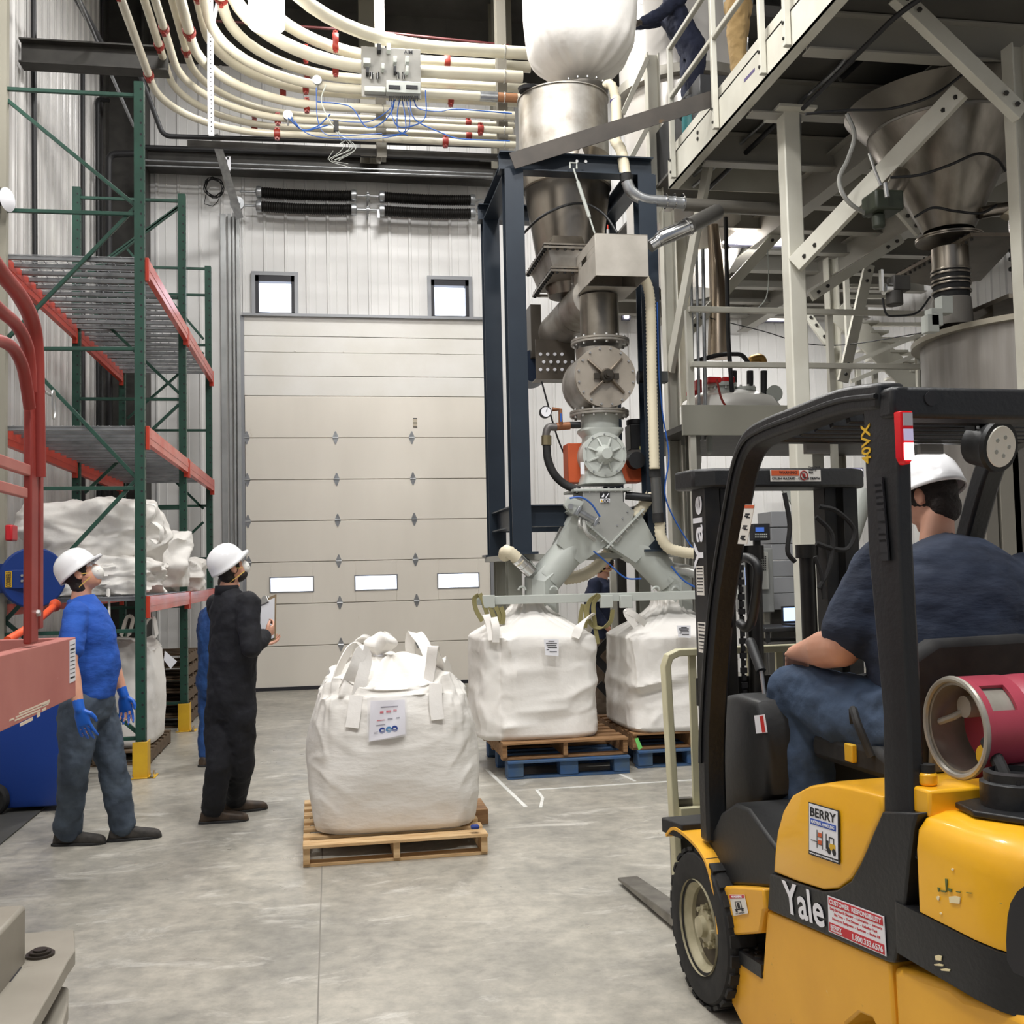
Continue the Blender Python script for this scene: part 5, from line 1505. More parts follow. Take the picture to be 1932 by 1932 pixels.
# hanging bulk bag at the top
bx = P(1095, 80, 9.65)
hb = thing('hanging_bulk_bag', (bx.x, 9.65, P(1095, 155, 9.65).z), 'large white bulk bag hanging over the hopper at the top of the photo', 'bag')
zb_ = P(1095, 158, 9.65).z
rings = []
n = 120
for i in range(61):
    f = i / 60
    zz2 = zb_ + .05 + 1.45 * f
    if f < .22: wf = .34 + .62 * math.sin(f / .22 * PI / 2) ** .6
    else: wf = .96 + .05 * math.sin((f - .22) / .78 * PI)
    e = 2.2 + 2.0 * min(1, f * 3)
    ring = []
    for k in range(n):
        a = 2 * PI * k / n; cc, ss = math.cos(a), math.sin(a)
        p_ = V((.505 * wf * math.copysign(abs(cc) ** (2 / e), cc), .505 * wf * math.copysign(abs(ss) ** (2 / e), ss), 0))
        nr = p_.normalized()
        p_ += nr * (.008 * fbm(V((cc * 2, ss * 2, f * 3)), 3) + (.012 * math.sin(18 * a + 3 * noise.noise(V((cc, ss, 0)))) * max(0, 1 - f * 3.2)))
        ring.append(V((bx.x, 9.65, zz2)) + p_)
    rings.append(ring)
mb = MB(); mb.loft(rings); mb.build('bag_body', M['bagw'], hb, ang=70)
for sx in (-1, 1):
    mb = MB(); ribbon(mb, [V((bx.x + sx * .46, 9.16, zb_ + .55)), V((bx.x + sx * .49, 9.135, zb_ + .9)), V((bx.x + sx * .485, 9.14, zb_ + 1.45))], V((1, 0, 0)), .035, .006); mb.build('corner_seam', M['bagw'], hb)

# ---------------------------------------------------------------- pallets and bags under the tower
pxa = P(1078, 1470, 8.33).x
for i, (X, Y, nb) in enumerate(((az(1080, 1470).x, 8.38, 0), (az(1328, 1452).x, 8.55, 1))):
    side = ('left', 'right')[i]
    pallet('blue_block_pallet', (X, Y, .0), 'worn blue block pallet at the bottom of the %s stack under the tower' % side, 'blue pallets under the tower', M['bluewood'], w=1.0, d=1.2, h=.145, block=True)
    pallet('wooden_pallet', (X + (-.02 if i == 0 else -.02), Y + .03, .148), 'brown wooden pallet on the %s blue pallet' % side, 'brown pallets under the tower', M['woodold'], w=1.03, d=1.18, h=.14)
a = P(1200, 1404, 8.375)
mb = MB(); mb.poly([a + V((-.01, 0, .045)), a + V((.018, 0, .05)), a + V((.052, 0, -.03)), a + V((.02, 0, -.05))], (0, -.004, 0)); tag(mb.build('green_tag', mat('green_card', (120, 210, 110), .5)), 'bright green tag on the corner between the two brown pallets', 'tag')
CREASE = {1: [(-.26, .78, -.08, .10, .07, .05), (-.36, .72, -.36, .05, -.06, .06), (-.16, .80, -.02, .18, -.07, .035), (-.05, .20, .50, .42, .05, .05), (0, .12, .50, .20, -.035, .06), (-.3, .10, -.05, .14, .04, .03), (.1, .70, .14, .35, -.02, .06)],
          2: [(-.42, .36, .5, .56, .06, .035), (-.40, .30, .5, .48, -.06, .05), (-.44, .74, -.40, .30, .05, .03), (-.30, .10, .0, .40, .025, .05), (-.1, .62, .4, .70, -.02, .04)]}
def limpbag(name, label, xc, yc, z0, w_, d_, h_, tops, spout, seed):
    t = thing(name, (xc, yc, z0), label, 'bag', 'part-filled white bags hanging under the chute legs')
    rings = []
    n = 140
    prof = [(0, .98), (.03, 1.03), (.10, 1.02), (.3, .99), (.6, .985), (.755, .98), (.78, .93), (.86, .66), (.94, .42), (1.0, .29), (1.08, .26)]
    N = 70
    for i in range(N + 1):
        f = 1.08 * i / N
        for j in range(len(prof) - 1):
            if prof[j][0] <= f <= prof[j + 1][0] + 1e-9:
                u_ = (f - prof[j][0]) / (prof[j + 1][0] - prof[j][0]); wf = prof[j][1] * (1 - u_) + prof[j + 1][1] * u_; break
        e = 6.5 if f < .76 else max(2.2, 6.5 - (f - .76) * 24)
        ring = []
        for k in range(n):
            a = 2 * PI * k / n; cc, ss = math.cos(a), math.sin(a)
            p_ = V((w_ / 2 * wf * math.copysign(abs(cc) ** (2 / e), cc), d_ / 2 * wf * math.copysign(abs(ss) ** (2 / e), ss), h_ * f))
            nr = V((p_.x, p_.y, 0)).normalized()
            q_ = V((p_.x * 2.0, p_.y * 2.0, p_.z * 1.8 + seed * 3.3))
            am = .03 if f < .76 else .012
            dsp = am * noise.noise(q_) + .018 * (ridge(q_ * 1.1 + V((3, 1, 4))) - .4) * (1 if f < .76 else .2) + .008 * (ridge(q_ * 3) - .4)
            if f < .76 and ss < .4:
                for (u0, v0, u1, v1, A_, w_2) in CREASE[seed]:
                    ax_, az_ = p_.x / w_ - u0, f - v0
                    dx2, dz2 = u1 - u0, v1 - v0
                    t_2 = max(0.0, min(1.0, (ax_ * dx2 + az_ * dz2) / (dx2 * dx2 + dz2 * dz2)))
                    dd_ = math.hypot(ax_ - t_2 * dx2, az_ - t_2 * dz2)
                    dsp += A_ * math.exp(-dd_ / w_2) * (1 - .5 * t_2)
            # deep diagonal fold
            fold = 0
            if f >= .77: dsp += .014 * math.sin(17 * a + 3 * seed + 3 * noise.noise(V((cc * 2, ss * 2, 0)))) * min(1, (f - .77) * 10)
            p_ += nr * (dsp - fold)
            if f < .03: p_.z += .0
            ring.append(V((xc, yc, z0)) + p_)
        rings.append(ring)
    mb = MB(); mb.loft(rings); mb.build('bag_body', M['bagw'], t, ang=55)
    return t
zp_ = .29
XA = P(1018, 1300, 8.5).x
lb_ = limpbag('part_filled_bag', 'half filled white bulk bag under the left chute leg', XA + .015, 8.98, zp_, 1.0, .98, (P(1020, 1142, 8.9).z - zp_), None, None, 1)
XB = P(1290, 1300, 8.7).x
rb_ = limpbag('part_filled_bag', 'half filled white bulk bag under the right chute leg, partly behind the forklift mast', XB, 9.05, zp_, 1.0, .98, (P(1275, 1142, 8.9).z - zp_), None, None, 2)
def loop(par, pts, wd, w_=.06, mt='bagw'):
    mb = MB(); ribbon(mb, pts, wd, w_); return mb.build('lifting_loop', M[mt], par)
loop(lb_, [P(928, 1208, 8.5), P(924, 1180, 8.55), P(917, 1160, 8.6), P(925, 1185, 8.65), P(932, 1210, 8.7)], V((1, 0, .1)))
loop(lb_, [P(935, 1212, 8.5), P(936, 1185, 8.5), P(931, 1165, 8.55)], V((1, 0, .1)))
loop(lb_, [P(1085, 1203, 8.47), P(1096, 1178, 8.5), P(1112, 1162, 8.6), P(1118, 1170, 8.75), P(1104, 1200, 8.8)], V((.7, 0, .5)), .07)
loop(rb_, [P(1218, 1178, 8.55), P(1200, 1162, 8.5), P(1182, 1153, 8.5), P(1186, 1165, 8.5), P(1200, 1182, 8.5)], V((.5, 0, 1)), .05)
for par, (x0_, y0_, x1_, y1_), yy in ((lb_, (1026, 1206, 1054, 1238), 8.44), (rb_, (1277, 1180, 1303, 1204), 8.5)):
    mb = MB(); mb.poly([P(x0_, y0_, yy), P(x1_, y0_, yy), P(x1_ + 0, y1_, yy), P(x0_ + 3, y1_ - 2, yy)], (0, .004, 0)); pl_ = mb.build('shipping_label', M['paper'], par)
    mb = MB()
    for k, (u0, u1) in enumerate(((.25, .75), (.05, .95), (.1, .9), (.2, .95), (.1, .3), (.35, .95))):
        yy_ = y0_ + 3 + k * (y1_ - y0_ - 8) / 6
        mb.poly([P(x0_ + 3 + u0 * (x1_ - x0_ - 5), yy_, yy - .003), P(x0_ + 3 + u1 * (x1_ - x0_ - 5), yy_, yy - .003), P(x0_ + 3 + u1 * (x1_ - x0_ - 5), yy_ + 1.3, yy - .003), P(x0_ + 3 + u0 * (x1_ - x0_ - 5), yy_ + 1.3, yy - .003)], (0, .002, 0))
    mb.build('label_print', M['ink'], pl_)
# webbing slings on the bar
olive = mat('olive_webbing', (136, 128, 84), .7)
for k, (px, lab) in enumerate(((905, 'left end'), (1118, 'middle'))):
    t = thing('webbing_sling', P(px, 1150, 8.7), 'olive webbing sling hanging in loops from the %s of the grey bar' % lab, 'strap')
    if k == 0:
        sets = [[(903, 1122), (895, 1130), (898, 1150), (910, 1172)], [(905, 1120), (912, 1135), (918, 1155), (925, 1180)], [(925, 1145), (932, 1165), (935, 1182)], [(935, 1145), (942, 1160), (944, 1178)], [(945, 1145), (950, 1160), (948, 1178)]]
    else:
        sets = [[(1128, 1122), (1112, 1135), (1108, 1160), (1118, 1180), (1138, 1184), (1152, 1172), (1156, 1150)], [(1132, 1122), (1120, 1140), (1122, 1175), (1128, 1215)], [(1100, 1140), (1096, 1160), (1094, 1180)], [(1104, 1140), (1106, 1160), (1104, 1185)]]
    for s_ in sets:
        mb = MB(); ribbon(mb, [P(x, y, 8.68) for x, y in s_], V((1, .25, .1)), .038, .006); mb.build('webbing', olive, t)
# ================================================================ mezzanine and process plant on the right
P = at
XS = 3.47                       # outer face of the platform edge
wp = M['white']
mz = thing('mezzanine', (XS, 9, 5.5), 'raised white steel mezzanine platform on columns at the upper right', 'platform')
e0, e1 = ax(1277, 335, XS), ax(1447, 150, XS)
zlow = (e0.z + e1.z) / 2
ztop = zlow + .30
y0, y1 = 4.2, e0.y + .25
mb = MB(); mb.b2((XS, y0, zlow), (XS + .012, y1, ztop)); mb.b2((XS, y0, zlow), (XS + .10, y1, zlow + .016)); mb.b2((XS, y0, ztop - .016), (XS + .10, y1, ztop)); mb.build('edge_channel', wp, mz)
mb = MB(); mb.b2((XS + .03, y0, ztop + .012), (XS + .04, y1, ztop + .125)); mb.build('toe_board', wp, mz)
ZD = ztop
XE = 8.4
mb = MB(); mb.b2((XS + .1, y0, ZD - .03), (XE, YB - .1, ZD)); mb.build('deck', mat('grey_deck_plate', (84, 82, 77), .6, c2=(74, 72, 68), nscale=2), mz)
mb = MB(); mb.b2((XS, y1, zlow), (XE, y1 + .01, ztop)); mb.build('end_channel', wp, mz)
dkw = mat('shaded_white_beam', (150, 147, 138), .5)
for k, yy in enumerate((6.15, 7.25, 8.35, 9.45, 10.5, 11.3, 12.1, 12.9, 13.7, 14.5, 15.3)):
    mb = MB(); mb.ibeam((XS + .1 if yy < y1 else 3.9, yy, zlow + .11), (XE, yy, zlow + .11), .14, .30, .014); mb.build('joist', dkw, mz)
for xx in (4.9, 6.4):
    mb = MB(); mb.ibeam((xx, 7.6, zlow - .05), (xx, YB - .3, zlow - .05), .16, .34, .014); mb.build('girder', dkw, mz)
for px, py in ((1317, 250), (1317, 262), (1437, 98), (1437, 112)):
    mb = MB(); mb.bolt(ax(px, py, XS), (-1, 0, 0), .018, .012); mb.build('bolt', M['darkbeam'], mz)
mb = MB(); mb.poly([ax(1404, 150, XS), ax(1424, 128, XS), ax(1424, 134, XS), ax(1404, 156, XS)], (-.002, 0, 0)); mb.build('stencil_mark', mat('purple_ink', (90, 80, 120), .5), mz)
# columns
for i, (px, yy, w_) in enumerate(((1484, 8.35, .15), (1263, 10.9, .13), (1288, 11.3, .15), (1916, 7.05, .13), (1571, 12.4, .14))):
    x = P(px, 600 if px not in (1484, 1916) else 150, yy).x
    mb = MB()
    if i == 0:
        mb.b2((x - .075, yy - .075, 0), (x + .075, yy + .075, zlow))
    else: mb.ibeam((x, yy, 0), (x, yy, zlow), w_, w_, .012, (1, 0, 0))
    mb.build('column', wp if i in (0, 3) else M['white'], mz, bevel=.012 if i == 0 else 0)
    if i == 0:
        mb = MB(); mb.box((x + .02, yy, zlow - .012), (.34, .34, .024)); mb.build('cap_plate', wp, mz)
        cx0, cy0 = x, yy
# knee braces
for (a, b, w_, t_) in ((P(1352, 228, 9.7), P(1264, 700, 10.85), .14, .05), (P(1300, 625, 10.9), P(1476, 432, 10.9), .11, .05), (P(1500, 500, 8.25), P(1812, 172, 7.2), .15, .06), (P(1690, -10, 6.85), P(1925, 216, 6.95), .13, .08), (P(1735, 440, 9.0), P(1640, 330, 9.0), .09, .05), (P(1640, 500, 11), P(1590, 720, 11), .12, .05), (P(1520, 590, 12.3), P(1570, 660, 12.3), .10, .05), (P(1530, 560, 10), P(1700, 450, 10), .10, .05)):
    mb = MB(); mb.bar(a, b, t_, w_, (0, 0, 1)); br_ = mb.build('knee_brace', wp, mz, bevel=.004)
    d_ = (b - a).normalized()
    for e, s_ in ((a, 1), (b, -1)):
        for k in (.08, .2):
            mb = MB(); mb.bolt(e + d_ * s_ * k + V((0, -t_ / 2 - .01, 0)), (0, -1, 0), .02, .016); mb.build('bolt', M['darkbeam'], br_)
# guard railing along the edge
gr = thing('guard_railing', (XS, 8, ZD), 'white tubular guard railing along the left edge of the mezzanine', 'railing')
yr = [ax(1470, 60, XS).y, ax(1434, 130, XS).y, ax(1352, 235, XS).y, ax(1268, 330, XS).y]
yr = [ax(px, py, XS - .03).y for px, py in ((1484, 70), (1440, 170), (1350, 235), (1270, 325))]
for yy in yr + [5.0, 5.9]:
    mb = MB(); mb.b2((XS - .055, yy - .03, zlow + .02), (XS - .005, yy + .02, ZD + 1.07)); po = mb.build('post', wp, gr, bevel=.006)
    for z_ in (zlow + .08, zlow + .2):
        mb = MB(); mb.bolt((XS - .055, yy - .005, z_), (-1, 0, 0), .014, .01); mb.build('bolt', M['darkbeam'], po)
for z_ in (ZD + 1.05, ZD + .55):
    mb = MB(); mb.bar((XS - .03, 4.2, z_), (XS - .03, yr[3], z_), .045, .045); mb.build('rail', wp, gr, bevel=.008)
# railing end leg beside the vessel
x_ = P(1232, 200, 10.95).x
mb = MB(); mb.ibeam((P(1232, 200, 10.95).x, 10.95, P(1232, 420, 10.95).z), (P(1232, 200, 10.95).x, 10.95, P(1232, 104, 10.95).z), .12, .14, .012, (1, 0, 0)); mb.build('end_post', wp, gr)
for (a, b) in (((1222, 110), (1175, 215)), ((1222, 240), (1185, 310))):
    mb = MB(); mb.bar(P(*a, 10.9), P(*b, 10.9), .03, .055); mb.build('rail', wp, gr, bevel=.006)

# big pale vessel behind the railing
vs = thing('pale_vessel', (P(1290, 150, 11.9).x, 11.9, 5), 'large pale cylindrical vessel with a thick rim behind the mezzanine railing', 'tank')
vx = P(1290, 150, 11.9).x; rv_ = .78
zr_ = P(1250, 128, 11.15).z
mb = MB(); mb.lathe([(.02, 4.9), (.3, 4.9), (rv_ * .94, 5.6), (rv_ * .94, zr_ - .03), (rv_, zr_ - .03)], (vx, 11.9, 0), (0, 0, 1), 56, cap=False); mb.build('lower_shell', mat('pale_vessel', (214, 210, 204), .22, .25), vs)
mb = MB(); mb.lathe([(rv_ * .93, zr_ - .04), (rv_ * 1.08, zr_ - .04), (rv_ * 1.08, zr_ + .07), (rv_ * .93, zr_ + .07)], (vx, 11.9, 0), (0, 0, 1), 56, cap=False); mb.build('rim', mat('rim_grey', (150, 146, 136), .4, .5), vs)
mb = MB(); mb.lathe([(rv_ * .99, zr_ + .07), (rv_ * .99, 9.2), (.05, 9.5)], (vx, 11.9, 0), (0, 0, 1), 56, cap=False); mb.build('upper_shell', mat('pale_vessel2', (220, 216, 210), .2, .25), vs)
# teal and black bin on the platform
c = P(1272, 200, 9.9)
tb = thing('teal_drum', (c.x + .25, 9.75, ZD), 'teal drum with a black lid beside the workers on the mezzanine', 'drum')
mb = MB(); mb.lathe([(.24, 0), (.26, .04), (.26, .36), (.02, .37)], (XS + .34, 9.95, ZD + .001), (0, 0, 1), 32); mb.build('drum_body', mat('teal_plastic', (20, 120, 126), .4), tb)
mb = MB(); mb.lathe([(.27, .36), (.29, .38), (.28, .5), (.16, .62), (.02, .64)], (XS + .34, 9.95, ZD + .001), (0, 0, 1), 32); mb.build('black_lid', M['black'], tb)

# services under the deck
under = [('black_water_pipe', 'black pipe with a bend running under the mezzanine deck', [P(1515, 205, 8.0), P(1690, 30, 6.7), P(1760, -20, 6.4)], .02, 'black'),
         ('black_water_pipe', 'black horizontal pipe under the deck left of the big cone', [P(1585, 150, 7.9), P(1690, 52, 7.9), P(1905, 56, 7.9), P(1912, 20, 7.9)], .022, 'black'),
         ('black_water_pipe', 'lower black pipe stub reaching the top of the big cone', [P(1580, 155, 8.6), P(1755, 163, 8.6), P(1728, 200, 8.6)], .022, 'black'),
         ('conduit', 'pale flexible conduit bending down under the deck from the upper left', [P(1690, 8, 7.2), P(1620, 70, 7.6), P(1590, 120, 7.9), P(1530, 175, 8.3), P(1508, 190, 8.3), P(1508, 330, 8.3)], .018, 'steel'),
         ('conduit', 'first of three slanting conduits under the deck beside the white column', [P(1300, 340, 10.3), P(1465, 190, 9.0)], .016, 'steel'),
         ('conduit', 'second of three slanting conduits under the deck beside the white column', [P(1308, 352, 10.2), P(1470, 205, 8.9)], .016, 'steel'),
         ('conduit', 'third slanting conduit under the deck, the lowest and darkest', [P(1330, 362, 10.2), P(1470, 228, 8.9)], .024, 'black'),
         ('long_black_pipe', 'long thin black vertical pipe hanging between the mezzanine columns', [P(1369, 410, 10.6), P(1374, 640, 10.6), P(1386, 812, 10.6)], .024, 'black'),
         ('black_hose', 'black hose arching over the flanged pump behind the columns', [P(1300, 685, 10.7), P(1360, 668, 10.7), P(1400, 668, 10.7), P(1412, 685, 10.7)], .025, 'rubber')]
for nm, lab, pts, r, mt_ in under:
    run(nm, lab, 'pipe' if 'hose' not in nm else 'hose', pts, r, mt_, bend=.12)
for i, (px, r) in enumerate(((1307, .016), (1318, .016), (1330, .02))):
    run('thin_steel_tube', '%s of the three thin vertical steel tubes right of the tower' % ('left', 'middle', 'right')[i], 'tube', [P(px - 4, 470, 10.5), P(px + 2, 830, 10.5)], r, 'steel')
for i, (px, yy_) in enumerate(((1310, 868), (1320, 870), (1338, 842))):
    mb = MB(); mb.tube([P(px, yy_ - 18, 10.4), P(px, yy_ + (0 if i < 2 else 8), 10.4)], [.02, .02] if i < 2 else [.03, .03], 12); mb.ball(P(px, yy_ + 2 + (0 if i < 2 else 8), 10.4), .02 if i < 2 else .03)
    tag(mb.build('pull_handle', M['greyp']), '%s small grey pull handle hanging right of the tower' % ('left', 'middle', 'right')[i], 'handle')
# cables
cab = [('power_cable', 'thin dark cable sagging across the far wall between columns', [P(1340, 600, 10.8), P(1440, 625, 11), P(1520, 648, 11), P(1600, 650, 11), P(1740, 628, 10)], .006, 'wire'),
       ('power_cable', 'bundled blue and black cable draped over the big steel cone', [P(1520, 215, 7.3), P(1600, 208, 7.3), P(1680, 205, 7.2), P(1760, 180, 7.2), P(1830, 130, 7.2)], .011, 'wire'),
       ('power_cable', 'dark cable looped across the middle of the big steel cone', [P(1680, 335, 7.35), P(1735, 330, 7.3), P(1790, 312, 7.3), P(1845, 290, 7.3), P(1880, 300, 7.4), P(1897, 322, 7.5)], .011, 'wire'),
       ('power_cable', 'dark cable looped across the lower part of the big steel cone', [P(1725, 410, 7.6), P(1760, 392, 7.5), P(1800, 398, 7.5), P(1850, 402, 7.6), P(1880, 388, 7.7)], .011, 'wire'),
       ('flexible_conduit', 'grey flexible conduit hanging in an S beside the big cone', [P(1598, 215, 7.6), P(1612, 255, 7.6), P(1600, 300, 7.6), P(1583, 340, 7.6), P(1600, 380, 7.6), P(1640, 408, 7.7)], .018, 'greyhose'),
       ('power_cable', 'short dark cable hanging from the slide gate box', [P(1665, 562, 8), P(1672, 592, 8), P(1690, 596, 8), P(1730, 590, 8), P(1755, 560, 8)], .009, 'wire'),
       ('air_line', 'blue air line running down beside the right tower column', [P(1240, 570, 8.9), P(1243, 700, 8.9), P(1250, 780, 8.9), P(1262, 860, 8.9), P(1256, 940, 8.9), P(1300, 1025, 8.9), P(1322, 1040, 8.9)], .007, 'blueair'),
       ('air_line', 'blue air line looping below the diverter to the right chute', [P(1120, 1040, 8.75), P(1150, 1065, 8.8), P(1180, 1090, 8.8), P(1210, 1092, 8.8)], .007, 'blueair'),
       ('air_line', 'blue air line curling at the foot of the right chute leg', [P(1266, 1068, 8.8), P(1290, 1095, 8.8), P(1320, 1112, 8.8), P(1330, 1118, 8.8)], .008, 'blueair'),
       ('air_line', 'blue air line over the diverter actuator', [P(1075, 940, 8.75), P(1095, 938, 8.72), P(1115, 950, 8.72), P(1132, 975, 8.74)], .008, 'blueair'),
       ('power_cable', 'white thin cable hanging by the lit ceiling lamp', [P(1448, 470, 10.4), P(1450, 520, 10.4), P(1446, 560, 10.4), P(1430, 582, 10.4)], .006, 'greyp'),
       ('power_cable', 'black cable down the left of the valve column', [P(1022, 720, 9.3), P(1050, 820, 9.3), P(1075, 880, 9.3)], .008, 'wire'),
       ('power_cable', 'dark red hose hanging in front of the white dome', [P(1352, 715, 10.2), P(1365, 760, 10.2), P(1400, 795, 10.2), P(1425, 815, 10.2)], .012, 'redclamp')]
for nm, lab, pts, r, mt_ in cab:
    tag(MB().tube(smooth_path(pts, 8), r, 8).build(nm, M[mt_]), lab, 'cable')

# big steel cone hopper
CY = 8.0
q1 = P(1781, 240, CY)
ch = thing('cone_hopper', (q1.x, CY, 4.6), 'large stainless cone hopper hanging under the mezzanine on the right', 'hopper')
zk = [P(1790, y, CY).z for y in (190, 255, 437, 452)]
rs = [P(1800, 200, CY).x - P(1632, 200, CY).x, .60, .205, .2]
mb = MB(); mb.lathe([(.203, zk[2]), (.605, zk[1] - .02), (.612, zk[1])], (q1.x, CY, 0), (0, 0, 1), 64, cap=False); mb.build('cone', mat('brushed_cone', (154, 148, 138), .32, .9, c2=(122, 116, 107), nscale=2.5, stretch=(3, 3, .3)), ch)
mb = MB(); mb.lathe([(.605, zk[1]), (.622, zk[1]), (.622, zk[1] + .02), (.605, zk[1] + .02)], (q1.x, CY, 0), (0, 0, 1), 64, cap=False); mb.build('weld_ring', M['stain'], ch)
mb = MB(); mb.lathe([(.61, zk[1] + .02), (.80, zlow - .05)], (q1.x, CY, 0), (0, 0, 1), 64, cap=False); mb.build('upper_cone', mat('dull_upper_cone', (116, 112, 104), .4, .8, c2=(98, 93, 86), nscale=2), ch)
flange(ch, q1.x, CY, zk[3], .27, t=.015, n=12, mt='staindk', bolts=False)
# side pipe and inlet at the cone
for i, pts in enumerate(([P(1662, 392, 7.6), P(1690, 352, 7.55), P(1700, 330, 7.6)], [P(1848, 402, 7.8), P(1905, 392, 7.8)])):
    mb = MB(); mb.tube(pts, .075 if i == 0 else .05, 20); mb.build('side_pipe', M['staindk'], ch)
mb = MB(); a = P(1665, 385, 7.6); mb.box(a, (.24, .24, .16)); mb.cyl(a + V((-.04, 0, -.08)), a + V((-.04, 0, -.2)), .05, seg=16); mb.build('vibrator', mat('dark_green_block', (46, 52, 40), .5), ch, bevel=.02)
mb = MB(); mb.tube([P(1640, 290, 7.45), P(1650, 320, 7.4), P(1662, 350, 7.4)], .012, 8); mb.tube([P(1670, 345, 7.4), P(1674, 372, 7.4)], .02, 10); mb.build('level_probe', M['zinc'], ch)
# slide gate plate, neck, bellows
sg = thing('slide_gate', (q1.x, CY, 4.0), 'long flat slide gate plate with bolted edge under the big steel cone', 'gate valve')
zg_ = P(1790, 470, CY).z
pl4 = [az(1690, 520, zg_), az(1840, 443, zg_), az(1940, 438, zg_), az(1760, 532, zg_)]
mb = MB(); mb.poly([az(1682, 528, zg_), az(1832, 446, zg_), az(1930, 446, zg_), az(1850, 530, zg_), az(1760, 540, zg_)], (0, 0, .03)); g_ = mb.build('gate_plate', mat('gate_plate', (128, 118, 104), .45, .7, c2=(104, 94, 82), nscale=3), sg)
a, b = az(1682, 528, zg_), az(1832, 446, zg_)
for k in range(16):
    mb = MB(); mb.bolt(a.lerp(b, (k + .5) / 16) + V((.03, .0, -.02)), (0, 0, 1), .012, .075); mb.build('bolt', M['darkbeam'], g_)
mb = MB(); c = P(1682, 536, 7.6); mb.box(c + V((.06, 0, 0)), (.14, .12, .12)); mb.cyl(c + V((.02, 0, -.06)), c + V((.02, 0, -.17)), .065, seg=18); mb.build('actuator', M['darkbeam'], sg, bevel=.01)
mb = MB(); c = P(1668, 545, 7.6); mb.cyl(c, c + V((.06, 0, 0)), .05, seg=16); mb.b2((c.x - .03, c.y - .02, c.z - .02), (c.x - .01, c.y + .02, c.z + .15)); mb.build('lamp_cap', M['chrome'], sg)
bw = thing('bellows_neck', (q1.x, CY, 3.6), 'black and steel ringed flexible sleeve between slide gate and grey tank', 'sleeve')
bz = [P(1797, y, CY).z for y in (482, 510, 516, 530, 545, 560, 565, 605)]
mb = MB(); mb.lathe([(.148, bz[1]), (.148, zg_)], (q1.x, CY, 0), (0, 0, 1), 36, cap=False); mb.build('neck_tube', M['staindk'], bw)
mb = MB(); mb.lathe([(.14, bz[6] - .02), (.15, bz[1])], (q1.x, CY, 0), (0, 0, 1), 36, cap=False); mb.build('rubber_sleeve', M['rubber'], bw)
for y in (512, 519, 531, 538, 552):
    z_ = P(1797, y, CY).z; mb = MB(); mb.lathe([(.150, -.008), (.158, -.008), (.160, 0), (.158, .008), (.150, .008)], (q1.x, CY, z_), (0, 0, 1), 36, cap=False); mb.build('clamp_band', M['staindk'], bw)
mb = MB(); mb.lathe([(.165, bz[7] - .05), (.150, bz[6])], (q1.x, CY, 0), (0, 0, 1), 36, cap=False); mb.build('grey_cloth', mat('grey_cloth', (120, 116, 110), .8), bw)
# grey tank lower right
tk = thing('round_tank', (P(1990, 700, CY).x, CY, 2), 'large grey round tank with flat rim behind the forklift roof on the right', 'tank')
tx = P(1975, 700, 8.1).x; rt = tx - P(1772, 700, 8.1).x
zt5 = P(1800, 640, 8.1).z
mb = MB(); mb.lathe([(rt, .5), (rt, zt5)], (tx, 8.1, 0), (0, 0, 1), 72, cap=False); tkb = mb.build('tank_shell', mat('tank_steel', (156, 152, 147), .4, .6, c2=(132, 128, 123), nscale=2.5, stretch=(3, 3, .25)), tk)
mb = MB(); mb.lathe([(rt - .01, 0), (rt + .075, 0), (rt + .075, .045), (rt * .6, .05), (.05, .06)], (tx, 8.1, zt5), (0, 0, 1), 72); mb.build('tank_rim', mat('tank_rim', (160, 154, 140), .4, .6), tk)
for a_ in (PI * .9, PI * 1.05, PI * 1.2, PI * 1.35):
    mb = MB(); p_ = V((tx + (rt - .12) * math.cos(a_), 8.1 + (rt - .12) * math.sin(a_), zt5 + .05)); mb.poly([p_, p_ + V((.3, 0, 0)), p_ + V((.3, 0, .17))], (0, .02, 0)); mb.build('lid_gusset', M['staindk'], tk)
mb = MB(); mb.b2((tx - .75, 7.5, zt5 + .2), (tx + .6, 8.7, zt5 + .235)); mb.build('top_plate', M['staindk'], tk)
for px, py in ((1781, 577), (1755, 612), (1762, 600)):
    a = P(px, py, 7.7); mb = MB(); mb.box(a, (.10, .1, .14)); mb.build('clamp_block', M['greyp'], tk, bevel=.004)
mb = MB(); a = P(1793, 680, 8.1); 
for k in range(4):
    pass
# legs for tank
for sx in (-1, 1):
    mb = MB(); mb.b2((tx + sx * .6 - .05, 7.6, 0), (tx + sx * .6 + .05, 7.7, .52)); mb.b2((tx + sx * .6 - .05, 8.5, 0), (tx + sx * .6 + .05, 8.6, .52)); mb.build('tank_leg', M['darkbeam'], tk)
# vertical pipes at right edge
vp = thing('right_edge_pipe', P(1918, 450, 7.8), 'cream elbow and clear stainless pipe at the right edge beside the cone', 'pipe')
mb = MB().tube(smooth_path([P(1898, 410, 7.8), P(1905, 398, 7.8), P(1925, 396, 7.8), P(1960, 400, 7.8)], 6), .05, 20); mb.build('cream_elbow', M['hose'], vp)
mb = MB(); mb.tube([P(1913, 412, 7.8), P(1922, 560, 7.8)], .045, 20); mb.build('steel_pipe', M['chrome'], vp)
for y in (440, 455, 470, 486, 505):
    mb = MB(); mb.cyl(P(1917, y, 7.8), P(1917, y + 4, 7.8), .058, seg=20); mb.build('pipe_clamp', M['black'], vp)
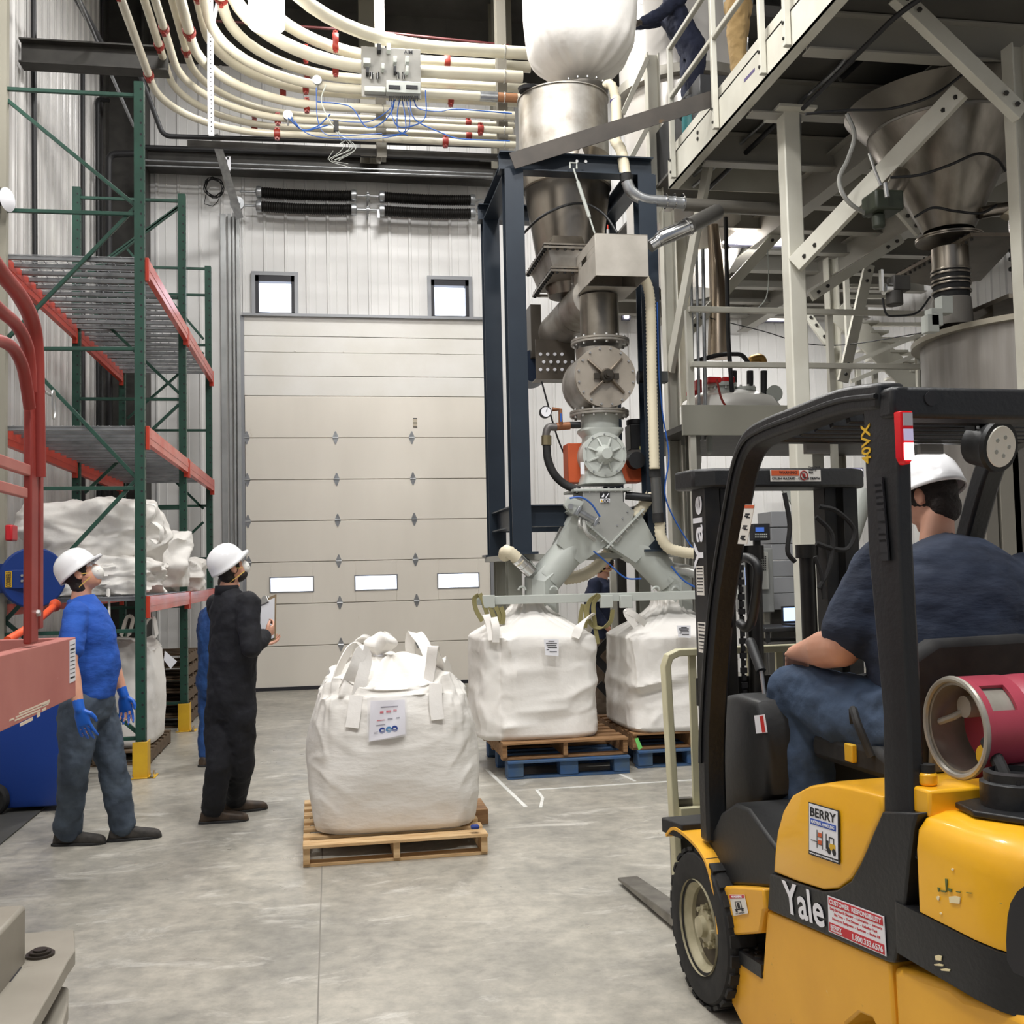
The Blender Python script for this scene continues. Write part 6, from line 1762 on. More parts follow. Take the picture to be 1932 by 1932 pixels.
# tapering silver duct
dc = thing('tapered_duct', P(1358, 560, 10.9), 'tall tapering stainless duct between the tower and the white column', 'duct')
mb = MB(); mb.tube([P(1345, 425, 10.9), P(1356, 560, 10.9), P(1357, 676, 10.9)], [.06, .10, .13], 28); mb.build('duct_body', mat('warm_duct', (176, 162, 146), .28, .9, c2=(150, 134, 116), nscale=3, stretch=(2, 2, .4), spots=[((150, 110, 60), 3, .68)]), dc)
# lower railing, white dome equipment
lr = thing('lower_railing', P(1560, 640, 10.3), 'white two-bar railing of the lower platform behind the column', 'railing')
xa_, xb_ = P(1300, 588, 10.0).x, P(1768, 588, 10.0).x
for y in (588, 690):
    z_ = P(1530, y, 10.0).z; mb = MB(); mb.bar((xa_, 10.0, z_), (xb_, 10.0, z_), .05, .055); mb.build('rail', wp, lr, bevel=.006)
z_ = P(1565, 588, 10.0).z
for px in (1304, 1571, 1760):
    x_ = P(px, 650, 10.0).x; mb = MB(); mb.b2((x_ - .03, 10.03, 1.9), (x_ + .03, 10.09, z_)); mb.build('post', wp, lr)
lp2 = thing('lower_platform', (4.6, 10.8, 2.5), 'grey lower platform edge behind the forklift mast', 'platform')
z_ = P(1400, 790, 10.05).z
mb = MB(); mb.b2((xa_ - .1, 10.0, z_ - .17), (8.0, 10.04, z_ + .13)); mb.build('edge_plate', mat('grey_edge', (150, 148, 136), .5), lp2)
mb = MB(); mb.b2((xa_ - .1, 10.04, z_ - .12), (8.0, 12.4, z_ - .06)); mb.build('deck', M['darkbeam'], lp2)
for x_ in (xa_ + .1, 5.0, 7.6):
    mb = MB(); mb.ibeam((x_, 10.3, 0), (x_, 10.3, z_ - .12), .12, .12, .01, (0, 1, 0)); mb.build('leg', mat('leg_grey', (136, 134, 126), .5), lp2)
dm = thing('white_dome_tank', P(1370, 760, 10.9), 'white domed tank with bolted flanges and red clamps behind the columns', 'tank')
c = P(1375, 760, 11.0)
mb = MB(); mb.lathe([(.56, z_ - .06 - c.z), (.56, -.08), (.50, .02), (.30, .10), (.05, .13)], c, (0, 0, 1), 40); mb.build('dome', mat('white_enamel', (226, 224, 218), .3), dm)
for (px, py, r, h_, mt_) in ((1360, 728, .17, .22, 'greyp'), (1405, 735, .12, .14, 'greyp')):
    cc = P(px, py, 10.8); mb = MB(); mb.cyl(cc - V((0, 0, h_)), cc, r * .82, seg=24); mb.cyl(cc - V((0, 0, .02)), cc + V((0, 0, .02)), r, seg=28); fl_ = mb.build('nozzle', M[mt_], dm)
    for k in range(8):
        a = 2 * PI * k / 8; mb = MB(); mb.bolt(cc + V((r * .85 * math.cos(a), r * .85 * math.sin(a), -.05)), (0, 0, 1), .014, .09); mb.build('bolt', M['zinc'], fl_)
for px, py, w_, h_ in ((1345, 718, 28, 12), (1372, 718, 24, 12), (1316, 730, 12, 26), (1305, 742, 16, 10)):
    a = P(px, py, 10.7); mb = MB(); mb.box(a, (w_ * .0053, .12, h_ * .0053)); mb.build('red_clamp', mat('red_casting', (190, 34, 34), .4), dm, bevel=.008)
for px, ya_, yb_ in ((1384, 700, 722), (1415, 700, 735), (1441, 700, 775)):
    mb = MB(); mb.cyl(P(px, ya_, 10.75), P(px, yb_, 10.75), .036, seg=16); mb.build('black_pipe_leg', M['black'], dm)
mb = MB().tube(smooth_path([P(1415, 688, 10.75), P(1420, 678, 10.75), P(1436, 676, 10.75), P(1441, 690, 10.75)], 6), .045, 16); mb.build('brass_elbow', mat('dull_brass', (150, 116, 60), .4, .7), dm)
mb = MB(); c = P(1462, 742, 10.7); mb.cyl(c, c + V((0, .02, 0)), .09, seg=24); mb.build('lifting_lug', M['greyp'], dm)
# fluorescent lamps
for i, (xa, ya, xb, yb, Y, lab) in enumerate(((1342, 434, 1484, 462, 11.35, 'long bright tube lamp glowing under the mezzanine left of the white column'), (1427, 591, 1484, 604, 15.6, 'small lit strip lamp on the far ribbed wall'),
        (1572, 886, 1628, 897, 14.5, 'bright strip lamp seen between forklift mast and roof pillar'), (1455, 892, 1490, 904, 15.0, 'small lit strip lamp seen through the forklift mast'), (1178, 575, 1187, 600, 15.6, 'narrow lit strip seen behind the stainless tube of the tower'), (1536, 442, 1548, 449, 12.5, 'tiny lit lamp end right of the white column'))):
    a, b = P(xa, ya, Y), P(xb, yb, Y)
    t = thing('strip_lamp', (a + b) / 2, lab, 'lamp')
    mb = MB(); mb.b2((a.x, Y, b.z), (b.x, Y + .05, a.z)); mb.build('glowing_tube', M['tubeglow'], t, bevel=.01)
    mb = MB(); mb.b2((a.x - .03, Y + .03, b.z - .02), (b.x + .03, Y + .10, a.z + .03)); mb.build('lamp_body', mat('lamp_body_%d' % i, (90, 92, 110), .4), t)
l = area((P(1410, 462, 11.3).x, 11.3, P(1410, 466, 11.3).z - .05), .9, 60, rot=(.5, 0, 0), sy=.15)  # area light added just under the long strip lamp, tilted to the far wall
l = area((6.4, 13.6, 5.2), 1.2, 70, rot=(.3, 0, 0), sy=.2)  # fill light added under the deck to brighten the dark far wall
# far stairs
sr = thing('far_staircase', P(1680, 680, 12.4), 'white steel staircase with open treads at the far right behind the railing', 'stairs')
for Y_ in (12.2, 12.9):
    mb = MB(); mb.bar(P(1580, 585, Y_), P(1745, 745, Y_), .03, .30, (0, 0, 1)); mb.build('stringer', wp, sr)
for k in range(9):
    c = P(1600 + 18 * k, 600 + 18 * k, 12.5); mb = MB(); mb.box(c, (.24, .66, .03)); mb.build('tread', wp, sr)
for (a, b) in (((1660, 770), (1725, 740)), ((1605, 685), (1740, 630)), ((1605, 720), (1740, 665))):
    mb = MB(); mb.bar(P(*a, 11.9), P(*b, 11.9), .04, .05); mb.build('handrail', wp, sr)
for px, a_, b_ in ((1735, 630, 760), (1652, 690, 770), (1740, 640, 760), (1620, 690, 770), (1605, 510, 700)):
    mb = MB(); x_ = P(px, 700, 11.9).x; mb.b2((x_ - .03, 11.9, P(px, b_, 11.9).z), (x_ + .03, 11.95, P(px, a_, 11.9).z)); mb.build('post', wp, sr)
for k, (y_, px0, px1) in enumerate(((612, 1630, 1745), (640, 1645, 1750), (668, 1660, 1745), (540, 1600, 1680), (560, 1600, 1690))):
    mb = MB(); mb.bar(P(px0, y_, 13.4), P(px1, y_, 13.4), .05, .05); mb.build('back_rail', wp, sr)
# background behind forklift mast: control cabinet, shelving, screen
cb = thing('control_cabinet', P(1435, 1120, 9.6), 'light grey control cabinet with keypad behind the forklift mast', 'cabinet')
a, b = P(1408, 1035, 9.2), P(1462, 1155, 9.2)
mb = MB(); mb.b2((a.x, 9.2, b.z), (b.x, 9.5, a.z)); cbb = mb.build('cabinet_body', mat('cabinet_grey', (168, 170, 168), .45), cb, bevel=.008)
a, b = P(1406, 1042, 9.18), P(1450, 1112, 9.18)
mb = MB(); mb.b2((a.x, 9.16, b.z), (b.x, 9.2, a.z)); kb = mb.build('keypad_panel', mat('panel_grey', (190, 190, 184), .4), cb, bevel=.004)
mb = MB()
for r_ in range(7):
    for c_ in range(3):
        q_ = P(1437 + 3.6 * c_, 1050 + 4.2 * r_, 9.155); mb.box(q_, (.01, .006, .010))
mb.build('keys', M['ink'], kb)
a, b = P(1406, 1070, 9.15), P(1420, 1104, 9.15); mb = MB(); mb.b2((a.x, 9.15, b.z), (b.x, 9.16, a.z)); mb.build('lit_screen', M['screen'], kb)
mb = MB(); mb.b2((P(1440, 1100, 9.3).x, 9.3, 0), (P(1450, 1100, 9.3).x, 9.36, P(1445, 1156, 9.3).z)); mb.b2((P(1440, 1100, 9.3).x - .2, 9.15, 0), (P(1450, 1100, 9.3).x + .2, 9.5, .03)); mb.build('stand', M['white'], cb)
wi = thing('weight_indicator', P(1436, 1005, 8.9), 'small dark weight indicator with blue display behind the mast', 'display')
a, b = P(1421, 988, 8.9), P(1454, 1019, 8.9); mb = MB(); mb.b2((a.x, 8.9, b.z), (b.x, 9.0, a.z)); mb.b2(((a.x + b.x) / 2 - .03, 9.0, 0), ((a.x + b.x) / 2 + .03, 9.05, a.z)); ib = mb.build('indicator_body', M['ink'], wi, bevel=.008)
a, b = P(1426, 995, 8.89), P(1442, 1003, 8.89); mb = MB(); mb.b2((a.x, 8.892, b.z), (b.x, 8.9, a.z)); mb.build('display', mat('blue_lcd', (60, 90, 160), .3, emit=((70, 110, 200), .5)), ib)
mb = MB()
for k in range(12): mb.box(P(1426 + 4 * (k % 6), 1008 + 5 * (k // 6), 8.895), (.011, .008, .012))
mb.build('buttons', M['greyp'], ib)
sh = thing('grey_cabinet_stack', P(1475, 1080, 10.3), 'stack of light grey drawers seen through the forklift mast', 'cabinet')
for k in range(6):
    a, b = P(1455, 965 + 31 * k, 9.9), P(1545, 965 + 31 * k + 28, 9.9); mb = MB(); mb.b2((a.x, 9.9, b.z), (b.x, 10.25, a.z)); mb.build('drawer', mat('drawer_grey_%d' % (k % 2), (176 - 8 * (k % 2), 178 - 8 * (k % 2), 182 - 8 * (k % 2)), .4), sh, bevel=.006)
a, b = P(1457, 1150, 9.92), P(1543, 1150, 9.92); mb = MB(); mb.b2((a.x, 9.95, 0), (b.x, 10.24, a.z)); mb.build('plinth', M['darkbeam'], sh)
lt_ = thing('laptop', P(1490, 1165, 8.8), 'open laptop with a lit blue screen seen through the forklift mast', 'laptop')
a, b = P(1478, 1147, 8.8), P(1504, 1171, 8.8)
mb = MB(); mb.b2((a.x - .015, 8.8, b.z - .02), (b.x + .015, 8.815, a.z + .015)); mb.b2((a.x - .015, 8.6, b.z - .035), (b.x + .015, 8.815, b.z - .02)); lb2 = mb.build('laptop_case', M['ink'], lt_)
mb = MB(); mb.b2((a.x, 8.795, b.z), (b.x, 8.8, a.z)); mb.build('screen', M['screen'], lb2)
ct = thing('black_cart', (P(1490, 1200, 8.8).x, 8.75, 0), 'dark cart carrying the laptop behind the forklift mast', 'cart')
zc_ = P(1490, 1171, 8.8).z - .037
mb = MB(); c_ = P(1488, 1200, 8.7).x
mb.b2((c_ - .3, 8.5, zc_ - .04), (c_ + .3, 9.0, zc_)); mb.build('cart_top', M['black'], ct, bevel=.01)
mb = MB(); mb.b2((c_ - .28, 8.52, .25), (c_ + .28, 8.98, zc_ - .12)); mb.build('cart_box', M['darkbeam'], ct, bevel=.02)
for sx in (-.26, .26):
    for sy in (8.54, 8.96):
        mb = MB(); mb.b2((c_ + sx - .015, sy - .015, 0), (c_ + sx + .015, sy + .015, zc_ - .04)); mb.build('cart_leg', M['black'], ct)
# background equipment behind forklift right: tall grey frames, white tubes
bg = thing('white_chute', P(1600, 980, 9.0), 'white slanting chute seen between the mast and the driver', 'chute')
mb = MB(); mb.tube([P(1630, 925, 8.7), P(1585, 1060, 8.7), P(1580, 1160, 8.7)], .10, 24); mb.build('chute_tube', M['greyp'], bg)
mb = MB(); mb.bar(P(1462, 895, 9.4), P(1500, 950, 9.4), .03, .07, (0, 0, 1)); mb.build('side_arm', M['greyp'], bg)
for i, (px, w_, c_) in enumerate(((1905, .16, (120, 116, 106)), (1868, .10, (104, 100, 92)), (1925, .12, (96, 92, 86)))):
    x_ = P(px, 900, 6.9).x; mb = MB(); mb.b2((x_ - w_ / 2, 6.9, 0), (x_ + w_ / 2, 7.0, P(px, 760, 6.9).z)); tag(mb.build('grey_post', mat('far_post_%d' % i, c_, .5), bevel=.004), '%s grey steel post behind the lamp on the forklift roof' % ('wide', 'narrow left', 'rightmost')[i], 'post')
mb = MB(); a, b = P(1850, 945, 7.3), P(1990, 790, 7.3); mb.b2((a.x, 7.3, .0), (b.x, 7.35, P(1900, 860, 7.3).z)); tag(mb.build('brown_grey_panel', mat('far_panel', (112, 106, 96), .6)), 'brownish grey panel behind the forklift driver on the right', 'panel')  # plain upright panel for the brownish grey area behind the driver
# ================================================================ the large filled bag on its pallet
c = (az(580, 1640) + az(912, 1612)) / 2
PB = V((c.x, c.y, 0))
wpal = pallet('new_pallet', (PB.x, PB.y, 0), 'clean new wooden pallet under the large full bag in the centre of the floor', None, M['wood'], w=1.06, d=1.22, h=.128, rz=math.radians(.9))
bY = PB.y + .60
bg_, Wm, body = bulkbag('full_bulk_bag', (P(741, 1500, bY).x, bY, .1285), 'large full white bulk bag standing on the new pallet in the centre', None, w=1.04, d=1.02, h=.80, seed=3, n=240, bulge=.075, wr=.008, collar=.13, mound=.21, squeeze=1.25)
o_ = Wm @ V((0, 0, 0))
YF_ = bY - .47
def F_(px, py, dy=0.0): return P(px, py, YF_ + dy)
def strap(pts, wd, w_=.075):
    mb = MB(); ribbon(mb, pts, wd, w_, .007, 8); return mb.build('lifting_loop', M['bagw'], bg_)
Yb = bY
strap([P(632, 1292, Yb - .30), P(640, 1262, Yb - .28), P(660, 1226, Yb - .2), P(678, 1222, Yb - .12), P(690, 1240, Yb - .08), P(686, 1275, Yb - .05)], V((.6, 1, 0)))
strap([P(650, 1300, Yb - .36), P(668, 1262, Yb - .38), P(683, 1228, Yb - .36), P(690, 1248, Yb - .36), P(680, 1290, Yb - .40), P(672, 1320, YF_ + .06)], V((1, .3, 0)))
strap([P(664, 1240, Yb + .1), P(672, 1212, Yb + .1), P(688, 1204, Yb + .14), P(700, 1214, Yb + .2), P(700, 1240, Yb + .24)], V((.4, 1, 0)))
strap([P(782, 1262, Yb + .30), P(774, 1225, Yb + .28), P(776, 1200, Yb + .26), P(786, 1197, Yb + .2), P(800, 1215, Yb + .1), P(812, 1245, Yb)], V((.8, -.6, 0)))
strap([P(806, 1300, YF_ + .10), P(812, 1262, Yb - .36), P(817, 1222, Yb - .36), P(820, 1232, Yb - .32), P(828, 1255, Yb - .22), P(824, 1285, Yb - .16)], V((.8, -.7, 0)))
strap([P(826, 1278, Yb - .1), P(832, 1245, Yb - .06), P(842, 1256, Yb), P(848, 1280, Yb + .05)], V((.8, .6, 0)), .06)
for pts in (((672, 1312), (668, 1345), (664, 1373)), ((822, 1290), (822, 1325), (826, 1358))):
    mb = MB(); ribbon(mb, [F_(x, y, .035 if i == 0 else (.0 if i == 1 else -.025)) for i, (x, y) in enumerate(pts)], V((1, 0, 0)), .078, .008, 6); mb.build('sewn_strap', M['bagw'], bg_)
bagb = mat('taut_woven_fabric', (232, 229, 223), .7, c2=(226, 222, 215), nscale=3, bump=.4, bscale=4.0, bdist=.03, stretch=(1, 1, 2.6))
body.data.materials[0] = bagb
# tied spout
tp = P(712, 1238, Yb - .05)
mb = MB()
rings = []
for k, (r_, dz) in enumerate(((.14, -.10), (.075, -.045), (.032, .0), (.026, .012), (.055, .035), (.095, .075), (.085, .115), (.035, .14), (.01, .145))):
    rings.append([tp + V((r_ * (1 + .35 * math.sin(5 * a + k * .6)) * math.cos(a) + (dz * .25 if dz > .03 else 0), r_ * (1 + .3 * math.sin(4 * a + k)) * math.sin(a), dz + .015 * math.sin(3 * a + k))) for a in [2 * PI * q / 28 for q in range(28)]])
mb.loft(rings); sp_ = mb.build('tied_spout', M['bagw'], bg_, ang=60); ss_ = sp_.modifiers.new('s', 'SUBSURF'); ss_.levels = 1; ss_.render_levels = 2
mb = MB(); mb.tube([tp + V((.03 * math.cos(a), .03 * math.sin(a), .006)) for a in [2 * PI * q / 16 for q in range(16)]], .007, 8, closed=True); mb.build('tie', M['paper'], sp_)
# pouch with sheet
mb = MB()
N1 = 14
C4 = [F_(695, 1345, -.01), F_(766, 1318, -.0), F_(766, 1386, -.045), F_(696, 1399, -.045)]
def curved(C4, t, bow, mb):
    vs = []
    for j in range(N1 + 1):
        for i in range(N1 + 1):
            u, v = i / N1, j / N1
            p = (C4[0] * (1 - u) + C4[1] * u) * (1 - v) + (C4[3] * (1 - u) + C4[2] * u) * v
            vs.append(p + V((0, -bow * math.sin(u * PI) - .004 * math.sin(6 * u + 4 * v), 0)))
    n0 = len(vs); vs += [p + V((0, t, 0)) for p in vs]
    fs = []
    W2 = N1 + 1
    for j in range(N1):
        for i in range(N1):
            a = j * W2 + i; fs.append((a, a + W2, a + W2 + 1, a + 1)); fs.append((n0 + a, n0 + a + 1, n0 + a + W2 + 1, n0 + a + W2))
    mb.add(vs, fs)
def sub4(C, u0, v0, u1, v1, off=-.003):
    f = lambda u, v: (C[0] * (1 - u) + C[1] * u) * (1 - v) + (C[3] * (1 - u) + C[2] * u) * v + V((0, off - .010 * math.sin(u * PI) - .004 * math.sin(6 * u + 4 * v), 0))
    return [f(u0, v0), f(u1, v0), f(u1, v1), f(u0, v1)]
C4 = [F_(699, 1322, -.018), F_(764, 1320, -.018), F_(765, 1385, -.055), F_(696, 1399, -.055)]
curved(C4, .002, .010, mb); pch = mb.build('label_sheet', mat('label_paper', (238, 236, 242), .25), bg_, ang=60)
C5 = [c_ + V((0, -.006, 0)) for c_ in (F_(692, 1312, -.01), F_(768, 1306, -.01), F_(768, 1388, -.055), F_(694, 1400, -.055))]
mb = MB(); curved(C5, .001, .010, mb); mb.build('plastic_pouch', mat('clear_pouch', (240, 240, 245), .08, alpha=.16), pch, ang=60)
def line4(u0, v0, u1, v1, m_): 
    mb = MB(); mb.poly(sub4(C4, u0, v0, u1, v1), (0, -.001, 0)); mb.build('printed_line', m_, pch)
pk_ = mat('faint_red_print', (206, 110, 120), .6); gy_ = mat('grey_print', (120, 116, 130), .6)
for (u0, v0, u1, v1, m_) in ((.30, .16, .80, .18, gy_), (.28, .28, .38, .33, pk_), (.46, .27, .60, .33, pk_), (.66, .26, .76, .31, pk_), (.2, .50, .42, .52, pk_), (.50, .48, .64, .52, gy_), (.74, .48, .84, .51, gy_), (.18, .62, .44, .64, gy_), (.13, .79, .24, .80, gy_), (.13, .83, .24, .84, gy_)):
    line4(u0, v0, u1, v1, m_)
for u in (.36, .54, .70):
    p = sub4(C4, u, .78, u, .78)[0]; mb = MB(); mb.cyl(p, p + V((0, -.002, 0)), .018, seg=24); rd_o = mb.build('round_pictogram', mat('pictogram_blue', (44, 70, 150), .5) if u != .54 else mat('pictogram_teal', (70, 140, 190), .5), pch)
    mb = MB(); mb.box(p + V((0, -.0028, .002)), (.016, .001, .006)); mb.build('pictogram_mark', M['paper'], rd_o)
mb = MB(); mb.box(P(896, 1560, PB.y + .02), (.05, .04, .025)); tag(mb.build('blue_rag', mat('blue_rag', (40, 60, 130), .8), bevel=.01), 'small blue scrap of seam showing at the right foot of the large bag', 'scrap')
mb = MB(); a = P(909, 1482, 7.15); mb.box((a.x - .03, 7.15, .05), (.09, .35, .099)); tag(mb.build('wood_block', M['woodold'], bevel=.004), 'small wooden block on the floor right behind the large bag', 'block')
# ================================================================ people
P = at
def remesh(o, vs=.012, it=4, disp=0.0, ds=.12, fac=.5):
    m = o.modifiers.new('remesh', 'REMESH'); m.mode = 'VOXEL'; m.voxel_size = vs; m.use_smooth_shade = True
    if it:
        s_ = o.modifiers.new('smooth', 'SMOOTH'); s_.iterations = it; s_.factor = fac
    if disp:
        tx_ = bpy.data.textures.new('folds', 'CLOUDS'); tx_.noise_scale = ds; tx_.noise_depth = 2
        d = o.modifiers.new('folds', 'DISPLACE'); d.texture = tx_; d.strength = disp; d.mid_level = .5
    return o
skinm = mat('skin', (206, 150, 124), .5, c2=(214, 162, 138), nscale=8)
hairm = mat('dark_hair', (34, 26, 22), .7, bump=.8, bscale=90, bdist=.01)
def clothm(n, c, c2, b=.9, s=5, st=None, rough=.85):
    return mat(n, c, rough, c2=c2, nscale=7, bump=b, bscale=s, bdist=.04, stretch=st)
hatm = mat('white_helmet', (236, 236, 238), .22)
glovem = mat('blue_nitrile', (30, 96, 196), .4)
maskm = mat('white_respirator', (232, 230, 224), .6)
strapm = mat('yellow_elastic', (226, 190, 96), .6)

def frame3(f, up):
    f = V(f).normalized(); up = V(up)
    s_ = f.cross(up).normalized()          # right-hand side of the figure
    return f, s_, s_.cross(f).normalized()
def ell(c, s_, f, u_, rs, rf, n=28):
    return [c + s_ * (rs * math.cos(2 * PI * k / n)) + f * (rf * math.sin(2 * PI * k / n)) for k in range(n)]
def limb(mb, pts, rs, n=16):
    pts = [V(p) for p in pts]
    sp = smooth_path(pts, 5)
    m = len(sp) - 1
    rr = []
    for i in range(m + 1):
        t_ = i / m * (len(rs) - 1); k = min(int(t_), len(rs) - 2); rr.append(rs[k] * (1 - (t_ - k)) + rs[k + 1] * (t_ - k))
    mb.tube(sp, rr, n)
    mb.ball(pts[0], rs[0]); mb.ball(pts[-1], rs[-1])
def hand(mb, w_, d, nrm, thumb, L_=.185, curl=.5, k_=1.0, spread=.10):
    """w_: wrist, d: direction to the fingers, nrm: palm normal (fingers curl that way), thumb: side of the thumb"""
    w_, d, nrm = V(w_), V(d).normalized(), V(nrm)
    nrm = (nrm - d * nrm.dot(d)).normalized()
    t_ = V(thumb); t_ = (t_ - d * t_.dot(d) - nrm * t_.dot(nrm)).normalized()
    pl_ = L_ * .52
    rings = []
    for f, ww, th in ((-.12, .026, .020), (.0, .028, .019), (.35, .040, .017), (.8, .042, .014), (1.0, .039, .012)):
        c = w_ + d * (pl_ * f)
        rings.append([c + t_ * (ww * k_ * math.cos(2 * PI * k / 14)) + nrm * (th * k_ * math.sin(2 * PI * k / 14)) for k in range(14)])
    mb.loft(rings)
    for i, (off, ln) in enumerate(((.030, .44), (.010, .50), (-.011, .46), (-.030, .36))):
        p0 = w_ + d * (pl_ * .80) + t_ * (off * k_)
        dd = (d + t_ * (spread * (1.5 - i))).normalized()
        ch = [p0]
        seg = [L_ * ln * .45, L_ * ln * .32, L_ * ln * .23]
        ang_ = curl * .6
        cur = dd; p_ = p0 + dd * pl_ * .2; ch.append(p_)
        for j, sg in enumerate(seg):
            a = ang_ + curl * (.5 * j)
            cur = (dd * math.cos(a) + nrm * math.sin(a)).normalized()
            p_ = p_ + cur * sg; ch.append(p_)
        mb.tube(ch, [.0095 * k_, .0095 * k_, .009 * k_, .0085 * k_, .0065 * k_], 10); mb.ball(ch[-1], .0066 * k_, 10, 6)
        for q_ in ch[1:-1]: mb.ball(q_, .0092 * k_, 10, 6)
    p0 = w_ + d * pl_ * .22 + t_ * .022 * k_
    c1 = p0 + (d * .55 + t_ * .8 + nrm * .15).normalized() * L_ * .20
    c2_ = c1 + (d * .85 + t_ * .35 + nrm * .3).normalized() * L_ * .17
    c3 = c2_ + (d * .95 + nrm * .35).normalized() * L_ * .12
    mb.tube([p0, c1, c2_, c3], [.014 * k_, .0125 * k_, .011 * k_, .008 * k_], 10); mb.ball(c3, .0082 * k_, 10, 6); mb.ball(c1, .0125 * k_, 10, 6); mb.ball(c2_, .011 * k_, 10, 6)

def head(mb, c, f, up, k_=1.0, ears=True):
    """c = centre of the skull; returns frame"""
    f, s_, u_ = frame3(f, up)
    R = Matrix((s_, f, u_)).transposed()
    mb.ball(c + u_ * .012, (.076 * k_, .094 * k_, .098 * k_), 24, 16, R)
    mb.ball(c + f * .020 - u_ * .045, (.064 * k_, .074 * k_, .078 * k_), 20, 12, R)
    mb.ball(c + f * .052 - u_ * .098, (.034 * k_, .034 * k_, .026 * k_), 16, 10, R)      # chin
    mb.ball(c + f * .076 + u_ * .022, (.055 * k_, .022 * k_, .016 * k_), 16, 10, R)      # brow
    mb.tube([c + f * .088 + u_ * .015, c + f * .108 - u_ * .022], [.009 * k_, .015 * k_], 10); mb.ball(c + f * .106 - u_ * .024, .0145 * k_, 12, 8)
    mb.ball(c + f * .088 - u_ * .058, (.026 * k_, .014 * k_, .008 * k_), 12, 8, R); mb.ball(c + f * .086 - u_ * .070, (.022 * k_, .014 * k_, .008 * k_), 12, 8, R)
    if ears:
        for e in (-1, 1):
            mb.ball(c + s_ * (e * .078 * k_) - f * .006 - u_ * .012, (.010, .020, .032), 12, 8, R)
            mb.tube([c + s_ * (e * .084 * k_) + f * (.016 * math.sin(a)) - f * .008 + u_ * (.030 * math.cos(a)) - u_ * .012 for a in [PI * 2 * q_ / 10 for q_ in range(10)]], .0045, 6, closed=True)
    return f, s_, u_
def hair(c, f, s_, u_, par, low=-.10, k_=1.0, back=True, m_=None):
    mb = MB(); R = Matrix((s_, f, u_)).transposed()
    mb.ball(c + u_ * .018 - f * .008, (.083 * k_, .097 * k_, .100 * k_), 24, 14, R)
    mb.ball(c - f * .045 + u_ * (low * .5), (.068 * k_, .052 * k_, .075 * k_), 20, 12, R)
    for e in (-1, 1): mb.ball(c + s_ * (e * .070 * k_) + f * .008 + u_ * .02, (.014, .022, .045), 12, 8, R)
    # keep the face clear
    o = mb.build('hair', m_ or hairm, par); remesh(o, .007, 2, .006, .02)
    return o
def helmet(c, f, up, par, k_=1.0, tilt=0.0, extra=None, m_=None):
    f, s_, u_ = frame3(f, up)
    u2 = (u_ * math.cos(tilt) - f * math.sin(tilt)).normalized(); f2 = s_.cross(u2) * -1
    f2 = u2.cross(s_)
    o0 = c + u2 * .022
    rings = []
    n = 48
    for zz_, rs, rf in ((-.012, .115, .134), (.004, .114, .133), (.006, .112, .131), (.04, .109, .127), (.08, .098, .115), (.11, .078, .092), (.130, .048, .056), (.138, .015, .018), (.1385, .001, .001)):
        ring = []
        for k in range(n):
            a = 2 * PI * k / n
            cc, ss = math.cos(a), math.sin(a)
            x, y = rs * k_ * cc, rf * k_ * ss
            z_ = zz_ * k_
            if zz_ < .005:
                pk = max(0, ss) ** 5
                y += .040 * k_ * pk
                z_ -= .004 * pk
            else:
                z_ += .006 * k_ * math.exp(-(x / .018) ** 2) * (1 if zz_ > .03 else 0)
                r_ = math.exp(-((abs(x) - .045) / .010) ** 2)
                z_ += .003 * r_ * (1 if zz_ > .03 else 0)
            ring.append(o0 + s_ * x + f2 * y + u2 * z_)
        rings.append(ring)
    mb = MB(); mb.loft(rings, cap=False)
    # inner shell
    mb.loft([[o0 + s_ * (.112 * k_ * math.cos(2 * PI * k / n)) + f2 * (.131 * k_ * math.sin(2 * PI * k / n)) + u2 * z_ for k in range(n)] for z_ in (-.010, .0)], cap=False)
    o = mb.build('hard_hat', m_ or hatm, par, ang=50)
    so = o.modifiers.new('shell', 'SOLIDIFY'); so.thickness = .003; so.offset = -1
    return o, (s_, f2, u2, o0)
def mask(c, f, s_, u_, par, straps=True):
    R = Matrix((s_, f, u_)).transposed()
    mb = MB(); mb.ball(c + f * .082 - u_ * .050, (.052, .046, .050), 24, 14, R); mb.tube([c + f * .10 + s_ * (-.05 + .01 * k) - u_ * (.05 - .012 * math.sin(PI * k / 10)) + f * .024 * math.sin(PI * k / 10) for k in range(11)], .004, 6)
    o = mb.build('dust_mask', maskm, par)
    if straps:
        for (z0, z1) in ((-.035, .045), (-.062, -.085)):
            mb = MB()
            pts = []
            for k in range(0, 25):
                a = PI * (k / 24) * 1.0
                # from left mask edge around the back to the right edge
                x = math.cos(a); y = -math.sin(a)
                zz_ = z0 + (z1 - z0) * math.sin(a)
                pts.append(c + s_ * (x * .082) + f * (y * .100 + .05 * (1 - abs(y))) + u_ * zz_)
            ribbon(mb, pts, u_, .006, .0025, n=2); mb.build('mask_strap', strapm, o)
    return o
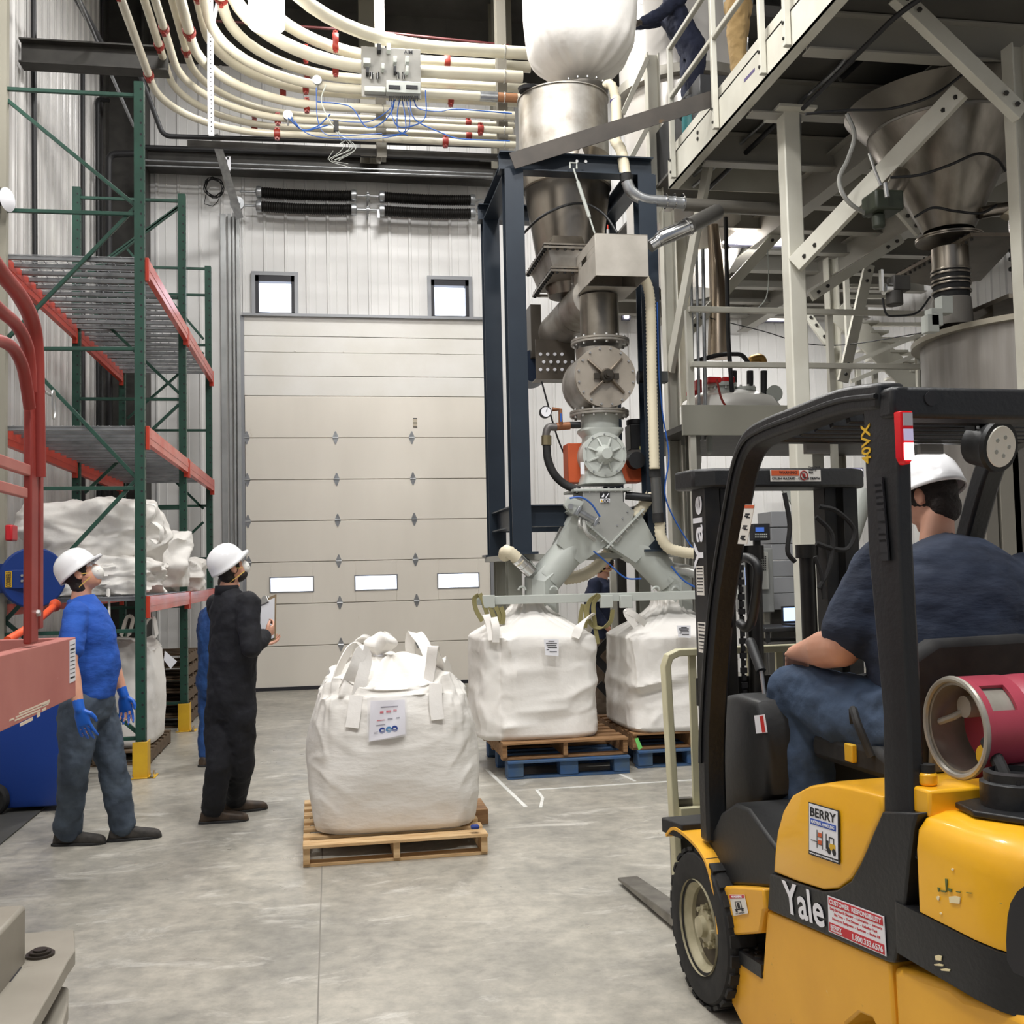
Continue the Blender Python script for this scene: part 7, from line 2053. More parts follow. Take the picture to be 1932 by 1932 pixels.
def goggles(c, f, s_, u_, par):
    mb = MB()
    R = Matrix((s_, f, u_)).transposed()
    pts0 = []
    rings = []
    for z_ in (-.018, .0, .022):
        rings.append([c + s_ * (.078 * math.sin(a)) + f * (.045 + .062 * math.cos(a)) + u_ * (z_ + .018) for a in [(-1.25 + 2.5 * k / 20) for k in range(21)]])
    vs = [p_ for r_ in rings for p_ in r_]; fs = []
    for j in range(2):
        for k in range(20): fs.append((j * 21 + k, j * 21 + k + 1, (j + 1) * 21 + k + 1, (j + 1) * 21 + k))
    mb.add(vs, fs); o = mb.build('safety_glasses', M.setdefault('lens', mat('clear_lens', (220, 228, 236), .05, alpha=.30)), par)
    so = o.modifiers.new('t', 'SOLIDIFY'); so.thickness = .002
    for e in (-1, 1):
        mb = MB(); mb.tube([c + s_ * (e * .076) + f * .06 + u_ * .02, c + s_ * (e * .084) - f * .02 + u_ * .015], .003, 6); mb.build('temple_arm', M['ink'], o)
    return o
def shoe(mb, an, toe, k_=1.0, up=V((0, 0, 1))):
    """an = ankle point, toe = direction on the floor; sole at z of ankle-0.09"""
    d = V(toe).normalized(); s_ = d.cross(V((0, 0, 1))).normalized(); u_ = s_.cross(d)
    base = an - u_ * .085 * k_
    rings = []
    for t_, w_, h_ in ((-.085, .020, .03), (-.075, .034, .075), (-.03, .040, .105), (.03, .041, .10), (.08, .044, .075), (.14, .049, .064), (.185, .047, .056), (.212, .036, .044), (.224, .018, .026)):
        c = base + d * (t_ * k_) + u_ * (h_ * k_ / 2)
        rings.append([c + s_ * (w_ * k_ * math.copysign(abs(math.cos(a)) ** .8, math.cos(a))) + u_ * (h_ * k_ / 2 * math.copysign(abs(math.sin(a)) ** .6, math.sin(a))) for a in [2 * PI * q_ / 18 for q_ in range(18)]])
    mb.loft(rings)
def sole(an, toe, par, k_=1.0, mt='rubber'):
    d = V(toe).normalized(); s_ = d.cross(V((0, 0, 1))).normalized(); u_ = s_.cross(d)
    base = an - u_ * .087 * k_
    pl_ = [(-.09, -.028), (-.06, -.042), (.0, -.044), (.08, -.047), (.15, -.052), (.20, -.036), (.222, -.012), (.222, .012), (.20, .036), (.15, .052), (.08, .047), (.0, .044), (-.06, .042), (-.09, .028)]
    mb = MB(); mb.prism([(a * k_, b * k_) for a, b in pl_], base, d, s_, u_ * .022); return mb.build('sole', M[mt], par, bevel=.004)

def person(label, J, dims, top, bottom, feet, skin_arm=False, coverall=False, hat=True, mask_=True, gog=True, gloves=None, group=None, hands=None, sleeve=1.0, collar=False, hairlow=-.10, helmk=1.0, tilt=0.0, beard=False):
    rt_ = thing('person', (J['pelvis'].x, J['pelvis'].y, min(J['ank'][0].z, J['ank'][1].z) - .087), label, 'person', group)
    f, s_, u_ = frame3(J['front'], (0, 0, 1))
    pel, ch, nk = J['pelvis'], J['chest'], J['neck']
    hw, hd, ww, wd, cw, cd, sw, sd = dims
    def torso(mb, off, low=-.10, high=True):
        lev = [(pel + V((0, 0, low)), hw * .80, hd * .85), (pel, hw, hd), (pel.lerp(ch, .42), ww, wd), (pel.lerp(ch, .75), (ww + cw) / 2, (wd + cd) / 2), (ch, cw, cd), (ch.lerp(nk, .55), sw * .86, sd), (ch.lerp(nk, .86), sw * .52, sd * .72), (nk, .068, .070)]
        P_ = smooth_path([l_[0] for l_ in lev], 4)
        n_ = len(P_) - 1; rings = []
        for i, p_ in enumerate(P_):
            t_ = i / n_ * (len(lev) - 1); k = min(int(t_), len(lev) - 2); g = t_ - k
            a = lev[k][1] * (1 - g) + lev[k + 1][1] * g + off; b = lev[k][2] * (1 - g) + lev[k + 1][2] * g + off
            sv = J['shax'].normalized().lerp(s_, max(0, 1 - i / n_ * 1.2)).normalized() if 'shax' in J else s_
            fv = V((0, 0, 1)).cross(sv).normalized()
            axis = (P_[min(i + 1, n_)] - P_[max(i - 1, 0)]).normalized()
            sv2 = (sv - axis * sv.dot(axis)).normalized(); fv2 = axis.cross(sv2)
            rings.append(ell(p_, sv2, fv2, None, a, b, 32))
        mb.loft(rings)
    ar, lr_ = dims_arm.get(id(dims), (.052, .042)), None
    # ---- body (skin) as one continuous surface
    mb = MB()
    torso(mb, -.018)
    hf, hs, hu = head(mb, J['head'], J['look'], J['hup'])
    limb(mb, [nk - V((0, 0, .04)), nk.lerp(J['head'] - hu * .06 - hf * .015, .6), J['head'] - hu * .05 - hf * .01], [.064, .058, .058])
    asc, fsc = J.get('armr', .05), J.get('forer', .04)
    for i in (0, 1):
        sh, el, wr = J['sh'][i], J['el'][i], J['wr'][i]
        limb(mb, [sh, sh.lerp(el, .5), el], [asc * 1.1, asc, fsc * 1.1]); limb(mb, [el, el.lerp(wr, .35), wr], [fsc * 1.1, fsc * 1.12, .028])
        hd_, hn, ht_, cu = (hands or ((wr - el, f, -s_, .5),) * 2)[i]
        hand(mb, wr, hd_, hn, ht_, curl=cu)
        hp_, kn, an = J['hip'][i], J['kn'][i], J['ank'][i]
        lg = J.get('legr', .075)
        limb(mb, [hp_, hp_.lerp(kn, .5), kn], [lg * 1.15, lg, lg * .72]); limb(mb, [kn, kn.lerp(an, .4), an], [lg * .72, lg * .7, .042])
        shoe(mb, an, J['toe'][i], .94)
    body = mb.build('body', skinm, rt_); remesh(body, .0072, 2)
    hair(J['head'], hf, hs, hu, rt_, hairlow)
    for e in (-1, 1):
        mb = MB(); mb.ball(J['head'] + hf * .082 + hs * (e * .030) + hu * .006, .011, 12, 8); ey_ = mb.build('eye', M['paper'], rt_)
        mb = MB(); mb.ball(J['head'] + hf * .0905 + hs * (e * .030) + hu * .006, .0048, 10, 6); mb.build('iris', M['ink'], ey_)
    if beard:
        mb = MB(); R = Matrix((hs, hf, hu)).transposed(); mb.ball(J['head'] + hf * .030 - hu * .085, (.062, .062, .042), 18, 10, R); remesh(mb.build('beard', hairm, rt_), .008, 2, .004, .02)
    if hat: helmet(J['head'], J['look'], J['hup'], rt_, helmk, tilt)
    if mask_: mask(J['head'], hf, hs, hu, rt_)
    if gog: goggles(J['head'], hf, hs, hu, rt_)
    # ---- clothes
    lg = J.get('legr', .075) + .012
    def legs(mb):
        for i in (0, 1):
            hp_, kn, an = J['hip'][i], J['kn'][i], J['ank'][i]
            en = an + (kn - an).normalized() * .02
            limb(mb, [hp_, hp_.lerp(kn, .5), kn], [lg * 1.25, lg * 1.12, lg * .92]); limb(mb, [kn, kn.lerp(en, .5), en], [lg * .92, lg * .88, lg * .84])
    def sleeves(mb):
        for i in (0, 1):
            sh, el, wr = J['sh'][i], J['el'][i], J['wr'][i]
            a = asc + .018
            if sleeve > 1:
                en = el.lerp(wr, sleeve - 1)
                limb(mb, [sh, sh.lerp(el, .5), el], [a * 1.18, a * 1.08, a * .98]); limb(mb, [el, el.lerp(en, .5), en], [a * .98, a * .88, a * .75])
            else:
                en = sh.lerp(el, sleeve)
                limb(mb, [sh, sh.lerp(en, .5), en], [a * 1.2, a * 1.12, a * 1.1])
    if coverall:
        mb = MB(); torso(mb, .012, -.12); sleeves(mb); legs(mb)
        o = mb.build('coverall', top, rt_); remesh(o, .012, 5, .034, .11)
    else:
        mb = MB(); torso(mb, .012, -.02); sleeves(mb)
        o = mb.build('shirt', top, rt_); remesh(o, .012, 5, .030, .12)
        mb = MB()
        lev = [(pel + V((0, 0, -.14)), hw * .75, hd * .85), (pel + V((0, 0, -.06)), hw * .97, hd), (pel + V((0, 0, .03)), hw * 1.0, hd * 1.0)]
        mb.loft([ell(c_, s_, f, None, a + .004, b + .004, 32) for c_, a, b in lev]); legs(mb)
        o = mb.build('trousers', bottom, rt_); remesh(o, .012, 5, .034, .10)
    if collar:
        mb = MB()
        rings = []
        for zz_, r_ in ((-.035, .082), (.02, .078), (.028, .074)):
            rings.append(ell(nk + V((0, 0, zz_)), s_, f, None, r_, r_ * 1.02, 24))
        mb.loft(rings, cap=False); o = mb.build('collar', top, rt_); so = o.modifiers.new('t', 'SOLIDIFY'); so.thickness = .008
    for i in (0, 1):
        mb = MB(); shoe(mb, J['ank'][i], J['toe'][i], 1.04); limb(mb, [J['ank'][i] - V((0, 0, .02)), J['ank'][i] + (J['kn'][i] - J['ank'][i]).normalized() * .05], [.046, .05])
        so_ = mb.build('shoe', feet, rt_); remesh(so_, .008, 3)
        sole(J['ank'][i], J['toe'][i], so_, 1.06)
        if gloves:
            mb = MB(); hd_, hn, ht_, cu = (hands or ((J['wr'][i] - J['el'][i], f, -s_, .5),) * 2)[i]
            hand(mb, J['wr'][i], hd_, hn, ht_, L_=.192, curl=cu, k_=1.14); limb(mb, [J['wr'][i] + (J['el'][i] - J['wr'][i]).normalized() * .05, J['wr'][i]], [.033, .031])
            remesh(mb.build('glove', gloves, rt_), .006, 1)
    return rt_, (hf, hs, hu)
dims_arm = {}
# --- man in the blue shirt
Y0 = 7.05
def J3(px, py, Y): return P(px, py, Y)
hipc = P(160, 1322, Y0)
J = dict(pelvis=P(166, 1312, Y0), chest=P(166, 1190, Y0), neck=P(152, 1126, Y0), head=P(151, 1082, Y0), look=V((.84, .08, .54)), hup=V((-.54, 0, .84)), front=V((1, .12, 0)),
         sh=[P(143, 1158, 6.86), P(163, 1155, 7.24)], el=[P(132, 1250, 6.72), P(208, 1240, 7.38)], wr=[P(150, 1338, 6.66), P(234, 1312, 7.34)],
         hip=[P(150, 1335, 6.95), P(180, 1335, 7.15)], kn=[P(140, 1448, 6.93), P(212, 1445, 7.14)],
         ank=[V((0, 0, 0)), V((0, 0, 0))], toe=[V((1, -.12, 0)), V((1, .10, 0))], armr=.047, forer=.040, legr=.088)
an0, an1 = az(128, 1594, .0), az(232, 1585, .0)
J['ank'] = [V((an0.x, an0.y, .087)), V((an1.x, an1.y, .087))]
jeans = clothm('dark_jeans', (56, 66, 80), (78, 90, 104), .7, 4)
bluesh = clothm('royal_blue_cotton', (32, 78, 168), (38, 90, 184), .5, 5, (1, 1, 2.2))
dims1 = (.165, .150, .175, .180, .185, .150, .200, .115)
person('person in a royal blue t-shirt, jeans, white hard hat and blue gloves looking up', J, dims1, bluesh, jeans, mat('dark_sneaker', (62, 58, 54), .8, c2=(44, 42, 40), nscale=20, bump=.5, bscale=30),
       gloves=glovem, sleeve=.72, tilt=.10, hands=((V((.28, 0, -1)), V((.3, .9, 0)), V((1, -.2, 0)), .35), (V((.12, 0, -1)), V((-.2, -1, 0)), V((1, 0, 0)), .35)), hairlow=-.13)
# --- man in the black coverall
Y0 = 7.42
J = dict(pelvis=P(435, 1322, Y0), chest=P(442, 1178, Y0), neck=P(428, 1112, Y0), head=P(433, 1070, Y0), look=V((.78, .38, .48)), hup=V((-.42, -.2, .88)), front=V((.62, .78, 0)),
         sh=[P(468, 1138, 7.28), P(410, 1142, 7.62)], el=[P(473, 1222, 7.20), P(448, 1225, 7.72)], wr=[P(500, 1199, 7.38), P(484, 1216, 7.80)],
         hip=[P(450, 1342, 7.38), P(420, 1342, 7.48)], kn=[P(455, 1440, 7.45), P(412, 1445, 7.38)],
         ank=[V((0, 0, 0)), V((0, 0, 0))], toe=[V((1, .35, 0)), V((1, .05, 0))], armr=.052, forer=.042, legr=.082)
J['shax'] = (J['sh'][0] - J['sh'][1])
an0, an1 = az(443, 1533, .0), az(402, 1552, .0)
J['ank'] = [V((an0.x, an0.y, .087)), V((an1.x, an1.y, .087))]
blk = clothm('black_cotton', (17, 18, 24), (23, 24, 32), .6, 4)
boot = mat('brown_boot', (74, 58, 44), .6, c2=(50, 40, 32), nscale=16)
dims2 = (.170, .135, .165, .135, .185, .130, .200, .105)
person('person in a black coverall, white hard hat and dust mask holding a clipboard', J, dims2, blk, blk, boot, coverall=True, sleeve=1.9, collar=True, tilt=.12, beard=True,
       hands=((V((.5, .7, .35)), V((-.7, .5, .3)), V((0, -.3, 1)), 1.0), (V((.9, .3, .1)), V((0, -.3, 1)), V((.2, .9, .3)), .5)))
# clipboard
cb_ = thing('clipboard', P(496, 1180, 7.75), 'clipboard with a white sheet and metal clip held by the person in black', 'clipboard')
A, B, Cq, Dq = P(492, 1122, 7.95), P(508, 1160, 7.72), P(506, 1208, 7.62), P(484, 1228, 7.80)
u1 = (P(493, 1120, 7.78) - P(491, 1222, 7.62)); u1.normalize(); s1 = V((.55, -.75, -.25)); s1 = (s1 - u1 * s1.dot(u1)).normalized(); n1 = u1.cross(s1)
c_ = P(500, 1172, 7.74)
mb = MB(); mb.prism([(-.115, -.17), (.115, -.17), (.115, .17), (-.115, .17)], c_, s1, u1, n1 * .004); mb.build('board', mat('brown_board', (140, 120, 92), .5), cb_)
mb = MB(); mb.prism([(-.105, -.155), (.105, -.155), (.105, .145), (-.105, .145)], c_ + n1 * .005, s1, u1, n1 * .003); mb.prism([(-.105, -.155), (.105, -.155), (.105, .145), (-.105, .145)], c_ - n1 * .003, s1, u1, n1 * -.002); mb.build('paper_sheet', M['paper'], cb_)
mb = MB(); mb.prism([(-.05, .13), (.05, .13), (.035, .165), (.02, .19), (-.02, .19), (-.035, .165)], c_ + n1 * .008, s1, u1, n1 * .012); mb.prism([(-.05, .13), (.05, .13), (.035, .165), (.02, .19), (-.02, .19), (-.035, .165)], c_ - n1 * .006, s1, u1, n1 * -.008); mb.build('clip', M['zinc'], cb_, bevel=.003)
# --- man in blue overalls behind
Y0 = 9.85
J = dict(pelvis=P(408, 1290, Y0), chest=P(410, 1185, Y0), neck=P(422, 1135, Y0), head=P(432, 1103, Y0), look=V((.7, .7, .1)), hup=V((0, 0, 1)), front=V((.5, .85, 0)),
         sh=[P(436, 1160, 9.75), P(392, 1162, 9.95)], el=[P(440, 1215, 9.75), P(388, 1220, 9.98)], wr=[P(446, 1262, 9.75), P(394, 1272, 10.0)],
         hip=[P(418, 1305, 9.8), P(398, 1305, 9.9)], kn=[P(420, 1375, 9.8), P(392, 1375, 9.85)],
         ank=[V((0, 0, 0)), V((0, 0, 0))], toe=[V((1, .5, 0)), V((.5, 1, 0))], armr=.052, forer=.042, legr=.078)
an0, an1 = az(420, 1442, .0), az(390, 1444, .0)
J['ank'] = [V((an0.x, an0.y, .087)), V((an1.x, an1.y, .087))]
person('person in blue overalls standing mostly hidden behind the person in the black coverall', J, dims2, clothm('workwear_blue', (28, 62, 116), (34, 74, 132)), None, boot, coverall=True, sleeve=1.9, hat=False, mask_=False, gog=False)
# --- person behind the tower
Y0 = 11.6
J = dict(pelvis=P(1128, 1205, Y0), chest=P(1128, 1125, Y0), neck=P(1136, 1092, Y0), head=P(1143, 1066, Y0), look=V((.8, .1, -.3)), hup=V((.2, 0, 1)), front=V((.9, .2, 0)),
         sh=[P(1122, 1104, 11.45), P(1142, 1104, 11.8)], el=[P(1118, 1150, 11.4), P(1152, 1148, 11.8)], wr=[P(1142, 1178, 11.35), P(1170, 1172, 11.8)],
         hip=[P(1128, 1218, 11.5), P(1130, 1218, 11.7)], kn=[P(1134, 1285, 11.5), P(1128, 1285, 11.7)],
         ank=[V((0, 0, 0)), V((0, 0, 0))], toe=[V((1, 0, 0)), V((1, .1, 0))], armr=.05, forer=.042, legr=.08)
k1 = P(1130, 1205, Y0)
J['ank'] = [V((J['kn'][0].x, 11.5, .087)), V((J['kn'][1].x - .05, 11.7, .087))]
person('person in a navy sweater and brown trousers behind the grey chute legs', J, dims2, clothm('navy_knit', (34, 42, 66), (40, 48, 74)), clothm('brown_trousers', (84, 70, 58), (94, 80, 66)), boot, sleeve=1.9, hat=False, mask_=True, gog=False)
# --- workers on the mezzanine
zp_ = ZD + .087
def upper(label, px, Y0, lean, cols, arms, front, hands=None, lift=0.0, **kw):
    x = P(px, 100, Y0).x
    zp_ = ZD + .087 + lift
    J = dict(pelvis=V((x, Y0, zp_ + .84)), chest=V((x + lean[0], Y0 + lean[1], zp_ + 1.20)), neck=V((x + lean[0] * 1.3, Y0 + lean[1] * 1.3, zp_ + 1.42)), head=V((x + lean[0] * 1.6, Y0 + lean[1] * 1.6, zp_ + 1.57)), look=front + V((0, 0, -.2)), hup=V((0, 0, 1)), front=front, armr=.05, forer=.042, legr=.085)
    f, s_, u_ = frame3(front, (0, 0, 1))
    J['sh'] = [J['chest'] + s_ * .19 + V((0, 0, .12)), J['chest'] - s_ * .19 + V((0, 0, .12))]
    J['el'] = [J['sh'][0] + arms[0][0], J['sh'][1] + arms[1][0]]; J['wr'] = [J['el'][0] + arms[0][1], J['el'][1] + arms[1][1]]
    J['hip'] = [J['pelvis'] + s_ * .09 - V((0, 0, .05)), J['pelvis'] - s_ * .09 - V((0, 0, .05))]
    J['kn'] = [V((J['hip'][0].x + f.x * .03, J['hip'][0].y + f.y * .03, zp_ + .42)), V((J['hip'][1].x + f.x * .03, J['hip'][1].y, zp_ + .42))]
    J['ank'] = [V((J['hip'][0].x, J['hip'][0].y, zp_)), V((J['hip'][1].x, J['hip'][1].y, zp_))]
    J['toe'] = [f, f]
    return person(label, J, dims2, *cols, hands=hands, **kw)
nv = clothm('navy_coverall', (26, 32, 52), (32, 38, 60))
upper('person in navy coverall on the mezzanine, gloved hands reaching toward the hanging bag', 1308, 10.9, (-.20, .0), (nv, nv, boot),
      ((V((-.26, -.05, -.12)), V((-.20, 0, -.05))), (V((-.24, 0, -.20)), V((-.20, .0, -.1)))), V((-1, 0, 0)), coverall=True, sleeve=1.9, gloves=mat('grey_glove', (98, 92, 86), .8), mask_=False, gog=False, lift=.60)
mb = MB(); mb.b2((XS + .12, 9.55, ZD + .001), (XS + .85, 11.25, ZD + .598)); tag(mb.build('step_box', M['black'], bevel=.01), 'black raised step box on the mezzanine under the two workers', 'step')
upper('person in khaki trousers standing on the mezzanine behind the white railing', 1396, 9.9, (.03, 0), (clothm('grey_shirt', (150, 156, 160), (160, 166, 170)), clothm('khaki_twill', (158, 130, 84), (172, 144, 98), .8, 5), boot),
      ((V((.02, .06, -.28)), V((-.05, .05, -.22))), (V((.02, -.06, -.28)), V((-.05, -.05, -.22)))), V((-.9, .45, 0)), mask_=False, gog=False, sleeve=.8, lift=.60)
# ================================================================ forklift
TH = math.radians(3.5)
FO = V((1.36, 3.93, 0))
fl_t = thing('forklift', FO, 'yellow and black forklift seen from behind left, driver seated inside', 'forklift', rz=TH)
FM = wm(fl_t); ex_, ey_ = (FM.to_3x3() @ V((1, 0, 0))), (FM.to_3x3() @ V((0, 1, 0)))
L = lambda x, y, z: FM @ V((x, y, z))
LD = lambda x, y, z: FM.to_3x3() @ V((x, y, z))
RF = FM.to_3x3()
def FX(px, py, xl):
    v = ray(px, py); t = (xl - (EYE - FO).dot(ex_)) / v.dot(ex_); p = EYE + v * t - FO
    return V((p.dot(ex_), p.dot(ey_), p.z))
def FY(px, py, yl):
    v = ray(px, py); t = (yl - (EYE - FO).dot(ey_)) / v.dot(ey_); p = EYE + v * t - FO
    return V((p.dot(ex_), p.dot(ey_), p.z))
c7 = lambda u, v, x=.04: FX(1232 + u / 2.76, 1280 + v / 2.76, x)
c6 = lambda u, v, x=.04: FX(1280 + u / 2.963, 700 + v / 2.963, x)
yel = mat('forklift_yellow', (246, 184, 34), .32, c2=(242, 178, 32), nscale=3, coat=.3, spots=[((120, 96, 44), 9, .73)])
yel2 = mat('worn_forklift_yellow', (240, 178, 50), .38, c2=(228, 166, 44), nscale=3, spots=[((112, 92, 50), 4.5, .635), ((236, 214, 160), 13, .72)])
fblk = mat('forklift_black', (24, 25, 27), .42, c2=(30, 31, 33), nscale=5, bump=.15, bscale=60)
fplas = mat('black_plastic', (30, 31, 32), .5, bump=.1, bscale=40)
fdark = mat('dark_greasy_steel', (26, 26, 27), .4, .3, c2=(40, 38, 34), nscale=12)
def part(mb, name, m_, par=fl_t, **k): return mb.build(name, m_, par, **k)
def side(pts, x0, x1, name, m_, par=fl_t, bevel=0.0, crop=c7):
    """outline traced on the left side plane, extruded across the truck"""
    pl_ = [crop(u, v, .04) if not isinstance(u, V) else u for u, v in pts]
    mb = MB(); mb.poly([L(x0, p.y, p.z) for p in pl_], LD(x1 - x0, 0, 0))
    return part(mb, name, m_, par, bevel=bevel)
W_ = 1.16
# lower yellow chassis side and step
side([(600, 1205), (1240, 1478), (1262, 1800), (1290, 1990), (1190, 1860), (1150, 1770), (1080, 1740), (1010, 1800), (990, 1990), (560, 1990), (395, 1650), (390, 1400), (578, 1522)], .035, .33, 'chassis_side', yel2, bevel=.008)
side([(600, 1205), (1240, 1478), (1262, 1800), (990, 1800), (560, 1800), (395, 1650), (390, 1400), (578, 1522)], .83, 1.12, 'chassis_side', yel2, bevel=.008)
side([(900, 1350), (1262, 1500), (1600, 1650), (1600, 1900), (900, 1800)], .34, .82, 'chassis_core', fdark)
# treads on the step
a, b, c_, d_ = c7(395, 1350), c7(578, 1330), c7(578, 1520), c7(390, 1400)
st_ = MB(); z_ = (c7(480, 1400).z)
y0_, y1_ = -0.18, -0.47
zs1, zs2 = c7(390, 1400).z + .02, c7(578, 1522).z + .02
y0_, y1_ = c7(390, 1400).y, c7(578, 1522).y
mb = MB(); mb.add([L(.03, y0_, zs1), L(.03, y1_, zs2), L(.34, y1_, zs2), L(.34, y0_, zs1), L(.03, y0_, zs1 - .045), L(.03, y1_, zs2 - .045), L(.34, y1_, zs2 - .045), L(.34, y0_, zs1 - .045)], [(0, 1, 2, 3), (7, 6, 5, 4), (0, 4, 5, 1), (1, 5, 6, 2), (2, 6, 7, 3), (3, 7, 4, 0)])
mb.mi = 1
for i in range(6):
    for j in range(6):
        mb.box(L(.055 + .045 * i + .02 * (j % 2), y0_ + (y1_ - y0_) * (j + .5) / 6, zs1 + (zs2 - zs1) * (j + .5) / 6 + .002), (.022, .010, .008), RF @ Matrix.Rotation(.6 if (i + j) % 2 else -.6, 3, 'Z'))
part(mb, 'step_plate', [fblk, M['darkbeam']])
# black side band
side([(625, 1012), (760, 1062), (900, 1108), (975, 1100), (1050, 1050), (1100, 960), (1135, 880), (1165, 805), (1215, 690), (1395, 700), (1375, 770), (1352, 950), (1322, 1262), (1275, 1480), (1240, 1476), (612, 1202)], .028, .40, 'side_band', fblk, bevel=.006)
# engine hood / seat deck
hood_pts = [c7(*p) for p in ((635, 1010), (643, 900), (655, 800), (685, 690), (735, 605), (820, 558), (920, 542), (1060, 566), (1218, 612), (1216, 700), (1165, 808), (1110, 940), (1050, 1042), (980, 1096), (900, 1104), (760, 1060))]
mb = MB()
n_h = len(hood_pts); cy_ = sum(p.y for p in hood_pts) / n_h; cz_ = sum(p.z for p in hood_pts) / n_h
rings = []
for x_, sc in ((.030, .93), (.032, .965), (.038, .985), (.048, 1.0), (.065, 1.010), (.10, 1.015), (1.06, 1.015), (1.095, 1.010), (1.12, 1.0), (1.128, .97)):
    rings.append([L(x_, cy_ + (p.y - cy_) * sc, cz_ + (p.z - cz_) * sc) for p in hood_pts])
mb = MB(); mb.loft(rings); part(mb, 'engine_hood', yel, ang=45)
# counterweight
def cw_ring(z_, x0, x1, yf, yr, r):
    pts = []
    for cx_c, cy_c, a0 in ((x1 - r, yf - .02, 0), (x0 + r, yf - .02, PI / 2), (x0 + r, yr + r, PI), (x1 - r, yr + r, PI * 1.5)):
        rr_ = .02 if a0 < PI * .75 and a0 >= 0 and a0 < 2 else r
        ccx = cx_c if rr_ == r else (x1 - .02 if a0 == 0 else x0 + .02)
        for k in range(7):
            a = a0 + PI / 2 * k / 6
            pts.append(L(ccx + rr_ * math.cos(a), cy_c + rr_ * math.sin(a), z_))
    return pts
zt_cw = c7(1500, 725).z
yfr = c7(1372, 780).y
z1_, z0_ = c7(1600, 1310).z, c7(1500, 1540).z
yr_ = -1.86
prof = [(z1_, .03, 1.13), (zt_cw - .10, .03, 1.13), (zt_cw - .05, .035, 1.125), (zt_cw - .02, .05, 1.11), (zt_cw, .085, 1.075), (zt_cw + .004, .14, 1.02)]
mb = MB(); mb.loft([cw_ring(z_, x0 , x1, yfr - (x0 - .03) * .8, yr_ + (x0 - .03), .26) for z_, x0, x1 in prof]); part(mb, 'counterweight_top', yel, ang=50)
mb = MB(); mb.loft([cw_ring(z_, x0, x1, yfr + .10, yr_ - .01, .26) for z_, x0, x1 in ((z0_, .022, 1.138), (z1_ - .003, .024, 1.136))]); part(mb, 'counterweight_band', fblk)
zb_ = .14
ylow = c7(1245, 1500).y
pl_ = [c7(*p) for p in ((1250, 1497), (1540, 1590), (1612, 1650), (1772, 1690), (1778, 1830), (1778, 1990), (1270, 1990))]
mb = MB()
pts = [V((0, ylow, pl_[0].z)), V((0, pl_[1].y, pl_[1].z)), V((0, pl_[2].y, pl_[2].z)), V((0, pl_[3].y, pl_[3].z)), V((0, yr_, pl_[3].z + .02)), V((0, yr_, .16)), V((0, -1.68, .16)), V((0, -1.60, .36)), V((0, -1.42, .44)), V((0, -1.28, .40)), V((0, -1.24, .22))]
mb.poly([L(.04, p.y, p.z) for p in pts], LD(.26, 0, 0)); part(mb, 'counterweight_skirt', yel2, bevel=.02)
mb = MB(); mb.poly([L(.86, p.y, p.z) for p in pts], LD(.26, 0, 0)); part(mb, 'counterweight_skirt', yel2, bevel=.02)
mb = MB(); mb.poly([L(.30, y_, z_) for y_, z_ in ((ylow, .5), (yr_ + .02, .5), (yr_ + .02, .2), (ylow, .2))], LD(.56, 0, 0)); part(mb, 'counterweight_core', fblk)
# dark recess (grille) on the rear
mb = MB(); mb.loft([[L(.42 + (.0 if 1 else 0) + s_ * .38 * math.cos(a) + .16, yr_ - .014 - i * .002, z1_ + .08 + s_ * .20 * math.sin(a)) for a in [2 * PI * k / 32 for k in range(32)]] for i, s_ in enumerate((1.0, .94))]); part(mb, 'rear_grille', M['ink'])
mb = MB(); mb.poly([L(.018, *list(c7(*q_, .02))[1:]) for q_ in ((1945, 1075), (1900, 1110), (1865, 1170), (1850, 1240), (1842, 1370), (1848, 1470), (1880, 1530), (1945, 1560))], LD(.006, 0, 0)); part(mb, 'side_recess', M['ink'])
# wear marks on the counterweight side
gm_ = mat('green_scuff', (96, 110, 60), .6); pm_ = mat('pale_scuff', (236, 222, 178), .6)
mb = MB()
for (u, v, w2, h2) in ((1545, 1040, 12, 70), (1520, 1100, 30, 12), (1600, 1105, 26, 9), (1655, 1110, 30, 8), (1560, 1090, 20, 20), (1505, 1085, 12, 24), (1825, 1165, 18, 5)):
    mb.poly([L(.0285, *list(c7(u + dx_, v + dy_))[1:]) for dx_, dy_ in ((0, 0), (w2, 4), (w2 - 4, h2), (4, h2 - 4))], LD(-.002, 0, 0))
part(mb, 'green_scuffs', gm_)
mb = MB()
for (u, v, w2, h2) in ((1565, 1130, 60, 40), (1500, 1130, 16, 24), (1575, 985, 16, 14), (1515, 1215, 14, 12), (1505, 1436, 36, 30), (1500, 1480, 50, 14), (1535, 1505, 50, 16)):
    mb.poly([L(.0215 if v > 1400 else .0285, *list(c7(u + dx_, v + dy_))[1:]) for dx_, dy_ in ((0, 4), (w2 * .5, 0), (w2, 6), (w2 - 4, h2), (4, h2 - 4))], LD(-.002, 0, 0))
part(mb, 'pale_scuffs', pm_)
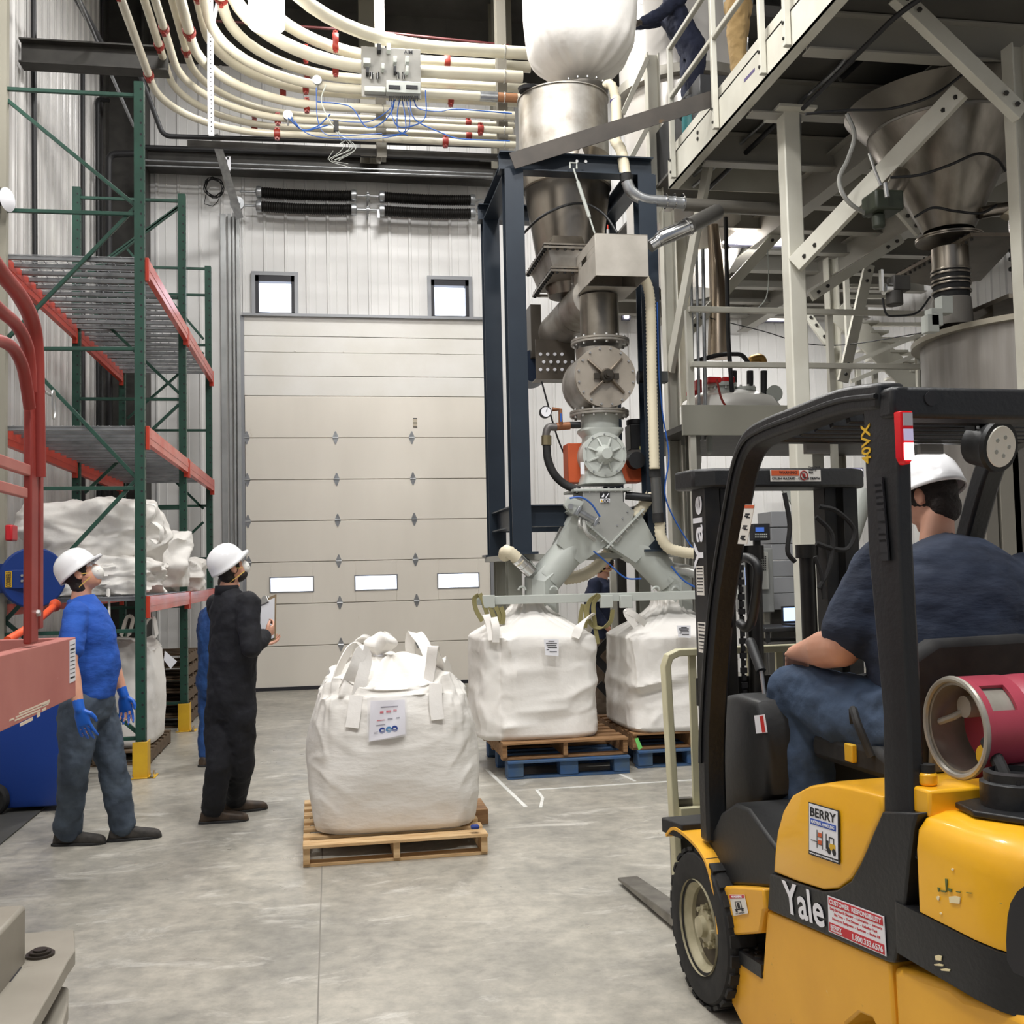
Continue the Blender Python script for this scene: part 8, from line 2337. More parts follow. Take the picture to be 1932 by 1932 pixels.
# tyres
def tyre(c, r, w_, name, nl=26, par=fl_t, outer=-1):
    ax_ = LD(-1, 0, 0)
    c = L(*c)
    mb = MB()
    mb.lathe([(r * .56, -w_ / 2), (r * .70, -w_ / 2 - .012), (r * .92, -w_ / 2 - .008), (r * .975, -w_ / 2 + .015), (r * .985, w_ / 2 - .015), (r * .92, w_ / 2 + .008), (r * .70, w_ / 2 + .012), (r * .56, w_ / 2)], c, ax_, 64, cap=False)
    u_, v_ = perp(ax_)
    for k in range(nl):
        a = 2 * PI * k / nl
        for s_ in (-1, 1):
            a2 = a + (PI / nl if s_ > 0 else 0)
            d_ = u_ * math.cos(a2) + v_ * math.sin(a2)
            tn = ax_.cross(d_)
            R_ = Matrix((tn, ax_, d_)).transposed()
            mb.box(c + d_ * (r * .985) + ax_ * (s_ * w_ * .27), (r * 2 * PI / nl * .60, w_ * .50, r * .045), R_)
    t_ = part(mb, name, M['rubber'], par, ang=30)
    rm = mat('cream_rim', (196, 188, 158), .5, c2=(150, 142, 112), nscale=9, spots=[((90, 80, 62), 14, .66)]) if 'rim' not in M else M['rim']; M['rim'] = rm
    o_ = ax_ * (w_ / 2)
    mb = MB(); mb.lathe([(r * .60, .012), (r * .60, .0), (r * .56, -.006), (r * .53, -.02), (r * .50, -.03), (r * .50, -.045)], c + o_, ax_, 48, cap=False); rmo = part(mb, 'wheel_rim', rm, t_)
    dm2 = M.setdefault('dish', mat('dirty_wheel_dish', (112, 104, 84), .6, c2=(70, 62, 50), nscale=12, spots=[((160, 152, 124), 10, .62)]))
    mb = MB(); mb.lathe([(r * .50, -.045), (r * .34, -.062), (r * .28, -.085), (.02, -.085)], c + o_, ax_, 48, cap=False); part(mb, 'wheel_dish', dm2, t_)
    mb = MB(); mb.lathe([(r * .22, -.07), (r * .22, -.02), (r * .14, -.015), (r * .13, .005), (.001, .008)], c + o_, ax_, 28, cap=False); hb_ = part(mb, 'hub', rm, rmo if False else t_)
    for k in range(8):
        a = 2 * PI * k / 8; d_ = u_ * math.cos(a) + v_ * math.sin(a)
        mb = MB(); mb.cyl(c + o_ + d_ * r * .24 - ax_ * .06, c + o_ + d_ * r * .24 - ax_ * .03, .017, seg=6); mb.cyl(c + o_ + d_ * r * .24 - ax_ * .03, c + o_ + d_ * r * .24 - ax_ * .012, .009, seg=8); part(mb, 'lug_nut', rm, t_)
    return t_
rw = .288
tyre((.10, .0, rw), rw, .19, 'front_tyre')
tyre((1.08, .0, rw), rw, .19, 'front_tyre')
tyre((.17, -1.50, .23), .23, .15, 'rear_tyre', 22); tyre((1.0, -1.50, .23), .23, .15, 'rear_tyre', 22)
mb = MB(); mb.cyl(L(.2, 0, rw), L(.98, 0, rw), .10, seg=20); mb.cyl(L(.24, -1.5, .23), L(.92, -1.5, .23), .06, seg=16); part(mb, 'axle', fdark)
# front fender: curved yellow sheet around the wheel
fd_pts = [(.30, .555), (.22, .60), (.10, .60), (-.02, .58), (-.10, .54), (-.155, .45), (-.18, .32)]
sp = smooth_path([V((0, y_, z_)) for y_, z_ in fd_pts], 5)
mb = MB(); rings = [[L(x_, p.y + oy * .0, p.z) for x_, oy in ((.0, 0), (.0, 0))] for p in sp]
vs = []
N_ = len(sp)
for i, p in enumerate(sp):
    t_ = (sp[min(i + 1, N_ - 1)] - sp[max(i - 1, 0)]).normalized(); nrm_ = V((0, -t_.z, t_.y)) * -1
    for x_, o_ in ((-.005, 0), (.24, 0), (.24, -.012), (-.005, -.012)):
        vs.append(L(x_, p.y - nrm_.y * o_, p.z - nrm_.z * o_))
fs = []
for i in range(N_ - 1):
    for k in range(4): fs.append((i * 4 + k, i * 4 + (k + 1) % 4, (i + 1) * 4 + (k + 1) % 4, (i + 1) * 4 + k))
fs += [(3, 2, 1, 0), tuple((N_ - 1) * 4 + k for k in range(4))]
mb.add(vs, fs); fen = part(mb, 'front_fender', yel2)
side([(388, 1340), (378, 1200), (385, 1080), (460, 1080), (530, 1085), (600, 1092), (612, 1205), (600, 1210), (582, 1325)], .02, .30, 'fender_skirt', yel2, bevel=.008)
mb = MB(); mb.poly([L(x_, y_, z_) for x_, y_, z_ in ((.0, .36, .56), (.26, .36, .56), (.26, .36, .62), (.0, .36, .62))], LD(0, -.22, .02)); part(mb, 'fender_cap', M['rubber'], bevel=.006)
# floor, cowl, inner black parts
side([(270, 860), (340, 700), (410, 650), (480, 680), (640, 905), (630, 1010), (600, 1092), (520, 1085), (385, 1078), (330, 960)], .05, .32, 'foot_well', fplas, bevel=.012)
mb = MB(); mb.poly([L(.10, y_, z_) for y_, z_ in ((-.02, .60), (-.62, .60), (-.62, .54), (-.02, .54))], LD(.96, 0, 0)); fp = part(mb, 'floor_plate', fplas)
mb = MB()
mb.poly([L(.16, y_, .606) for y_ in (-.36, -.40)] + [L(.34, y_, .606) for y_ in (-.40, -.36)], V((0, 0, .006))); part(mb, 'tread_strip', M['greyp'], fp)
# cowl: tall rounded plastic dashboard side
ck = [(1376, 1312), (1400, 1308), (1440, 1322), (1452, 1360), (1458, 1420), (1462, 1500), (1440, 1525), (1400, 1535), (1375, 1560), (1352, 1560), (1362, 1420)]
mb = MB(); pk = [FX(x, y, .22) for x, y in ck]
mb.loft([[L(x_, cyy + (p.y - cyy) * s_, czz + (p.z - czz) * s_) for p in pk] for cyy, czz in ((sum(p.y for p in pk) / len(pk), sum(p.z for p in pk) / len(pk)),) for x_, s_ in ((.19, .90), (.20, .97), (.22, 1.0), (.98, 1.0), (1.0, .95))]); cw_ = part(mb, 'dash_cowl', fplas, ang=40)
mb = MB(); mb.poly([L(.188, *list(FX(x, y, .19))[1:]) for x, y in ((1425, 1350), (1444, 1348), (1449, 1382), (1429, 1384))], LD(-.003, 0, 0)); lb3 = part(mb, 'warning_label', M['paper'], cw_)
mb = MB(); mb.poly([L(.184, *list(FX(x, y, .19))[1:]) for x, y in ((1436, 1351), (1442, 1350), (1447, 1381), (1441, 1382))], LD(-.001, 0, 0)); part(mb, 'red_band', mat('label_red', (200, 40, 34), .5), lb3)
# overhead guard legs and roof
def gpath(pts, w_, d_, name, m_=fblk, bevel=.012):
    """box section swept along local points; w_ across x, d_ in the side plane"""
    sp = [V(p) for p in pts]; N_ = len(sp); rings = []
    for i, p in enumerate(sp):
        t_ = (sp[min(i + 1, N_ - 1)] - sp[max(i - 1, 0)]).normalized()
        nn = V((0, -t_.z, t_.y)).normalized()
        rings.append([L(*(p + V((sx * w_ / 2, 0, 0)) + nn * (sy * d_ / 2))) for sx, sy in ((-1, -1), (1, -1), (1, 1), (-1, 1))])
    mb = MB(); mb.loft(rings); return part(mb, name, m_, bevel=bevel)
ap = [(1352, 1585), (1348, 1400), (1360, 1200), (1374, 1080), (1398, 940), (1413, 872), (1432, 832), (1462, 812), (1520, 790), (1610, 758), (1688, 748)]
gp3 = [FX(x, y, .08) for x, y in ap]
gp3 = smooth_path([V((.07, p.y, p.z)) for p in gp3], 5)
for xo in (0, 1.0):
    gl = gpath([p + V((xo, 0, 0)) for p in gp3], .085, .075, 'guard_leg')
    mb = MB(); rings = []
    if xo == 0:
        mb.tube([L(.022, p.y + .0, p.z) for p in gp3[4:]], .008, 6); part(mb, 'edge_bead', fblk, gl)
# rear pillars
bl_ = [c6(*p) for p in ((1045, 300), (1035, 600), (1065, 1000), (1100, 1400), (1145, 1926))]
pil = [(FX(1630, 760, .04).y + .0, 2.12), (FX(1640, 1037, .04).y, 1.7), (FX(1668, 1350, .04).y, 1.24), (c7(1205, 600).y, .98), (c7(1215, 760).y, .88)]
def pillar(x0, x1, s_):
    rings = []
    for (yf_, z_), dep in zip(pil, (.14, .13, .10, .105, .14)):
        rings.append([L(x0, yf_, z_), L(x0, yf_ - dep * .55, z_), L(x0 + s_ * .015, yf_ - dep, z_), L(x1, yf_ - dep, z_), L(x1, yf_, z_)])
    mb = MB(); mb.loft(rings); return part(mb, 'rear_pillar', fblk, bevel=.008)
pl1 = pillar(.035, .092, 1); pl2 = pillar(1.125, 1.068, -1)
# slotted vent in the pillar
mb = MB()
for k in range(13):
    a = FX(1642 + k * .9, 912 + k * 11.5, .034)
    mb.box(L(.033, a.y - .045, a.z), (.006, .035, .024), RF)
part(mb, 'vent_slots', M['ink'], pl1)
# roof: rear crossbar, front crossbar and slats
yrr = FX(1690, 745, .04).y - .02
yrr = pil[0][0] - .03
mb = MB(); mb.bar(L(.036, yrr - .06, 2.078), L(1.124, yrr - .06, 2.078), .10, .085); rcb = part(mb, 'rear_crossbar', fblk, bevel=.012)
mb = MB(); c_ = FY(1757, 752, yrr - .112); mb.cyl(L(c_.x, yrr - .114, c_.z), L(c_.x, yrr - .108, c_.z), .02, seg=20); part(mb, 'round_hole', M['ink'], rcb)
mb = MB(); mb.bar(L(.06, -.56, 2.085), L(1.10, -.56, 2.085), .06, .04); part(mb, 'front_crossbar', fblk, bevel=.008)
for k in range(7):
    y_ = -.62 - .095 * k
    mb = MB(); mb.bar(L(.11, y_, 2.09), L(1.06, y_, 2.09), .022, .045, (0, .3, 1)); part(mb, 'roof_slat', fblk, bevel=.003)
bgm = mat('bare_grey', (140, 140, 138), .4, .4)
for k in range(4):
    mb = MB(); mb.box(L(.25 + .22 * k, -.57, 2.045), (.09, .02, .035), RF); part(mb, 'roof_bracket', bgm)
# tail light on the pillar
a0, a1 = FY(1686, 778, yrr - .13), FY(1714, 876, yrr - .13)
mb = MB(); yl = yrr - .125
p0 = pil[0][0] - .15
A0, A1 = FY(1685, 778, p0), FY(1714, 878, p0)
mb = MB(); mb.poly([L(A0.x, p0, A0.z), L(A1.x, p0, A0.z), L(A1.x, p0, A1.z + .02), L(A1.x - .015, p0, A1.z), L(A0.x + .01, p0, A1.z), L(A0.x, p0, A1.z + .02)], LD(0, -.03, 0)); tl = part(mb, 'tail_light', mat('red_lens', (190, 16, 24), .2, emit=((200, 10, 16), .25)), pl1, bevel=.004)
hh = (A0.z - A1.z)
for k, (z0q, z1q, mm) in enumerate(((.04, .28, mat('grey_lens', (190, 184, 190), .2)), (.34, .56, mat('grey_lens2', (200, 196, 220), .2, emit=((200, 190, 230), .3))), (.60, .92, mat('lit_lens', (255, 246, 246), .3, emit=((255, 240, 246), 4.0))))):
    mb = MB(); mb.poly([L(x_, p0 - .0305, A0.z - hh * z_) for x_, z_ in ((A0.x + .008, z0q), (A1.x - .004, z0q), (A1.x - .004, z1q), (A0.x + .008, z1q))], LD(0, -.003, 0)); part(mb, 'lens', mm, tl)
# work lamp under the roof
wl_t = fl_t
c_ = FY(1882, 842, -1.02)
mb = MB(); dd = LD(.25, -1, -.18).normalized(); cc = L(*c_)
mb.lathe([(.02, -.085), (.062, -.085), (.072, -.02), (.082, 0), (.078, .012), (.062, .012)], cc, dd, 32, cap=True)
for k in range(6): mb.box(cc - dd * .05 + LD(-.045 + .018 * k, .0, .03 - .006 * k), (.006, .05, .06), RF)
wl = part(mb, 'work_lamp', fplas)
mb = MB(); mb.lathe([(.064, .0125), (.062, .016), (.004, .017)], cc, dd, 28); ln_ = part(mb, 'lamp_glass', mat('lamp_lens', (212, 208, 196), .3, emit=((220, 214, 200), .12)), wl)
mb = MB()
u_, v_ = perp(dd)
for k in range(5): mb.cyl(cc + dd * .0165 + (u_ * math.cos(k * 1.257) + v_ * math.sin(k * 1.257)) * .03, cc + dd * .019 + (u_ * math.cos(k * 1.257) + v_ * math.sin(k * 1.257)) * .03, .007, seg=8)
part(mb, 'led_chips', M['greyp'], wl)
mb = MB(); mb.bar(cc - dd * .02 + V((0, 0, .06)), cc + V((0, .0, .14)), .03, .012); part(mb, 'lamp_bracket', fplas, wl)
# right front strut with label
a, b = FY(1878, 850, -.20), FY(1826, 1060, -.12)
lab_ = mat('label_stock', (226, 222, 214), .5)
mb = MB(); q0, q1 = FY(1848, 950, -.30), FY(1832, 1000, -.28)
mb.poly([L(q0.x - .018, -.30, q0.z), L(q0.x + .022, -.30, q0.z), L(q1.x + .022, -.28, q1.z), L(q1.x - .018, -.28, q1.z)], LD(0, -.003, 0)); part(mb, 'pillar_label', lab_)
mb = MB(); mb.bar(L(*FY(1872, 850, -.285)), L(*FY(1826, 1060, -.265)), .03, .05); part(mb, 'inner_strut', fblk)
# grab handle
hp_ = [FX(x, y, .02) for x, y in ((1402, 1052), (1418, 1055), (1430, 1070), (1427, 1110), (1420, 1165), (1412, 1180), (1398, 1178))]
mb = MB().tube(smooth_path([L(.16, p.y, p.z) for p in [FX(x, y, .16) for x, y in ((1398, 1052), (1415, 1054), (1429, 1070), (1428, 1110), (1419, 1168), (1408, 1184), (1396, 1176))]], 6), .018, 12); part(mb, 'grab_handle', fplas)
# lever handle
mb = MB(); mb.tube([L(*FX(1416, 1212, .30)), L(*FX(1436, 1266, .30))], .020, 14); mb.ball(L(*FX(1416, 1212, .30)), .020); lv = part(mb, 'lever_grip', fplas)
mb = MB(); mb.tube([L(*FX(1436, 1266, .30)), L(*FX(1445, 1330, .30))], .008, 8); part(mb, 'lever_rod', M['zinc'], lv)
mb = MB(); cst = L(.58, -.20, 1.16)
R_s = RF @ Matrix.Rotation(-.5, 3, 'X')
mb.tube([cst + R_s @ V((.17 * math.cos(a), .17 * math.sin(a), 0)) for a in [2 * PI * k / 36 for k in range(36)]], .013, 10, closed=True); mb.cyl(cst, cst + R_s @ V((0, .0, -.05)), .05, seg=20)
for a in (.5, 2.6, 4.7): mb.tube([cst, cst + R_s @ V((.17 * math.cos(a), .17 * math.sin(a), 0))], .010, 8)
part(mb, 'steering_wheel', fplas)
mb = MB(); mb.cyl(cst + R_s @ V((0, 0, -.04)), L(.58, -.02, .8), .035, seg=16); part(mb, 'steering_column', fplas)
# seat
ys, zs_ = -.52, 1.0
mb = MB(); mb.poly([L(.34, y_, z_) for y_, z_ in ((-.28, .99), (-.30, 1.04), (-.70, 1.05), (-.78, 1.02), (-.78, .95), (-.30, .95))], LD(.50, 0, 0)); part(mb, 'seat_cushion', M['rubber'], bevel=.03)
bx0 = FY(1768, 1330, -.86).x
mb = MB()
zz0, zz1 = .98, FY(1850, 1203, -.86).z
prof_ = [L(x_, -.80, z_) for x_, z_ in ((.36, .98), (.33, zz1 - .16), (.37, zz1 - .05), (.46, zz1), (.80, zz1 + .005), (.90, zz1 - .05), (.95, zz1 - .16), (.92, .98))]
mb.poly(prof_, LD(0, -.09, 0)); part(mb, 'seat_back', M['rubber'], bevel=.025)
mb = MB(); mb.poly([L(x_, -.895, z_) for x_, z_ in ((.40, 1.0), (.42, zz1 - .14), (.86, zz1 - .14), (.88, 1.0))], LD(0, -.02, 0)); part(mb, 'seat_shell', mat('grey_shell', (96, 96, 94), .5), bevel=.008)
mb = MB(); a = FX(1640, 1418, .40); mb.box(L(.33, a.y, a.z), (.02, .05, .06), RF); sb_ = part(mb, 'belt_buckle', M['yellowguard'], bevel=.004)
mb = MB().tube(smooth_path([L(.33, -.70, 1.02), L(.31, -.66, 1.12), L(.33, -.60, 1.16), L(.36, -.55, 1.10)], 5), .014, 8); part(mb, 'belt_strap', M['rubber'])
# LPG tank
yt = -1.20
tc = FY(1802, 1372, yt)
rt_k = .136
tcx = FX(1803, 1373, .22)
cT = V((.33, tcx.y, tcx.z))
redt = mat('rose_red_tank', (178, 66, 84), .42, c2=(164, 58, 76), nscale=4, spots=[((226, 196, 186), 16, .70)])
rawt = mat('worn_aluminium', (186, 182, 172), .4, .35, c2=(150, 144, 132), nscale=7)
axd = LD(1, 0, 0)
mb = MB()
# collar with openings: ring sector segments
def arc_shell(x0, x1, r, t, a0, a1, n=24):
    rings = []
    for k in range(n + 1):
        a = a0 + (a1 - a0) * k / n
        e = LD(0, math.cos(a), math.sin(a)); c0, c1 = L(x0, cT.y, cT.z), L(x1, cT.y, cT.z)
        rings.append([c0 + e * r, c1 + e * r, c1 + e * (r - t), c0 + e * (r - t)])
    mb.loft(rings)
arc_shell(.22, .245, rt_k, .010, 0, 2 * PI, 48)
arc_shell(.32, .36, rt_k, .010, 0, 2 * PI, 48)
for a0, a1 in ((.9, 2.1), (2.7, 5.0), (5.5, 6.9)): arc_shell(.245, .32, rt_k, .010, a0, a1)
tk1 = part(mb, 'tank_collar', redt)
mb = MB(); mb.tube([L(.22, cT.y + (rt_k - .006) * math.cos(a), cT.z + (rt_k - .006) * math.sin(a)) for a in [2 * PI * k / 48 for k in range(48)]], .009, 8, closed=True)
mb.lathe([(rt_k - .022, -.006), (rt_k - .012, -.006), (rt_k - .012, .11), (rt_k - .022, .11)], L(.23, cT.y, cT.z), axd, 48, cap=False)
part(mb, 'collar_rim', rawt, tk1)
mb = MB(); mb.lathe([(.02, .10), (.10, .10), (rt_k - .02, .13), (rt_k - .002, .17), (rt_k, .20), (rt_k, .66), (rt_k - .02, .72), (.08, .76), (.01, .765)], L(.22, cT.y, cT.z), axd, 56); tk = part(mb, 'gas_tank', redt)
mb = MB(); c_ = L(.29, cT.y - .055, cT.z - .07); mb.cyl(c_, c_ + LD(-.03, 0, 0), .03, seg=16); part(mb, 'yellow_valve_cap', M['yellowguard'], tk1)
mb = MB(); mb.cyl(L(.31, cT.y - .06, cT.z + .02), L(.28, cT.y - .06, cT.z + .02), .018, seg=12); part(mb, 'gauge_port', rawt, tk1)
mb = MB(); mb.cyl(L(.31, cT.y + .03, cT.z + .05), L(.27, cT.y + .03, cT.z + .05), .03, seg=16); mb.tube([L(.30, cT.y + .03, cT.z + .05), L(.26, cT.y + .06, cT.z + .02), L(.25, cT.y + .11, cT.z)], .010, 8); part(mb, 'tank_valve', rawt, tk1)
mb = MB(); a = FY(1905, 1265, -1.28); mb.cyl(L(.60, cT.y, cT.z + rt_k + .03), L(.95, cT.y, cT.z + rt_k + .03), .03, seg=16); mb.poly([L(.55, y_, z_) for y_, z_ in ((cT.y - .10, cT.z + .10), (cT.y - .10, cT.z + rt_k + .04), (cT.y + .1, cT.z + rt_k + .04), (cT.y + .1, cT.z + rt_k))], LD(.06, 0, 0)); part(mb, 'tank_clamp', mat('clamp_white', (196, 192, 180), .5), bevel=.006)
mb = MB().tube(smooth_path([L(.27, cT.y - .06, cT.z - .03), L(.24, cT.y - .16, cT.z - .10), L(.26, cT.y - .17, cT.z - .20), L(.34, cT.y - .10, cT.z - .26)], 6), .018, 10); part(mb, 'gas_hose', M['rubber'])
mb = MB(); mb.tube([L(.25, cT.y - .17, cT.z - .17), L(.30, cT.y - .25, cT.z - .25)], .012, 8); part(mb, 'hose_fitting', M['zinc'])
# tank cradle and cap cluster on the counterweight
zc_ = zt_cw
mb = MB(); mb.poly([L(x_, y_, zc_ + .006) for x_, y_ in ((.12, -1.42), (.30, -1.36), (.98, -1.36), (.98, -1.72), (.20, -1.70), (.10, -1.52))], V((0, 0, .016))); part(mb, 'cradle_plate', fblk, bevel=.004)
mb = MB(); c_ = L(.24, -1.50, zc_ + .02); mb.lathe([(.085, 0), (.085, .06), (.075, .065), (.075, .085), (.06, .09), (.06, .075), (.03, .07), (.01, .07)], c_, (0, 0, 1), 36); pv = part(mb, 'swivel_pivot', fblk)
for k in range(6):
    a = k * PI / 3; mb = MB(); mb.bolt(c_ + V((.07 * math.cos(a), .07 * math.sin(a), .065)), (0, 0, 1), .008, .01); part(mb, 'bolt', M['black'], pv)
mb = MB(); mb.bar(L(.30, -1.46, zc_ + .07), L(.95, -1.40, zc_ + .10), .12, .07); mb.bar(L(.42, cT.y - .02, zc_ + .06), L(.42, cT.y - .02, cT.z - rt_k), .06, .08, (0, 1, 0)); mb.bar(L(.85, cT.y - .02, zc_ + .06), L(.85, cT.y - .02, cT.z - rt_k), .06, .08, (0, 1, 0)); part(mb, 'cradle_arm', fblk, bevel=.008)
# yellow filler neck behind the pillar
a = FX(1755, 1512, .10)
mb = MB()
mb.box(L(.14, -1.34, zc_ + .015), (.16, .12, .07), RF); mb.cyl(L(.10, -1.34, zc_ + .05), L(.10, -1.34, zc_ + .085), .024, seg=16); fn = part(mb, 'filler_block', yel, bevel=.008)
mb = MB(); mb.cyl(L(.10, -1.34, zc_ + .085), L(.10, -1.34, zc_ + .105), .020, seg=16); part(mb, 'filler_cap', M['rubber'], fn)
# mast
xm0, xm1 = .265, 1.0
for x_ in (xm0, xm1 - .07):
    mb = MB()
    mb.poly([L(a_, b_, .08) for a_, b_ in ((x_, .42), (x_, .56), (x_ + .07, .56), (x_ + .07, .54), (x_ + .02, .54), (x_ + .02, .44), (x_ + .07, .44), (x_ + .07, .42))], V((0, 0, 1.96))); part(mb, 'outer_mast', fdark, bevel=.002)
for x_ in (xm0 + .085, xm1 - .145):
    mb = MB(); mb.poly([L(a_, b_, .10) for a_, b_ in ((x_, .45), (x_, .55), (x_ + .06, .55), (x_ + .06, .45))], V((0, 0, 1.90))); mm = part(mb, 'inner_mast', fdark, bevel=.004)
    mb = MB(); mb.mi = 0
    cx_q = x_ + .09
    mb.bar(L(cx_q, .468, .28), L(cx_q, .468, 1.86), .014, .006)
    k = .3
    while k < 1.85:
        mb.box(L(cx_q, .46, k), (.028 if int(k / .032) % 2 else .018, .014, .024), RF); k += .032
    part(mb, 'lift_chain', M['black'], mm)
    mb = MB(); mb.cyl(L(x_ + (.17 if x_ < .5 else -.07), .50, .3), L(x_ + (.17 if x_ < .5 else -.07), .50, 1.72), .035, seg=18); mb.cyl(L(x_ + (.17 if x_ < .5 else -.07), .50, 1.68), L(x_ + (.17 if x_ < .5 else -.07), .50, 1.74), .05, seg=18); part(mb, 'lift_cylinder', fdark)
zx = 2.045
mb = MB(); mb.poly([L(a_, b_, zx - .055) for a_, b_ in ((.20, .60), (.22, .44), (.30, .38), (.96, .38), (1.05, .44), (1.07, .60))], V((0, 0, .085))); xb2 = part(mb, 'top_crossbar', fblk, bevel=.012)
for z_ in (.35, 1.1):
    mb = MB(); mb.bar(L(xm0, .57, z_), L(xm1, .57, z_), .02, .12); part(mb, 'mast_crosstie', fdark)
# label on crossbar
p0, p1 = FY(1452, 866, .378), FY(1547, 876, .378)
mb = MB(); mb.poly([L(p0.x, .378, zx + .022), L(p1.x, .378, zx + .022), L(p1.x, .378, zx - .03), L(p0.x, .378, zx - .03)], LD(0, -.003, 0)); cl = part(mb, 'caution_label', lab_, xb2)
mb = MB(); mb.poly([L(p0.x + .004, .3745, zx + .019), L(p0.x + (p1.x - p0.x) * .56, .3745, zx + .019), L(p0.x + (p1.x - p0.x) * .56, .3745, zx - .005), L(p0.x + .004, .3745, zx - .005)], LD(0, -.001, 0)); part(mb, 'orange_band', M['orangepart'], cl)
mb = MB(); cc_ = L(p0.x + (p1.x - p0.x) * .66, .374, zx - .004); mb.tube([cc_ + LD(.017 * math.cos(a), 0, .02 * math.sin(a)) for a in [2 * PI * k / 20 for k in range(20)]], .0025, 6, closed=True); mb.bar(cc_ + LD(-.012, 0, .012), cc_ + LD(.012, 0, -.012), .002, .004, (0, 1, 0)); mb.ball(cc_, (.008, .002, .009)); part(mb, 'pictogram', mat('dark_red_print', (150, 30, 26), .5), cl)
txt_jobs += [('WARNING', L(p0.x + .04, .3735, zx + .002), LD(1, 0, 0), V((0, 0, 1)), .013, 'ink', cl), ('CRUSH HAZARD - CAUSES DEATH', L(p0.x + .006, .3735, zx - .022), LD(1, 0, 0), V((0, 0, 1)), .011, 'ink', cl),
             ('Keep Hands\nClear of\nMast', L(p0.x + (p1.x - p0.x) * .76, .3735, zx + .006), LD(1, 0, 0), V((0, 0, 1)), .012, 'ink', cl)]
# hoses on mast
for pts in ([(1545, 955), (1580, 965), (1612, 1000), (1600, 1035), (1570, 1035), (1540, 1025)], [(1480, 930), (1490, 990), (1486, 1040), (1500, 1060)], [(1540, 975), (1570, 1010), (1565, 1070), (1545, 1110)], [(1538, 1050), (1550, 1085), (1555, 1130)]):
    mb = MB().tube(smooth_path([L(*FY(x, y, .36)) for x, y in pts], 6), .011, 8); part(mb, 'mast_hose', M['rubber'])
# carriage, load backrest, forks
crm = mat('cream_backrest', (206, 202, 170), .5, c2=(196, 190, 158), nscale=6, spots=[((60, 52, 44), 16, .68)])
yb_ = .74
A = FY(1255, 1232, yb_); Bq = FY(1276, 1690, yb_)
zt_b = A.z; x0b, x1b = A.x, A.x + 1.05
gpts = [V((x0b + .03, yb_, .10)), V((x0b + .02, yb_, .5)), V((x0b + .0, yb_, zt_b - .06)), V((x0b + .015, yb_, zt_b - .018)), V((x0b + .06, yb_, zt_b)), V((x1b - .06, yb_, zt_b)), V((x1b - .015, yb_, zt_b - .018)), V((x1b, yb_, zt_b - .06)), V((x1b - .02, yb_, .5)), V((x1b - .03, yb_, .10))]
rings = []
N_ = len(gpts)
for i, p in enumerate(gpts):
    t_ = (gpts[min(i + 1, N_ - 1)] - gpts[max(i - 1, 0)]).normalized(); nn = V((-t_.z, 0, t_.x))
    rings.append([L(*(p + nn * (sx * .016) + V((0, sy * .030, 0)))) for sx, sy in ((-1, -1), (1, -1), (1, 1), (-1, 1))])
mb = MB(); mb.loft(rings); bk = part(mb, 'load_backrest', crm, bevel=.004)
for k in range(1, 7):
    x_ = x0b + .13 + .145 * (k - 1)
    mb = MB(); mb.bar(L(x_, yb_, .50), L(x_ - (.0), yb_, zt_b - .012), .032, .02, (0, 1, 0)); part(mb, 'backrest_bar', crm, bk)
for z_ in (.52, .20):
    mb = MB(); mb.bar(L(x0b + .03, yb_ - .04, z_), L(x1b - .03, yb_ - .04, z_), .04, .10); part(mb, 'carriage_bar', crm if z_ > .4 else fdark)
mb = MB()
mb.box(L(.63, .66, .38), (.30, .12, .40), RF); part(mb, 'carriage', fdark, bevel=.01)
for x_ in (.20, .90):
    mb = MB(); mb.poly([L(x_, y_, z_) for y_, z_ in ((yb_ + .01, .60), (yb_ + .05, .60), (yb_ + .05, .07), (1.55, .035), (1.55, .02), (yb_ + .02, .02), (yb_ + .01, .05))], LD(.11, 0, 0)); part(mb, 'fork', mat('worn_fork_steel', (140, 136, 128), .35, .6, c2=(104, 100, 94), nscale=8), bevel=.004)
# ---- lettering and labels on the truck
def quad(pts, name, m_, par, x_=.026, t=.002):
    mb = MB(); mb.poly([L(x_, p.y, p.z) for p in pts], LD(-t, 0, 0)); return part(mb, name, m_, par)
wp_ = M['paper']
def sidebox(corners):
    """returns origin bottom-left, U, V vectors of the label rectangle on the side plane"""
    tl_, tr_, br_, bl2 = corners
    return bl2, (br_ - bl2), (tl_ - bl2)
band = [o for o in fl_t.children if o.name.startswith('side_band')][0]
hoodo = [o for o in fl_t.children if o.name.startswith('engine_hood')][0]
# big maker name on the band
fit_jobs = []
q_ = [c7(672, 1048, .026), c7(905, 1150, .026), c7(900, 1305, .026), c7(690, 1215, .026)]
fit_jobs.append(('Yale', q_, .024, wp_, band, .004))
# mast name, on the left web
m0, m1 = FX(1320, 1040, xm0 - .001), FX(1338, 915, xm0 - .001)
fit_jobs.append(('Yale', [V((0, .545, 1.64)), V((0, .545, 1.96)), V((0, .445, 1.96)), V((0, .445, 1.64))], xm0 - .003, wp_, fl_t, .004))
